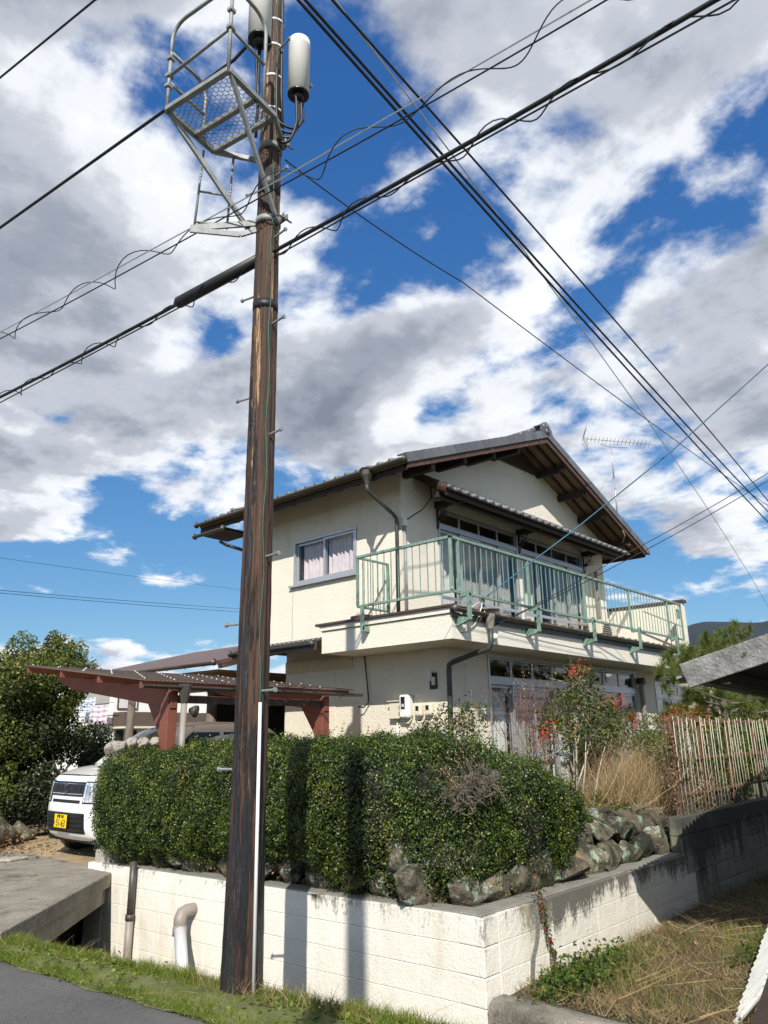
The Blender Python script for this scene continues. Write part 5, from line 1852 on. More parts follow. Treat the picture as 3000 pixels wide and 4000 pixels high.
# side windows
def sidewin(pts, name):
    for s in (-1, 1):
        m = MB()
        vs = []
        for (x, z) in pts:
            t = max(0, (z - 1.0) / .64)
            hw = HW * .95 * (1 - .14 * max(0, (z - 1.0 + .0) / .65) ** 1.5)
            vs.append(cl(x, s * (hw + .008), z))
        m.add(vs, [tuple(range(len(vs)))])
        m.prism([V(v) for v in vs], (0, -s * .03, 0))
        m.build(name, carglass, car)
sidewin([(1.02, 1.14), (1.98, 1.12), (1.98, 1.53), (1.50, 1.53)], 'side_window')
sidewin([(2.05, 1.12), (2.78, 1.12), (2.78, 1.53), (2.05, 1.53)], 'side_window')
sidewin([(2.86, 1.14), (3.14, 1.16), (3.06, 1.50), (2.86, 1.53)], 'quarter_window')
for k in range(4):
    m = MB(); m.bar(cl(1.75, -.42 + k * .28, 1.68), cl(3.0, -.42 + k * .28, 1.665), .03, .012); m.build('roof_rib', paintwhite, car, bevel=.004)
for s in (-1, 1):
    m = MB()
    c = V(cl(1.12, s * (HW + .06), 1.17))
    m.add(*(lambda b: (b.v, b.f))(MB().box(c[0] - .06, c[0] + .06, c[1] - .09, c[1] + .09, c[2] - .085, c[2] + .085)))
    m.build('door_mirror', paintwhite, car, bevel=.04)
# front details; front surface x as function of y
def front_panel(name, mt, y0, y1, z0, z1, proud=.006, n=10, shape=None, nv=4):
    m = MB()
    def fn(u, v):
        y = y0 + (y1 - y0) * u; z = z0 + (z1 - z0) * v
        if shape: y, z = shape(u, v)
        return cl(fx(y, z) - proud, y, z)
    def fb(u, v):
        p = fn(1 - u, v); return (p[0] + .05, p[1], p[2])
    m.grid(lambda u, v: fn(1 - u, v), n, nv)
    return m.build(name, mt, car, True)
front_panel('grille', carblack, -.42, .42, .735, .915, .006, 16)
front_panel('grille_trim', chrome, -.41, .41, .885, .893, .014, 16, nv=1)
front_panel('grille_trim', chrome, -.41, .41, .760, .768, .014, 16, nv=1)
for yy in (-.36, -.22, .13, .27):
    front_panel('grille_recess', ink, yy, yy + .10, .785, .865, .010, 3)
for s in (-1, 1):
    front_panel('headlight_surround', carblack, *sorted((s * .425, s * .70)), .650, .925, .006, 12)
    front_panel('headlight', lens, *sorted((s * .442, s * .69)), .668, .908, .013, 12)
    front_panel('headlight_bulb', chrome, *sorted((s * .48, s * .55)), .70, .87, .018, 4)
front_panel('bumper_slot', ink, -.37, .37, .652, .690, .006, 14)
front_panel('air_intake', ink, -.50, .50, .285, .525, .006, 16)
for k in range(4):
    front_panel('intake_slat', carblack, -.48, .48, .312 + k * .055, .338 + k * .055, .018, 16, nv=1)
front_panel('intake_rim', carblack, -.505, .505, .505, .535, .014, 16, nv=1)
# emblem: two hooked strokes
m = MB()
ez, ex_ = .828, CXF + fx(0, .83) - .026
def stroke(pts):
    for (a, b) in zip(pts[:-1], pts[1:]):
        m.bar((ex_, CYC - a[0], CG + ez + a[1]), (ex_, CYC - b[0], CG + ez + b[1]), .016, .012)
stroke([(.035, .035), (0, .062), (-.045, .028), (.03, -.018)])
stroke([(-.035, -.035), (0, -.062), (.045, -.028), (-.03, .018)])
m.build('emblem', chrome, car)
# licence plate
py0 = .0
m = MB(); m.box(CXF - .040, CXF - .030, CYC + py0 - .165, CYC + py0 + .165, CG + .345, CG + .51); m.build('licence_plate', plateyel, car, bevel=.006)
m = MB(); m.box(CXF - .029, CXF - .01, CYC + py0 - .15, CYC + py0 + .15, CG + .33, CG + .48); m.build('plate_holder', carblack, car)


def text(body_, size, loc, rot, mt, name, parent, sx=1.0):
    cu = bpy.data.curves.new('t', 'FONT')
    cu.body = body_; cu.size = size; cu.align_x = 'CENTER'; cu.align_y = 'CENTER'; cu.extrude = .0015
    to = bpy.data.objects.new('t', cu)
    COL.objects.link(to)
    bpy.context.view_layer.update()
    dg = bpy.context.evaluated_depsgraph_get()
    me = bpy.data.meshes.new_from_object(to.evaluated_get(dg))
    bpy.data.objects.remove(to)
    me.materials.clear(); me.materials.append(mt)
    return link(name, me, parent, loc, rot, (sx, 1, 1))


text('51-63', .125, (CXF - .042, CYC + py0 - .015, CG + .402), (R(90), 0, R(-90)), ink, 'plate_number', car, .86)
text('倉敷 580', .05, (CXF - .042, CYC + py0, CG + .483), (R(90), 0, R(-90)), ink, 'plate_region', car)
text('と', .045, (CXF - .042, CYC + py0 + .145, CG + .40), (R(90), 0, R(-90)), ink, 'plate_kana', car)
# wheels
for x in (.62, 2.98):
    for s in (-1, 1):
        c = V(cl(x, s * (HW - .10), .275))
        m = MB(); m.lathe([(.17, -.075), (.25, -.08), (.275, -.06), (.278, 0), (.275, .06), (.25, .08), (.17, .075)], c, (0, s, 0), 28); w_ = m.build('wheel', tyre, car, True)
        m = MB(); m.lathe([(.005, .075), (.06, .08), (.12, .066), (.165, .072), (.175, .06)], c, (0, s, 0), 24); m.build('rim', alu, w_, True)
        m = MB()   # dark wheel arch liner
        m.lathe([(.315, -.06), (.315, .105), (.30, .109)], c, (0, s, 0), 28); m.build('wheel_arch', carblack, car, True)
m = MB(); m.box(CXF + .15, CXF + 3.2, CYC - HW * .9, CYC + HW * .9, CG + .16, CG + .22); m.build('underbody', carblack, car)
for s in (-1, 1):
    for x in (1.02, 2.01, 2.9):
        m = MB(); m.bar(cl(x, s * (HW + .001), .3), cl(x, s * (HW * .985), 1.08), .008, .006); m.build('door_gap', carblack, car)
# ------------------------------------------------------------------ hedge
def wob(p, s=1.0):
    x, y, z = p[:, 0] * s, p[:, 1] * s, p[:, 2] * s
    return (np.sin(3.1 * x + 1.3 * y + .7) * np.cos(2.3 * y - 1.9 * z) + .6 * np.sin(6.7 * y + 4.1 * z + 1.1 * x) * np.cos(5.3 * x) + .4 * np.sin(12.1 * y + 9 * z) * np.cos(11 * z + 8 * x)) / 2


HPATH = np.array([(5.50, 9.62), (5.66, 9.2), (5.80, 8.5), (5.88, 7.5), (5.90, 5.6), (5.85, 5.05), (6.02, 4.72), (6.42, 4.56), (7.1, 4.64), (7.75, 4.80)])
hseg = np.linalg.norm(np.diff(HPATH, axis=0), axis=1)
hcum = np.concatenate([[0], np.cumsum(hseg)])
HL = hcum[-1]


def hedge_surface(s, phi, inset=0.0):
    """s along the hedge, phi 0 = front low, pi/2 = top, pi = back"""
    cx = np.interp(s, hcum, HPATH[:, 0]); cy = np.interp(s, hcum, HPATH[:, 1])
    dx = np.interp(s + .05, hcum, HPATH[:, 0]) - np.interp(s - .05, hcum, HPATH[:, 0])
    dy = np.interp(s + .05, hcum, HPATH[:, 1]) - np.interp(s - .05, hcum, HPATH[:, 1])
    L = np.hypot(dx, dy) + 1e-9
    dx, dy = dx / L, dy / L
    ox, oy = dy, -dx                       # outwards
    ox = -(-dy); oy = -dx
    ox, oy = dy, -dx
    # outward must point to -X on the street side
    ox, oy = (dy, -dx)
    e0 = np.clip(s / .55, 0, 1) ** .5; e1 = np.clip((HL - s) / .8, 0, 1) ** .6
    en = np.minimum(e0, e1)
    top = np.interp(s, [0, .4, 1.2, 2.4, 4.6, 5.1, 5.6, 6.1, HL], [1.46, 1.48, 1.48, 1.52, 1.57, 1.54, 1.38, 1.12, .76])
    low = np.interp(s, [0, 1.2, 2.6, 3.6, 4.3, 4.8, 5.2, 5.7, 6.2, HL], [.26, .30, .38, .42, .32, .16, .18, .45, .60, .60])
    zc = (top + low) / 2; hz = (top - low) / 2 * (.72 + .28 * en)
    p = 3.4
    c, sn = -np.cos(phi), np.sin(phi)      # c -1 front .. +1 back
    hw = .80 * (.35 + .65 * en) * np.interp(s, [0, 5.6, 6.6, HL], [1, 1, .9, .7])
    lat = np.sign(c) * np.abs(c) ** (2 / p) * hw
    zz = np.sign(sn) * np.abs(sn) ** (2 / p) * hz
    P = np.stack([cx - ox * lat * -1 * -1, cy - oy * lat * -1 * -1, zc + zz], 1)
    N = np.stack([-ox * np.sign(c) * np.abs(c) ** (2 - 2 / p), -oy * np.sign(c) * np.abs(c) ** (2 - 2 / p), np.sign(sn) * np.abs(sn) ** (2 - 2 / p)], 1)
    N /= np.linalg.norm(N, axis=1, keepdims=True) + 1e-9
    d = .11 * wob(P, 1.5) + .11 * (np.abs(wob(P, 3.3)) - .3) + .075 * wob(P, 6.3) - inset
    return P + N * d[:, None], N


hedge = empty('hedge', (6.15, 6.5, .5), 'clipped dark green boxwood hedge above the boulders, with bare dead patch', 'hedge')
# test which side is the street side, flip lat sign if needed
_p, _ = hedge_surface(np.array([2.0]), np.array([0.0]))
HFLIP = _p[0, 0] > 5.9
NLF = 190000
s = rng.uniform(.0, HL, NLF)
# even spread around the rounded-box section
_ph = np.linspace(-1.2, 2.3, 400)
_sec = np.stack([np.sign(-np.cos(_ph)) * np.abs(np.cos(_ph)) ** (2 / 3.4) * .8, np.sign(np.sin(_ph)) * np.abs(np.sin(_ph)) ** (2 / 3.4) * .6], 1)
_cl = np.concatenate([[0], np.cumsum(np.linalg.norm(np.diff(_sec, axis=0), axis=1))])
phi = np.interp(rng.uniform(0, _cl[-1], NLF), _cl, _ph)
if HFLIP: phi = math.pi - phi
P, N = hedge_surface(s, phi)
clump = wob(P, 6.0)
dep = rng.exponential(.045, NLF) - .035 - .045 * clump
P = P - N * dep[:, None] + rng.normal(0, .012, (NLF, 3))
DEADC = [(at(1890, 3050, 0, 5.45), .17, .13), (at(1800, 3110, 0, 5.25), .12, .09), (at(2120, 3125, 1, 4.0), .09, .07)]
keep = np.ones(NLF, bool)
for c, rx_, rz_ in DEADC:
    q = P - c
    dd = np.sqrt((np.hypot(q[:, 0], q[:, 1]) / rx_) ** 2 + (q[:, 2] / rz_) ** 2)
    keep &= dd + rng.normal(0, .18, NLF) > 1
hole = wob(P, 3.3) + .5 * wob(P, 8.0)
keep &= ~((hole > .60) & (rng.random(NLF) < .4))
P, N, clump = P[keep], N[keep], clump[keep]
tint = np.clip(.40 + .30 * clump + .16 * wob(P, 2.1) + rng.normal(0, .2, len(P)), 0, 1)  # raised clumps tinted brighter, so sunlit tips sit in the leaf colour
me = leaf_mesh('foliage', P - ORG[hedge], N + np.array([0, 0, .25]), .0225, .0155, lf_hedge, tint, spread=.65)
o = link('foliage', me, hedge, ORG[hedge]); o['kind'] = 'stuff'
# overhanging lobes break the clipped outline
for li, (cx, cy, cz_, ax_, ay_, az_, nl) in enumerate(((5.70, 4.36, .72, .50, .52, .56, 17000), (5.50, 5.15, .78, .42, .55, .50, 12000), (6.40, 4.34, .95, .48, .34, .38, 10000), (5.42, 6.3, .85, .34, .5, .42, 7000),
                                                       (5.38, 7.6, .80, .32, .6, .44, 8000), (5.28, 8.8, .78, .30, .55, .46, 8000), (5.9, 4.95, 1.30, .55, .5, .30, 9000))):
    v = rng.normal(0, 1, (nl, 3)); v /= np.linalg.norm(v, axis=1, keepdims=True)
    q = v * rng.uniform(.78, 1.04, (nl, 1)) * (1 + .16 * wob(v * 1.0 + li, 3.0))[:, None]
    PL = np.array([cx, cy, cz_]) + q * np.array([ax_, ay_, az_])
    kp = (PL[:, 2] > .31)
    for c, rx_, rz_ in DEADC[:1]:
        dd = np.linalg.norm((PL - c) / np.array([rx_, rx_, rz_]), axis=1)
        kp &= dd > 1
    PL, vv = PL[kp], v[kp]
    cl2 = wob(PL, 6.0)  # lobe leaves get the same sunlit tips through their tint
    me = leaf_mesh('foliage_lobe', PL - ORG[hedge], vv + np.array([0, 0, .3]), .0235, .016, lf_hedge, np.clip(.40 + .28 * cl2 + rng.normal(0, .2, len(PL)), 0, 1), spread=.65)
    o = link('foliage_lobe', me, hedge, ORG[hedge]); o['kind'] = 'stuff'
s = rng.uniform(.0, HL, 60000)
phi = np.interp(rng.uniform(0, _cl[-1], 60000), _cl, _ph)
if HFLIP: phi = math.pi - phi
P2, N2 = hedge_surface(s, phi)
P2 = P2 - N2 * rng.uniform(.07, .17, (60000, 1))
me = leaf_mesh('inner_foliage', P2 - ORG[hedge], N2, .026, .018, lf_hedge, np.clip(rng.normal(.2, .12, 60000), 0, .6), spread=.7)  # inner leaves tinted dark, gap shade put into their colour
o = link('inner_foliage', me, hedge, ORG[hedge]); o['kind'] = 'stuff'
# sprouts standing proud of the top
n = 900
s = rng.uniform(.2, HL - .3, n); ph = np.full(n, math.pi / 2) + rng.normal(0, .7, n) - .3
P0, N0 = hedge_surface(s, ph)
pts, nr = [], []
for p in P0:
    L = rng.exponential(.045) + .02
    if rng.random() < .05: L += rng.uniform(.06, .16)
    d = np.array([rng.normal(0, .35), rng.normal(0, .35), 1.0]); d /= np.linalg.norm(d)
    for t in np.arange(0, L, .009):
        pts.append(p + d * t + rng.normal(0, .007, 3)); nr.append(rng.normal(0, 1, 3) + [0, 0, 1])
pts = np.array(pts)
me = leaf_mesh('sprouts', pts - ORG[hedge], np.array(nr), .024, .014, lf_hedge, np.clip(rng.normal(.6, .2, len(pts)), 0, 1))
o = link('sprouts', me, hedge, ORG[hedge]); o['kind'] = 'stuff'
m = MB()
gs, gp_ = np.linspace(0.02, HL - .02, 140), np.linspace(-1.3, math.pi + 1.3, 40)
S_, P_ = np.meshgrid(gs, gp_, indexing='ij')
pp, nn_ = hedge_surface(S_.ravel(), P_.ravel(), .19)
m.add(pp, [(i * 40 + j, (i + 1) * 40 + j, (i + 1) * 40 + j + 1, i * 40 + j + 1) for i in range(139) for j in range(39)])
m.build('inner_twigs', core, hedge, True)  # closed twig mass with the shade of the gaps in its colour
# dead grey twigs
m = MB()
rt_ = random.Random(3)
for c, rx_, rz_ in DEADC:
    base = c + V((.14, .12, -.03))
    for k in range(int(560 * rx_)):
        d = V((rt_.uniform(-1, .2), rt_.uniform(-1, 1) - .3, rt_.uniform(-.7, .9)))
        d /= np.linalg.norm(d)
        p = base + V((rt_.uniform(-.1, .1), rt_.uniform(-.12, .12), rt_.uniform(-.1, .1)))
        L = rt_.uniform(.7, 1.1) * rx_
        q1 = p + d * L * .55 + V((0, 0, rt_.uniform(-.02, .03)))
        q2 = q1 + (d + V((rt_.uniform(-.5, .5), rt_.uniform(-.5, .5), rt_.uniform(-.3, .5)))) * L * .4
        m.tube([p, q1, q2], [.0035, .0026, .0012], 4, False)
        for j in range(3):
            e_ = q1 + (q2 - q1) * rt_.uniform(0, .8)
            m.tube([e_, e_ + V((rt_.uniform(-1, .3), rt_.uniform(-1, 1), rt_.uniform(-.6, 1))) * .05], [.0018, .001], 3, False)
o = m.build('dead_twigs', deadtwig, hedge); o['kind'] = 'stuff'
pts = np.concatenate([c + rng.normal(0, 1, (90, 3)) * np.array([.05, .1, .09]) for c in (at(1800, 2985, 0, 5.24), at(1735, 3050, 0, 5.2), at(1205, 3050, 0, 5.08), at(1500, 3230, 0, 5.10), at(1290, 3110, 0, 5.08), at(700, 3040, 0, 5.06))])
me = leaf_mesh('withered_leaves', pts - ORG[hedge], rng.normal(0, 1, (len(pts), 3)), .026, .015, lf_brown)
o = link('withered_leaves', me, hedge, ORG[hedge]); o['kind'] = 'stuff'
s = rng.uniform(.1, HL - .1, 2600)
phi = np.interp(rng.uniform(0, _cl[-1], 2600), _cl, _ph)
if HFLIP: phi = math.pi - phi
P3, N3 = hedge_surface(s, phi)
w3 = wob(P3, 2.7)
P3, N3 = (P3 + N3 * .02)[w3 > .05], N3[w3 > .05]
me = leaf_mesh('withered_leaves', P3 - ORG[hedge], N3, .024, .015, lf_brown, None, spread=.7)
o = link('withered_leaves', me, hedge, ORG[hedge]); o['kind'] = 'stuff'
# bare stems low down on the street side
m = MB()
for k in range(60):
    y = rt_.choice([rt_.uniform(6.0, 6.5), rt_.uniform(4.6, 8.8)])
    p = V((5.55, y, .40)); q = V((5.22 + rt_.uniform(-.06, .1), y + rt_.uniform(-.25, .25), rt_.uniform(.4, .75)))
    m.tube([p, (p + q) / 2 + V((0, 0, rt_.uniform(-.05, .06))), q], [.006, .004, .002], 4, False)
o = m.build('bare_stems', deadtwig, hedge); o['kind'] = 'stuff'


# ------------------------------------------------------------------ trees and shrubs
def bush(name, label, cat, center, rad, n, lsize, mt, trunk_base=None, clumps=40, corem=core, group=None, tintb=.45, flat=0.0, spread=.8, seed=1, tr=.06, shell=.55, crad=.34):
    rg = np.random.default_rng(seed)
    center = V(center); rad = V(rad)
    base = V(trunk_base) if trunk_base is not None else center - V((0, 0, rad[2]))
    e = empty(name, base, label, cat, group)
    cs = rg.normal(0, 1, (clumps, 3)); cs /= np.linalg.norm(cs, axis=1, keepdims=True)
    cs *= (rg.uniform(shell, 1.0, (clumps, 1)))
    cr = rg.uniform(.6, 1.2, clumps) * crad
    idx = rg.integers(0, clumps, n)
    v = rg.normal(0, 1, (n, 3)); v /= np.linalg.norm(v, axis=1, keepdims=True)
    v *= rg.uniform(.25, 1, (n, 1)) ** .5
    pos = center + (cs[idx] + v * cr[idx][:, None]) * rad
    nrm = v + cs[idx] * .5 + np.array([0, 0, .4])
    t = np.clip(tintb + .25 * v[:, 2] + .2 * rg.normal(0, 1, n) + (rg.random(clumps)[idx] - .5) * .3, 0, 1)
    me = leaf_mesh('crown', pos - base, nrm, lsize[0], lsize[1], mt, t, spread=spread)
    o = link('crown', me, e, base); o['kind'] = 'stuff'
    m = MB()
    m.tube([base - V((0, 0, .1)), base + (center - base) * .5 + V((rg.normal(0, .05), rg.normal(0, .05), 0)), center], [tr, tr * .8, tr * .4], 10)
    m.build('trunk', bark, e, True)
    m = MB()
    for k in range(min(clumps, 26)):
        p = base + (center - base) * rg.uniform(.45, 1.0)
        q = center + cs[k] * rad * .95
        m.tube([p, (p + q) / 2 + V((0, 0, .05)) * rad[2], q], [tr * .4, tr * .25, tr * .08], 5, False)
    m.build('branches', bark, e, True)
    return e


c = at(30, 2800, 1, 13.9)
bush('broadleaf_tree', 'large broadleaf evergreen tree at the left edge above the boulders', 'tree', c, (1.22, 1.15, 1.42), 38000, (.066, .036), lf_tree, (c[0], c[1], .3), 64, seed=2, tr=.10, tintb=.52, shell=.3, crad=.30)
c = at(215, 2660, 1, 14.4)
bush('broadleaf_tree', 'leafy tree with upright shoots behind the carport roof edge', 'tree', c, (.75, .7, .95), 14000, (.062, .034), lf_tree, (c[0], c[1], .2), 34, seed=3, tr=.07, tintb=.55)
c = at(230, 3030, 1, 13.4)
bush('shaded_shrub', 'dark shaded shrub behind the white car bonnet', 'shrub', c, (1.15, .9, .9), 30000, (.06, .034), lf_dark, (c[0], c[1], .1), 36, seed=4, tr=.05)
c = at(40, 3080, 1, 13.3)
bush('shaded_shrub', 'sparse low shrub on the rocks at the left edge', 'shrub', c, (.55, .5, .5), 3000, (.06, .035), lf_tree, (c[0], c[1], .3), 18, seed=5, tr=.06)
# round clipped shrub behind the red berries
c = at(2330, 2905, 1, 5.25)
bush('round_shrub', 'rounded dark green shrub behind the red berry bush', 'shrub', c, (.42, .42, .50), 16000, (.026, .017), lf_hedge, (c[0], c[1], .55), 46, seed=6, tr=.04, tintb=.4)
# low cover along the rock tops
for i, (x, y, n_, lab) in enumerate(((at(2350, 3170, 1, 4.55), .28, 4200, 'low small-leaved shrub at the foot of the berry bush stems'), (at(2500, 3130, 1, 4.6), .34, 5200, 'low green shrub between dry grass and bar fence'), (at(2560, 3050, 1, 5.3), .5, 5200, 'tangled green shrub behind the dry grass clump'), (at(2440, 3185, 1, 4.35), .22, 4200, 'small sprawling shrub spilling over the boulders by the dry grass'), (at(2220, 3215, 1, 4.25), .20, 4200, 'small sprawling shrub on the boulders at the hedge tip'))):
    bush('low_shrub', lab, 'shrub', x, (y * 1.3, y, y * .8), n_, (.026, .016), lf_hedge, (x[0], x[1], .55), 30, seed=10 + i, tr=.02, tintb=.55)


def nandina(name, label, stems, tips, nleaf, mt, berries, seed, leaf=(.068, .024)):
    rg = np.random.default_rng(seed)
    base = V(stems[0])
    e = empty(name, base, label, 'shrub')
    m = MB()
    for st, tp in zip(stems, tips):
        st, tp = V(st), V(tp)
        m.tube([st, st + (tp - st) * .5 + rg.normal(0, .03, 3), tp], [.012, .010, .004], 6)
    m.build('stems', palebark, e, True)
    pts, nr = [], []
    tw = MB()
    for tp in tips:
        tp = V(tp)
        for k in range(nleaf):
            d = rg.normal(0, 1, 3); d[2] = d[2] * .6 + .25; d /= np.linalg.norm(d)
            L = rg.uniform(.12, .38)
            q = tp - V((0, 0, rg.uniform(0, .32))) + d * L
            tw.tube([tp - V((0, 0, rg.uniform(0, .25))), q], [.003, .0012], 3, False)
            for j in range(rg.integers(7, 13)):
                t = rg.uniform(.35, 1.1)
                p = tp + (q - tp) * t + rg.normal(0, .035, 3)
                pts.append(p); nr.append(rg.normal(0, .6, 3) + [0, 0, 1])
    pts = np.array(pts)
    me = leaf_mesh('leaves', pts - base, np.array(nr), leaf[0], leaf[1], mt, None, droop=.6, spread=.4)
    o = link('leaves', me, e, base); o['kind'] = 'stuff'
    o = tw.build('twigs', palebark, e); o['kind'] = 'stuff'
    for c in berries:
        m = MB()
        for k in range(46):
            p = V(c) + rg.normal(0, 1, 3) * V((.055, .055, .07)) * .9
            r_ = rg.uniform(.0075, .0105)
            m.add([p + V(v) * r_ for v in ((1, 0, 0), (-1, 0, 0), (0, 1, 0), (0, -1, 0), (0, 0, 1), (0, 0, -1), )],
                  [(0, 2, 4), (2, 1, 4), (1, 3, 4), (3, 0, 4), (2, 0, 5), (1, 2, 5), (3, 1, 5), (0, 3, 5)])
        m.build('berry_cluster', berry, e, True)['kind'] = 'stuff'
    return e


YN = 4.62
nandina('berry_bush', 'tall nandina bush with red berry clusters standing on the rocks by the hedge end',
        [at(2240, 3210, 1, YN), at(2275, 3210, 1, YN), at(2215, 3200, 1, YN + .05), at(2300, 3190, 1, YN + .1), at(2255, 3215, 1, YN - .03), at(2230, 3215, 1, YN), at(2290, 3200, 1, YN), at(2265, 3200, 1, YN), at(2310, 3200, 1, YN)],
        [at(2265, 2640, 1, YN), at(2160, 2820, 1, YN), at(2340, 2760, 1, YN + .1), at(2420, 2800, 1, YN + .1), at(2240, 2720, 1, YN), at(2300, 2690, 1, YN), at(2200, 2760, 1, YN), at(2290, 2810, 1, YN), at(2380, 2850, 1, YN)], 36, lf_nand,
        [at(2270, 2615, 1, YN), at(2238, 2630, 1, YN), at(2120, 2860, 1, YN), at(2155, 2850, 1, YN), at(2420, 2740, 1, YN), at(2385, 2745, 1, YN), at(2465, 2810, 1, YN), at(2480, 2825, 1, YN + .05)], 21)
nandina('leafy_shrub', 'feathery nandina shrub rising behind the hedge in front of the meters',
        [at(1780, 2960, 1, 5.7), at(1800, 2960, 1, 5.7), at(1760, 2960, 1, 5.75)], [at(1770, 2800, 1, 5.7), at(1835, 2780, 1, 5.7), at(1715, 2850, 1, 5.7)], 34, lf_nand, [], 22)
nandina('leafy_shrub', 'red tinged nandina shrub beside the top of the bar fence', [at(2640, 2950, 1, 4.7), at(2680, 2950, 1, 4.7)], [at(2625, 2790, 1, 4.7), at(2690, 2800, 1, 4.7)], 26, lf_red, [], 23)

# bare straggly shrub in front of the garden doors
def bare_shrub():
    rg = np.random.default_rng(31)
    base = at(2090, 2940, 1, 5.6)
    base[2] = .7
    e = empty('bare_shrub', base, 'straggly leafless shrub with brown seed pods before the garden doors', 'shrub')
    m = MB(); pods = []
    def grow(p, d, L, r, dep):
        q = p + d * L
        m.tube([p, (p + q) / 2 + rg.normal(0, .015, 3), q], [r, r * .8, r * .6], 4, False)
        if dep == 0:
            for k in range(3): pods.append(q + rg.normal(0, .025, 3))
            return
        for k in range(rg.integers(2, 4)):
            d2 = d + rg.normal(0, .42, 3); d2[2] += .1; d2 /= np.linalg.norm(d2)
            grow(p + d * L * rg.uniform(.5, 1), d2, L * rg.uniform(.6, .85), r * .65, dep - 1)
    for k in range(7):
        d = V((rg.normal(0, .22), rg.normal(0, .22), 1)); d /= np.linalg.norm(d)
        grow(base + rg.normal(0, .06, 3) * V((1, 1, 0)), d, rg.uniform(.45, .75), .009, 4)
    # hanging dead runners
    for k in range(55):
        a = at(2080 + rg.normal(0, 45), 2760 + rg.normal(0, 45), 1, 5.5)
        b = a + V((rg.normal(0, .07), rg.normal(0, .05), -rg.uniform(.25, .55)))
        m.tube([a, (a + b) / 2 + rg.normal(0, .03, 3), b], [.0035, .003, .002], 4, False)
    o = m.build('stems', mat('purple_brown_stem', (.16, .085, .07), .9, .3, 9), e); o['kind'] = 'stuff'
    pods = np.array(pods)
    me = leaf_mesh('seed_pods', pods - base, rng.normal(0, 1, (len(pods), 3)), .024, .014, lf_dry)
    o = link('seed_pods', me, e, base); o['kind'] = 'stuff'
bare_shrub()


# dry plume grass
def dry_grass(name, label, base, n, h, lean, spreadr, seed, w=.007):
    rg = np.random.default_rng(seed)
    base = V(base)
    e = empty(name, base, label, 'grass clump')
    b = base + np.stack([rg.normal(0, spreadr, n), rg.normal(0, spreadr * .6, n), np.zeros(n)], 1)
    t = b + np.stack([rg.normal(lean[0], .34, n), rg.normal(lean[1], .26, n), h * rg.uniform(.45, 1.05, n)], 1)
    me = blade_mesh('blades', b - base, t - base, w * rg.uniform(.6, 1.3, n), lf_dry, np.clip(rg.normal(.62, .25, n), 0, 1), .8, 5)
    o = link('blades', me, e, base); o['kind'] = 'stuff'
    return e
b0 = at(2420, 3190, 1, 4.55)
dry_grass('dry_grass', 'tan dry plume grass clump arching between berry bush and fence', (b0[0], b0[1], .62), 1150, .98, (.28, -.06), .22, 41)
b0 = at(2300, 3150, 1, 4.9)
dry_grass('dry_grass', 'dead straw stalks around the stems of the berry bush', (b0[0], b0[1], .6), 420, .75, (.12, .0), .20, 42)
b0 = at(2560, 3120, 1, 4.2)
dry_grass('dry_grass', 'thin brown grass stalks at the near end of the bar fence', (b0[0], b0[1], .62), 420, .8, (.05, .0), .22, 43, .005)


# ------------------------------------------------------------------ rusty bar fence with withered vines
fen = empty('bar_fence', (9.5, 3.76, .67), 'rusty fence of thin pale bars on the mossy block wall', 'fence')
FX0, FX1 = 9.42, 15.6
for z in (1.745, 1.30, .90):
    m = MB(); m.bar((FX0, 3.77, z), (FX1, 3.77, z), .028, .03); m.build('rail', rustm, fen)
x = FX0
k = 0
bb = MB(); bb.tube([(0, 0, 0), (.004, .003, .5), (0, 0, 1.10)], .0056, 6); bars = raw_mesh('bar', bb.v, bb.f, rustpaint, True)
while x < FX1:
    if rr.random() > .02:
        link('bar', bars, fen, (x, 3.75, .685), (rr.uniform(-.012, .012), rr.uniform(-.03, .03), 0), (1, 1, rr.uniform(.97, 1.01)))
    x += .118
for x in (9.45, 10.32, 11.35, 12.5, 13.6, 14.7):
    m = MB(); m.bar((x, 3.80, .6), (x, 3.80, 1.79), .04, .04); m.build('post', rustm, fen)
rg = np.random.default_rng(51)
n = 1900
px_ = FX0 - .15 + rg.exponential(.75, n); px_ = np.where(px_ > 15, rg.uniform(9.3, 15, n), px_)
pts = np.stack([px_, 3.80 + rg.normal(0, .05, n), rg.uniform(.66, 1.8, n)], 1)
keepv = (np.sin(px_ * 5) + np.sin(px_ * 2.3 + pts[:, 2] * 4) + rg.normal(0, .6, n)) > .1
pts = pts[keepv]
vine = empty('withered_vine', (9.5, 3.8, .67), 'withered brown vine tangled through the near end of the bar fence', 'vine')
me = leaf_mesh('leaves', pts - ORG[vine], rg.normal(0, 1, (len(pts), 3)), .045, .026, lf_brown)
o = link('leaves', me, vine, ORG[vine]); o['kind'] = 'stuff'
m = MB()
for k in range(60):
    x = 9.3 + rg.exponential(.7); p = V((x, 3.8, .66))
    ptsv = [p]
    for j in range(6): p = p + V((rg.normal(.02, .07), rg.normal(0, .03), rg.uniform(.08, .25))); ptsv.append(p)
    m.tube(ptsv, .003, 4, False)
o = m.build('tendrils', bark, vine); o['kind'] = 'stuff'
# greenery behind the fence
for i, (x, n_) in enumerate(((10.6, 5200), (11.9, 6500), (13.4, 7500), (15.2, 7500))):
    bush('low_shrub', ('weedy green shrub behind the near bars of the fence', 'weedy green shrub behind the second bay of the fence', 'weedy green shrub behind the third bay of the fence', 'weedy green shrub behind the far end of the fence')[i], 'shrub', (x, 4.5, 1.15), (.75, .4, .62), int(n_ * 1.5), (.045, .02), lf_nand if i % 2 else lf_tree, (x, 4.5, .55), 30, seed=60 + i, tr=.02, tintb=.5)


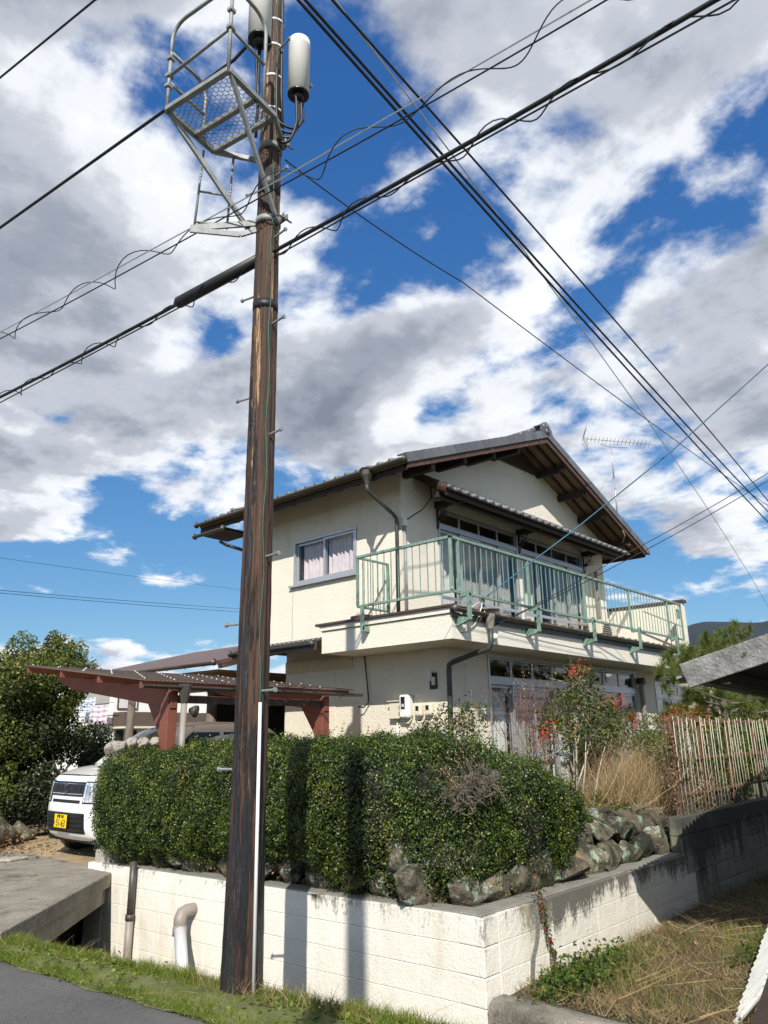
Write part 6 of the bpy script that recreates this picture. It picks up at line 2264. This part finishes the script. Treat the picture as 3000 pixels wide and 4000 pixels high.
# ------------------------------------------------------------------ garden pine
def pine():
    rg = np.random.default_rng(71)
    YP = 5.6
    root = at(2850, 2900, 1, YP); root[2] = .3
    e = empty('pine_tree', root, 'garden pine with bright needle tufts between the balcony end and the grey eave', 'tree')
    centers = [(2660, 2585), (2690, 2540), (2640, 2640), (2740, 2570), (2770, 2520), (2810, 2560), (2840, 2500), (2880, 2470), (2910, 2520), (2860, 2590), (2720, 2625), (2670, 2610), (2790, 2600),
               (2700, 2710), (2660, 2750), (2740, 2740), (2790, 2710), (2830, 2740), (2870, 2720), (2900, 2750), (2700, 2790), (2780, 2790), (2850, 2790), (2930, 2760), (2960, 2720), (2740, 2830), (2650, 2810), (2820, 2830), (2990, 2770), (2900, 2810)]
    B_, T_ = [], []
    m = MB()
    for (x, y) in centers:
        c = at(x, y, 1, YP + rg.normal(0, .35))
        for k in range(9):
            tc_ = c + rg.normal(0, 1, 3) * V((.20, .16, .10))
            ax = V((rg.normal(0, .45), rg.normal(-.1, .45), 1)); ax /= np.linalg.norm(ax)
            nn2 = 170
            st = tc_ + ax * rg.uniform(-.09, .05, (nn2, 1))
            d = ax * .8 + rg.normal(0, .62, (nn2, 3)); d /= np.linalg.norm(d, axis=1, keepdims=True)
            B_.append(st); T_.append(st + d * rg.uniform(.11, .19, (nn2, 1)))
            m.tube([c - V((0, 0, .06)), tc_ - ax * .09, tc_ + ax * .05], [.010, .008, .005], 5, False)
        trunkp = root + (V((root[0], root[1], 2.9)) - root) * min(1, max(.2, (c[2] - .6) / 2.4))
        m.tube([trunkp, (trunkp + c) / 2 + V((0, 0, -.05)), c - V((0, 0, .06))], [.03, .02, .010], 6, False)
    m.build('branches', bark, e, True)
    B_, T_ = np.concatenate(B_), np.concatenate(T_)
    me = blade_mesh('needles', B_ - root, T_ - root, .0075, lf_pine, None, .08, 1)
    o = link('needles', me, e, root); o['kind'] = 'stuff'
    m = MB(); m.tube([root - V((0, 0, .2)), root + V((.1, .1, .9)), root + V((-.05, 0, 1.8)), root + V((0, 0, 2.7))], [.11, .09, .07, .03], 12)
    m.build('trunk', bark, e, True)
pine()

# ------------------------------------------------------------------ creeper on the white wall
rg = np.random.default_rng(81)
cv = empty('wall_creeper', (6.3, WY - .02, .3), 'thin creeper with red leaves hanging down the white wall', 'vine')
m = MB(); pts = []
for k in range(5):
    p = at(2090 + rg.normal(0, 12), 3430, 1, WY - .012)
    path = [p]
    for j in range(9):
        q = at(2090 + 9 * (j + 1) + rg.normal(0, 9) + (k - 2) * 4, 3430 + 42 * (j + 1), 1, WY - .012 - abs(rg.normal(0, .006)))
        path.append(q)
        for t in range(4):
            if rg.random() < .7: pts.append(p + (q - p) * rg.random() + rg.normal(0, .012, 3) - V((0, .012, 0)))
        p = q
    m.tube(path, .0022, 4, False)
m.build('strands', bark, cv)
pts = np.array(pts)
tt = np.where(rg.random(len(pts)) < .22, rg.uniform(.7, 1, len(pts)), rg.uniform(0, .5, len(pts)))
me = leaf_mesh('leaves', pts - ORG[cv], np.tile([-.3, -1, .3], (len(pts), 1)), .034, .024, lf_vine, tt, spread=.4)
link('leaves', me, cv, ORG[cv])

# ------------------------------------------------------------------ grass and weeds
def blades(name, label, pos, h, lean, w, mt, tint=None, seg=3, bend=.5, cat='grass'):
    n = len(pos)
    tip = pos + np.stack([rng.normal(0, lean, n), rng.normal(0, lean, n), h], 1)
    me = blade_mesh(name, pos, tip, w, mt, tint, bend, seg)
    o = link(name, me)
    return tag(o, label, cat, None, 'stuff')


n = 72000
y = rng.uniform(-1.6, 7.0, n)
u = rng.beta(1.3, 1.0, n)
xa = np.array([ROADE(max(v, 0)) for v in y]) - .03; xb = VERGE(y) + .03
x = xa + (xb - xa) * u
pt = wob(np.stack([x, y, np.zeros(n)], 1), 2.4)
h = rng.uniform(.012, .042, n) * (1 + .6 * pt) * (1 + .7 * (u > .8)) * np.where(u < .12, .55, 1)
blades('verge_grass', 'short bright green grass on the verge between asphalt and ditch', np.stack([x, y, np.full(n, .025)], 1), np.abs(h) + .010, .024, .0048, lf_grass, np.clip(.38 + .22 * pt + rng.normal(0, .22, n), 0, .93), 2)
# straw stalks
n = 900
y = rng.uniform(-1, 6.9, n); u = rng.uniform(.55, 1.05, n)
near = rng.random(n) < .45
y = np.where(near, rng.normal(4.1, .55, n), y)
x = np.array([ROADE(max(v, 0)) for v in y]) * (1 - u) + VERGE(y) * u
blades('verge_straw', 'dry straw stalks along the ditch edge at the pole foot', np.stack([x, y, np.full(n, .02)], 1), rng.uniform(.04, .17, n), .09, .004, lf_dry, None, 4)
# broad weed leaves
n = 1500
cy = rng.choice([6.55, 6.2, 5.85, 5.6, 5.3, 3.6, 3.2, 2.9, 4.0], n); y = cy + rng.normal(0, .13, n)
x = (np.array([ROADE(max(v, 0)) for v in y]) + VERGE(y)) / 2 + rng.normal(.04, .09, n)
p = np.stack([x, y, rng.uniform(.03, .07, n)], 1)
me = leaf_mesh('verge_weeds', p, np.tile([0, 0, 1.0], (n, 1)), .045, .026, lf_grass, np.clip(rng.normal(.3, .18, n), 0, .8), spread=.5)
tag(link('verge_weeds', me), 'broad leaved green weeds in the verge grass', 'weeds', None, 'stuff')
# side field: straw and green blades
n = 52000
x = 5.5 + 12 * rng.beta(.9, 1.7, n); y = WY - .02 - 4.6 * rng.random(n)
pt = wob(np.stack([x, y, np.zeros(n)], 1), 1.6)
h = rng.uniform(.02, .12, n) * (1 + .5 * pt)
blades('field_grass', 'matted dry grass with green shoots in the field below the white wall', np.stack([x, y, np.full(n, -.28)], 1), np.abs(h) + .01, .07, .006, lf_field, np.clip(rng.beta(1.1, 1.1, n) - .40 * (pt > .22) * (rng.random(n) < .7), 0, 1), 3)
n = 2400
k_ = rng.integers(0, 46, n); cxx = rng.uniform(5.6, 10.5, 46); cyy = WY - .15 - rng.random(46) * 3.2
blades('field_tufts', 'taller tufts of green grass dotted over the dry field', np.stack([cxx[k_] + rng.normal(0, .10, n), cyy[k_] + rng.normal(0, .09, n), np.full(n, -.28)], 1), rng.uniform(.05, .18, n), .06, .005, lf_grass, np.clip(rng.normal(.6, .3, n), 0, 1), 3)
n = 1500
x = rng.uniform(5.5, 12, n); y = WY - .1 - 3.6 * rng.random(n)
p = np.stack([x, y, -.27 + np.abs(rng.normal(0, .03, n))], 1)
me = leaf_mesh('field_litter', p, np.tile([0, 0, 1.0], (n, 1)), .05, .03, lf_brown, None, spread=.6)
tag(link('field_litter', me), 'withered leaves lying in the dry field grass', 'leaves', None, 'stuff')
n = 300
x = 5.5 + 4.5 * rng.random(n); y = WY - .3 - 3 * rng.random(n); a = rng.uniform(0, 6.28, n); L = rng.uniform(.25, .8, n)
b_ = np.stack([x, y, rng.uniform(-.25, -.18, n)], 1); t_ = b_ + np.stack([np.cos(a) * L, np.sin(a) * L, rng.uniform(-.02, .16, n)], 1)
me = blade_mesh('fallen_straw', b_, t_, .0065, lf_dry, None, .25, 4)
tag(link('fallen_straw', me), 'long fallen straw stalks lying across the field', 'straw', None, 'stuff')
n = 2200
cx_ = rng.choice([5.7, 5.95, 6.2, 6.6, 7.4, 6.0, 7.9], n); x = cx_ + rng.normal(0, .16, n); y = WY - .18 - np.abs(rng.normal(0, .16, n)) - (cx_ > 7) * .9
p = np.stack([x, y, -.25 + np.abs(rng.normal(0, .07, n))], 1)
me = leaf_mesh('field_weeds', p, np.tile([-.3, -.5, 1.0], (n, 1)), .042, .027, lf_nand, np.clip(rng.normal(.5, .25, n), 0, .9), spread=.6)
tag(link('field_weeds', me), 'leafy green weeds along the foot of the side wall', 'weeds', None, 'stuff')
# weeds, moss sprigs and straw in the joints of the boulder bank
n = 5200
x = rng.uniform(5.6, 9.7, n); v = rng.random(n)
p = np.stack([x, WY + .16 + .62 * v, .31 + .52 * v + rng.normal(0, .05, n)], 1)
q = wob(p, 3.0) + .4 * wob(p, 7.0)
p = p[q > .12]
me = leaf_mesh('bank_weeds', p, np.tile([-.2, -.7, .8], (len(p), 1)), .026, .016, lf_hedge, np.clip(rng.normal(.45, .2, len(p)), 0, 1), spread=.7)
tag(link('bank_weeds', me), 'small weeds growing in the joints of the boulder bank', 'weeds', None, 'stuff')
n = 900
x = rng.uniform(6.6, 9.8, n); v = rng.uniform(.5, 1.1, n)
blades('bank_straw', 'dry grass hanging over the boulder bank', np.stack([x, WY + .2 + .55 * v, .30 + .50 * v], 1), rng.uniform(.02, .16, n), .10, .0045, lf_dry, None, 4)
n = 2400
y = rng.uniform(4.2, 8.9, n)
p = np.stack([5.30 + rng.normal(.08, .05, n), y, .27 + rng.uniform(0, .14, n)], 1)
p = p[wob(p, 4.0) > .1]
me = leaf_mesh('ledge_litter', p, np.tile([-.5, 0, .8], (len(p), 1)), .024, .015, lf_brown, None, spread=.5)
tag(link('ledge_litter', me), 'leaf litter on the ledge under the hedge', 'leaves', None, 'stuff')
# fallen leaves near the boulders left of the car
n = 700
p = np.stack([rng.normal(4.8, .6, n), rng.normal(12.0, .5, n), rng.uniform(.13, .18, n) + .25 * rng.random(n) * (rng.random(n) < .5)], 1)
me = leaf_mesh('fallen_leaves', p, np.tile([0, 0, 1.0], (n, 1)), .06, .04, lf_brown, np.clip(rng.normal(.7, .2, n), 0, 1), spread=.35)
tag(link('fallen_leaves', me), 'scattered brown fallen leaves around the boulders by the car', 'leaves', None, 'stuff')
# ------------------------------------------------------------------ shed with cement-board eave on the right
c0 = V((6.02, 2.24, 1.93))
ee = V((.9926, .1207, 0)); nn = V((.1207, -.9926, 0))
# verge climbs away from the eave
d_ = _fw + _rt * (3000 - 1500) / FPX - _up * (2479 - 2000) / FPX
k_ = (ee[0] * (c0[0] - CAMP[0]) + ee[1] * (c0[1] - CAMP[1])) / (ee[0] * d_[0] + ee[1] * d_[1])
q_ = CAMP + d_ * k_
sl = (q_[2] - (c0[2] + .19)) / ((q_ - c0) @ nn)
SLP = V((nn[0], nn[1], sl))
shed = empty('shed', (7.5, .5, -.3), 'open shed whose lichen grey cement roof edge juts in from the right', 'shed')
SN = 3.6
m = MB()
L0 = -.02
pv = [c0 + nn * 0, c0 + SLP * SN, c0 + SLP * SN + V((0, 0, .20)), c0 + V((-.01 * nn[0], .03, .20))]
m.prism([c0 + V((0, 0, 0)), c0 + SLP * SN, c0 + SLP * SN + V((0, 0, .195)), c0 - SLP * .06 + V((0, 0, .20))], ee * .045)
m.build('verge_board', slateconc, shed, bevel=.006)
m = MB()
m.grid(lambda u, v: c0 + ee * (.03 + 9.5 * u) + SLP * (-.10 + (SN + .1) * v) + V((0, 0, .10 + .022 * math.sin(u * 9.5 / .13 * 2 * math.pi))), 740, 3)
m.build('corrugated_roof', slateconc, shed, True)
m = MB()
m.grid(lambda u, v: c0 + ee * (.05 + 9.4 * u) + SLP * (.02 + (SN - .05) * v) + V((0, 0, .055)), 4, 4)
m.build('roof_boarding', darkroom, shed)  # near-black colour stands in for the deep shade under the roof
for k in range(5):
    p = c0 + SLP * (.25 + k * .75) + V((0, 0, .0))
    m = MB(); m.bar(p + ee * .06, p + ee * 9.2, .07, .10); m.build('purlin', darkwood, shed)
for u_, v_ in ((.5, 1.15), (3.6, .5), (6.6, .5), (3.6, 3.2)):
    p = c0 + ee * u_ + SLP * v_
    m = MB(); m.bar((p[0], p[1], -.4), (p[0], p[1], p[2]), .09, .09, (0, 1, 0)); m.build('post', darkwood, shed)
m = MB()
a_, b_ = c0 + ee * .3 + SLP * SN, c0 + ee * 9 + SLP * SN
m.prism([(a_[0], a_[1], -.4), (b_[0], b_[1], -.4), tuple(b_), tuple(a_)], tuple(nn * .05)); m.build('rear_wall', darkwood, shed)
# stacked junk at the shed: leaning corrugated sheet, board, rusty pole
sh = empty('corrugated_sheet', at(2800, 3990, 2, -.28), 'white corrugated sheet leaning at the lower right corner', 'metal sheet')
p0, p1 = at(2862, 4020, 2, -.27), at(3012, 3595, 2, .10)
dv = _rt * .16 + _up * .12 + _fw * .06
m = MB()
Ls = np.linalg.norm(p1 - p0)
nv_ = np.cross((p1 - p0) / Ls, dv / np.linalg.norm(dv))
m.grid(lambda u, v: p0 + (p1 - p0) * u + dv * (v * 1.5 + .04 * math.sin(u * 23)) + nv_ * .022 * math.sin(u * Ls / .088 * 2 * math.pi), 260, 2)
m.build('sheet', sheetmetal, sh, True)
q0 = at(2985, 4060, 2, -.1); q1 = at(3075, 3790, 2, .25)
m = MB(); m.bar(q0, q1, .02, .16, (0.3, -1, .5)); o = m.build('leaning_board', darkwood, None, base=q0)
tag(o, 'weathered brown board leaning behind the white corrugated sheet', 'board')
# ------------------------------------------------------------------ TV aerial on the right rake
ab = at(2412, 2012, 1, 7.66); at_ = at(2386, 1735, 1, 7.66)
an = empty('tv_aerial', ab, 'long toothed TV aerial on a steel mast clamped to the right roof slope', 'aerial')
m = MB(); m.tube([ab - V((0, 0, .1)), ab + (at_ - ab) * .5], .019, 10); m.tube([ab + (at_ - ab) * .48, at_], .015, 10); m.build('mast', alu, an, True)
b0, b1 = at(2288, 1701, 1, 7.66), at(2552, 1735, 1, 7.66)
ctr = at_ + V((0, 0, .04))
hr = V((_rt[0], _rt[1], 0)); hr /= np.linalg.norm(hr)
dd_ = np.linalg.norm(ctr - CAMP) / FPX
bl = hr * .96 + V((0, 0, -.10))
A0, A1 = ctr - bl * 105 * dd_ + V((0, 0, .05)), ctr + bl * 165 * dd_ + V((0, 0, .05))
m = MB(); m.bar(A0, A1, .016, .016); m.build('boom', galv, an)
side = np.cross((A1 - A0) / np.linalg.norm(A1 - A0), V((0, 0, 1)))
side = side * .8 + V((.0, 0, .35)); side /= np.linalg.norm(side)
for k in range(17):
    p = A0 + (A1 - A0) * (.06 + .055 * k)
    m = MB(); m.tube([p - side * .11, p + side * .11], .005, 5); m.build('element', galv, an)
for s_ in (-1, 1):
    for k in range(5):
        p = A0 + V((0, 0, s_ * (.05 + .05 * k))) - hr * (-.02 * k)
        m = MB(); m.tube([p - side * .16, p + side * .16], .0045, 5); m.build('reflector_rod', galv, an)
    m = MB(); m.bar(A0, A0 + V((0, 0, s_ * .27)) + hr * .1, .012, .012); m.build('reflector_arm', galv, an)
m = MB(); m.tube([at_ - V((0, 0, .02)) - bl * 40 * dd_, at_ - V((0, 0, .09)), at_ + bl * 62 * dd_ - V((0, 0, .06))], .008, 6); m.build('boom_brace', galv, an, True)
m = MB(); m.box(ab[0] - .22, ab[0] + .05, ab[1] - .03, ab[1] + .03, ab[2] - .02, ab[2] + .01); m.box(ab[0] - .25, ab[0] - .21, ab[1] - .03, ab[1] + .03, ab[2] - .12, ab[2] + .06); m.build('clamp', alu, an)
m = MB()
gm = ab + (at_ - ab) * .66
for g_ in (V((-.55, .5, roofz(ab[0] - .55) - ab[2] + .0)), V((.55, .5, roofz(ab[0] + .55) - ab[2] + .05)), V((-.1, .9, roofz(ab[0] - .1) - ab[2] + .05))):
    m.tube([gm, ab + g_], .0025, 4)
m.build('guy_wires', steelwire, an)
m = MB(); m.tube([ab, ab + V((.05, -.02, -.25)), ab + V((.2, -.05, -.5)), ab + V((.35, .1, -.62))], .008, 6); m.build('aerial_lead', plastic, an, True)

# ------------------------------------------------------------------ neighbouring white house with laundry
nb = empty('neighbour_house', (18, 32.5, 0), 'white house with brown balcony band and laundry seen under the carport', 'house')
NX, NY = 18.0, 32.5
r2 = lambda x, y: (x * .36166, 2400 + y * .36166)
m = MB(); m.box(NX, NX + 6, NY, NY + 10, -.5, 4.2); m.build('wall', housewhite, nb)
m = MB(); m.box(NX - .12, NX + 6.1, NY - .12, NY + 10.1, 4.2, 4.3); m.build('roof', brownroof, nb)


def face(x0, x1, y0, y1, name, mt, parent, off, ax=0, th=.06):
    a = at(*r2(x0, y1), ax, (NX if ax == 0 else NY)); b = at(*r2(x1, y0), ax, (NX if ax == 0 else NY))
    m = MB()
    if ax == 0: m.box(NX - off - th, NX - off, a[1], b[1], a[2], b[2])
    else: m.box(a[0], b[0], NY - off - th, NY - off, a[2], b[2])
    return m.build(name, mt, parent)


w_ = face(782, 1042, 1252, 1428, 'window', browntrim, nb, .001)
face(800, 880, 1268, 1412, 'curtain', curtwhite, w_, .062, th=.01); face(892, 1028, 1268, 1412, 'curtain', curtwhite, w_, .062, th=.01)
w_ = face(820, 1195, 830, 985, 'balcony_opening', curtgrey, nb, .001)
w_ = face(1262, 1492, 870, 1024, 'window', browntrim, nb, .001, 1); face(1275, 1478, 885, 1012, 'pane', curtwhite, w_, .065, 1, .01)
m = MB(); a = at(*r2(1215, 1212), 1, NY); b = at(*r2(1700, 1066), 1, NY)
m.box(NX + .02, NX + 4.6, NY - 1.0, NY - .01, a[2], b[2]); m.build('balcony_band', brownclad, nb)
m = MB(); m.box(NX + .0, NX + 4.62, NY - 1.06, NY - .01, a[2] - .09, a[2] - .005); m.build('balcony_fascia', plastic, nb)
m = MB(); m.box(NX + 4.6, NX + 4.75, NY - 1.04, NY, a[2] - .1, b[2] + .03); m.build('balcony_end', housewhite, nb)
w_ = face(1225, 1330, 1250, 1500, 'window', darkroom, nb, .001, 1); w_ = face(1350, 1470, 1250, 1500, 'window', darkroom, nb, .001, 1)
m = MB(); m.bar((NX + .5, NY - .9, a[2] - .08), (NX + .5, NY - .9, -.3), .1, .1); m.bar((NX + 1.6, NY - .9, a[2] - .08), (NX + 1.6, NY - .9, -.3), .1, .1); m.build('balcony_post', siding, nb)


def cloth(name, x0, x1, y0, y1, mt, label):
    a = at(*r2(x0, y1), 0, NX - .5); b = at(*r2(x1, y0), 0, NX - .5)
    m = MB()
    m.grid(lambda u, v: (NX - .5 + .03 * math.sin(u * 19) + .02 * math.sin(v * 23), a[1] + (b[1] - a[1]) * u, a[2] + (b[2] - a[2]) * v + .02 * math.sin(u * 9)), 24, 20)
    o = m.build(name, mt, None, True, base=(NX - .5, (a[1] + b[1]) / 2, a[2]))
    o.modifiers.new('thick', 'SOLIDIFY').thickness = .02
    return tag(o, label, 'laundry')


cloth('quilt', 955, 1165, 980, 1195, quilt, 'pink quilt hung out on the neighbouring white house')
cloth('sheet', 860, 1035, 900, 1062, mat('pale_blue_cloth', (.55, .62, .72), .95, .08, 6), 'pale blue sheet hanging behind the pink quilt')
a = at(*r2(850, 985), 0, NX - .5); b = at(*r2(1200, 985), 0, NX - .5)
m = MB(); m.tube([(NX - .5, a[1] + .5, a[2] + .02), (NX - .5, b[1] - .2, a[2] + .02)], .02, 6); o = m.build('laundry_pole', alu, nb)
# dark wooden post and rail beyond the carport
m = MB(); p = at(500, 2890, 1, 15.5); m.tube([(p[0], p[1], .1), (p[0] + .03, p[1], 2.75)], .085, 10); o = m.build('timber_post', bark, None, True, base=(p[0], p[1], .1))
tag(o, 'dark rough timber post standing beyond the parked car', 'post')

# ------------------------------------------------------------------ distance: hill and tree belt
hill = MB()
rgh = np.random.default_rng(91)
def hz(az):
    return 7.05 - .0065 * (az - 17.6) ** 2 - .00035 * abs(az - 17.6) ** 3 * .1
NA_, NR_ = 140, 14
vs = []
for i in range(NA_ + 1):
    az = -20 + 46 * i / NA_
    el = max(.2, 7.0 - .012 * (az - 16.5) ** 2 + .12 * math.sin(az * 1.1) + .05 * math.sin(az * 2.3 + 1) + .025 * math.sin(az * 19))
    for j in range(NR_ + 1):
        t = j / NR_
        d = 900 + 900 * t
        prof = math.sin(math.pi * min(1, t * 1.2) / 2) if t < .84 else 1 - (t - .84) * 2.5
        h = 1.6 + math.tan(R(el)) * 1650 * prof * (1 + .012 * math.sin(i * .35 + j * 1.7))
        vs.append((d * math.cos(R(az)), d * math.sin(R(az)), -2 + h if j else -3))
hill.add(vs, [(i * (NR_ + 1) + j, (i + 1) * (NR_ + 1) + j, (i + 1) * (NR_ + 1) + j + 1, i * (NR_ + 1) + j + 1) for i in range(NA_) for j in range(NR_)])
struct(hill.build('hill', hillm, smooth=True))
k = 0
for (x, y, dpt_, r_) in ((690, 2790, 46, 3.0), (740, 2800, 48, 2.6), (655, 2800, 45, 2.2), (600, 2800, 52, 3.0), (780, 2810, 44, 2.4), (2990, 2800, 14, 2.0), (2960, 2790, 9, 1.0)):
    c = at(x, y, 1, dpt_)
    lab = ['pale green distant tree framed by the carport beam', 'second distant tree beyond the carport, right of centre', 'distant tree next to the red carport post', 'distant tree behind the neighbouring balcony', 'distant tree close to the pole under the carport', 'garden tree at the right edge behind the pine', 'small leafy tree at the right edge above the fence'][k]
    bush('distant_tree', lab, 'tree', (c[0], c[1], c[2] - .2), (r_, r_, r_ * .75), 5000, (.16 if dpt_ > 20 else .06, .10 if dpt_ > 20 else .035), lf_far, (c[0], c[1], 0), 30, seed=100 + k, tr=.12)
    k += 1

# ------------------------------------------------------------------ repeats of a kind share a group
GROUPS = {'overhead_line': 'overhead lines', 'utility_pole': 'utility poles', 'cable_closure': 'white cable closures on the pole', 'low_shrub': 'low shrubs of the garden', 'broadleaf_tree': 'broadleaf trees at the left edge',
          'shaded_shrub': 'shrubs under the left trees', 'distant_tree': 'distant trees', 'meter': 'small wall meters', 'leafy_shrub': 'nandina shrubs without berries', 'dry_grass': 'dry grass clumps'}
for o in list(sc.objects):
    b_ = o.name.split('.')[0]
    if o.parent is None and b_ in GROUPS and 'label' in o:
        o['group'] = GROUPS[b_]
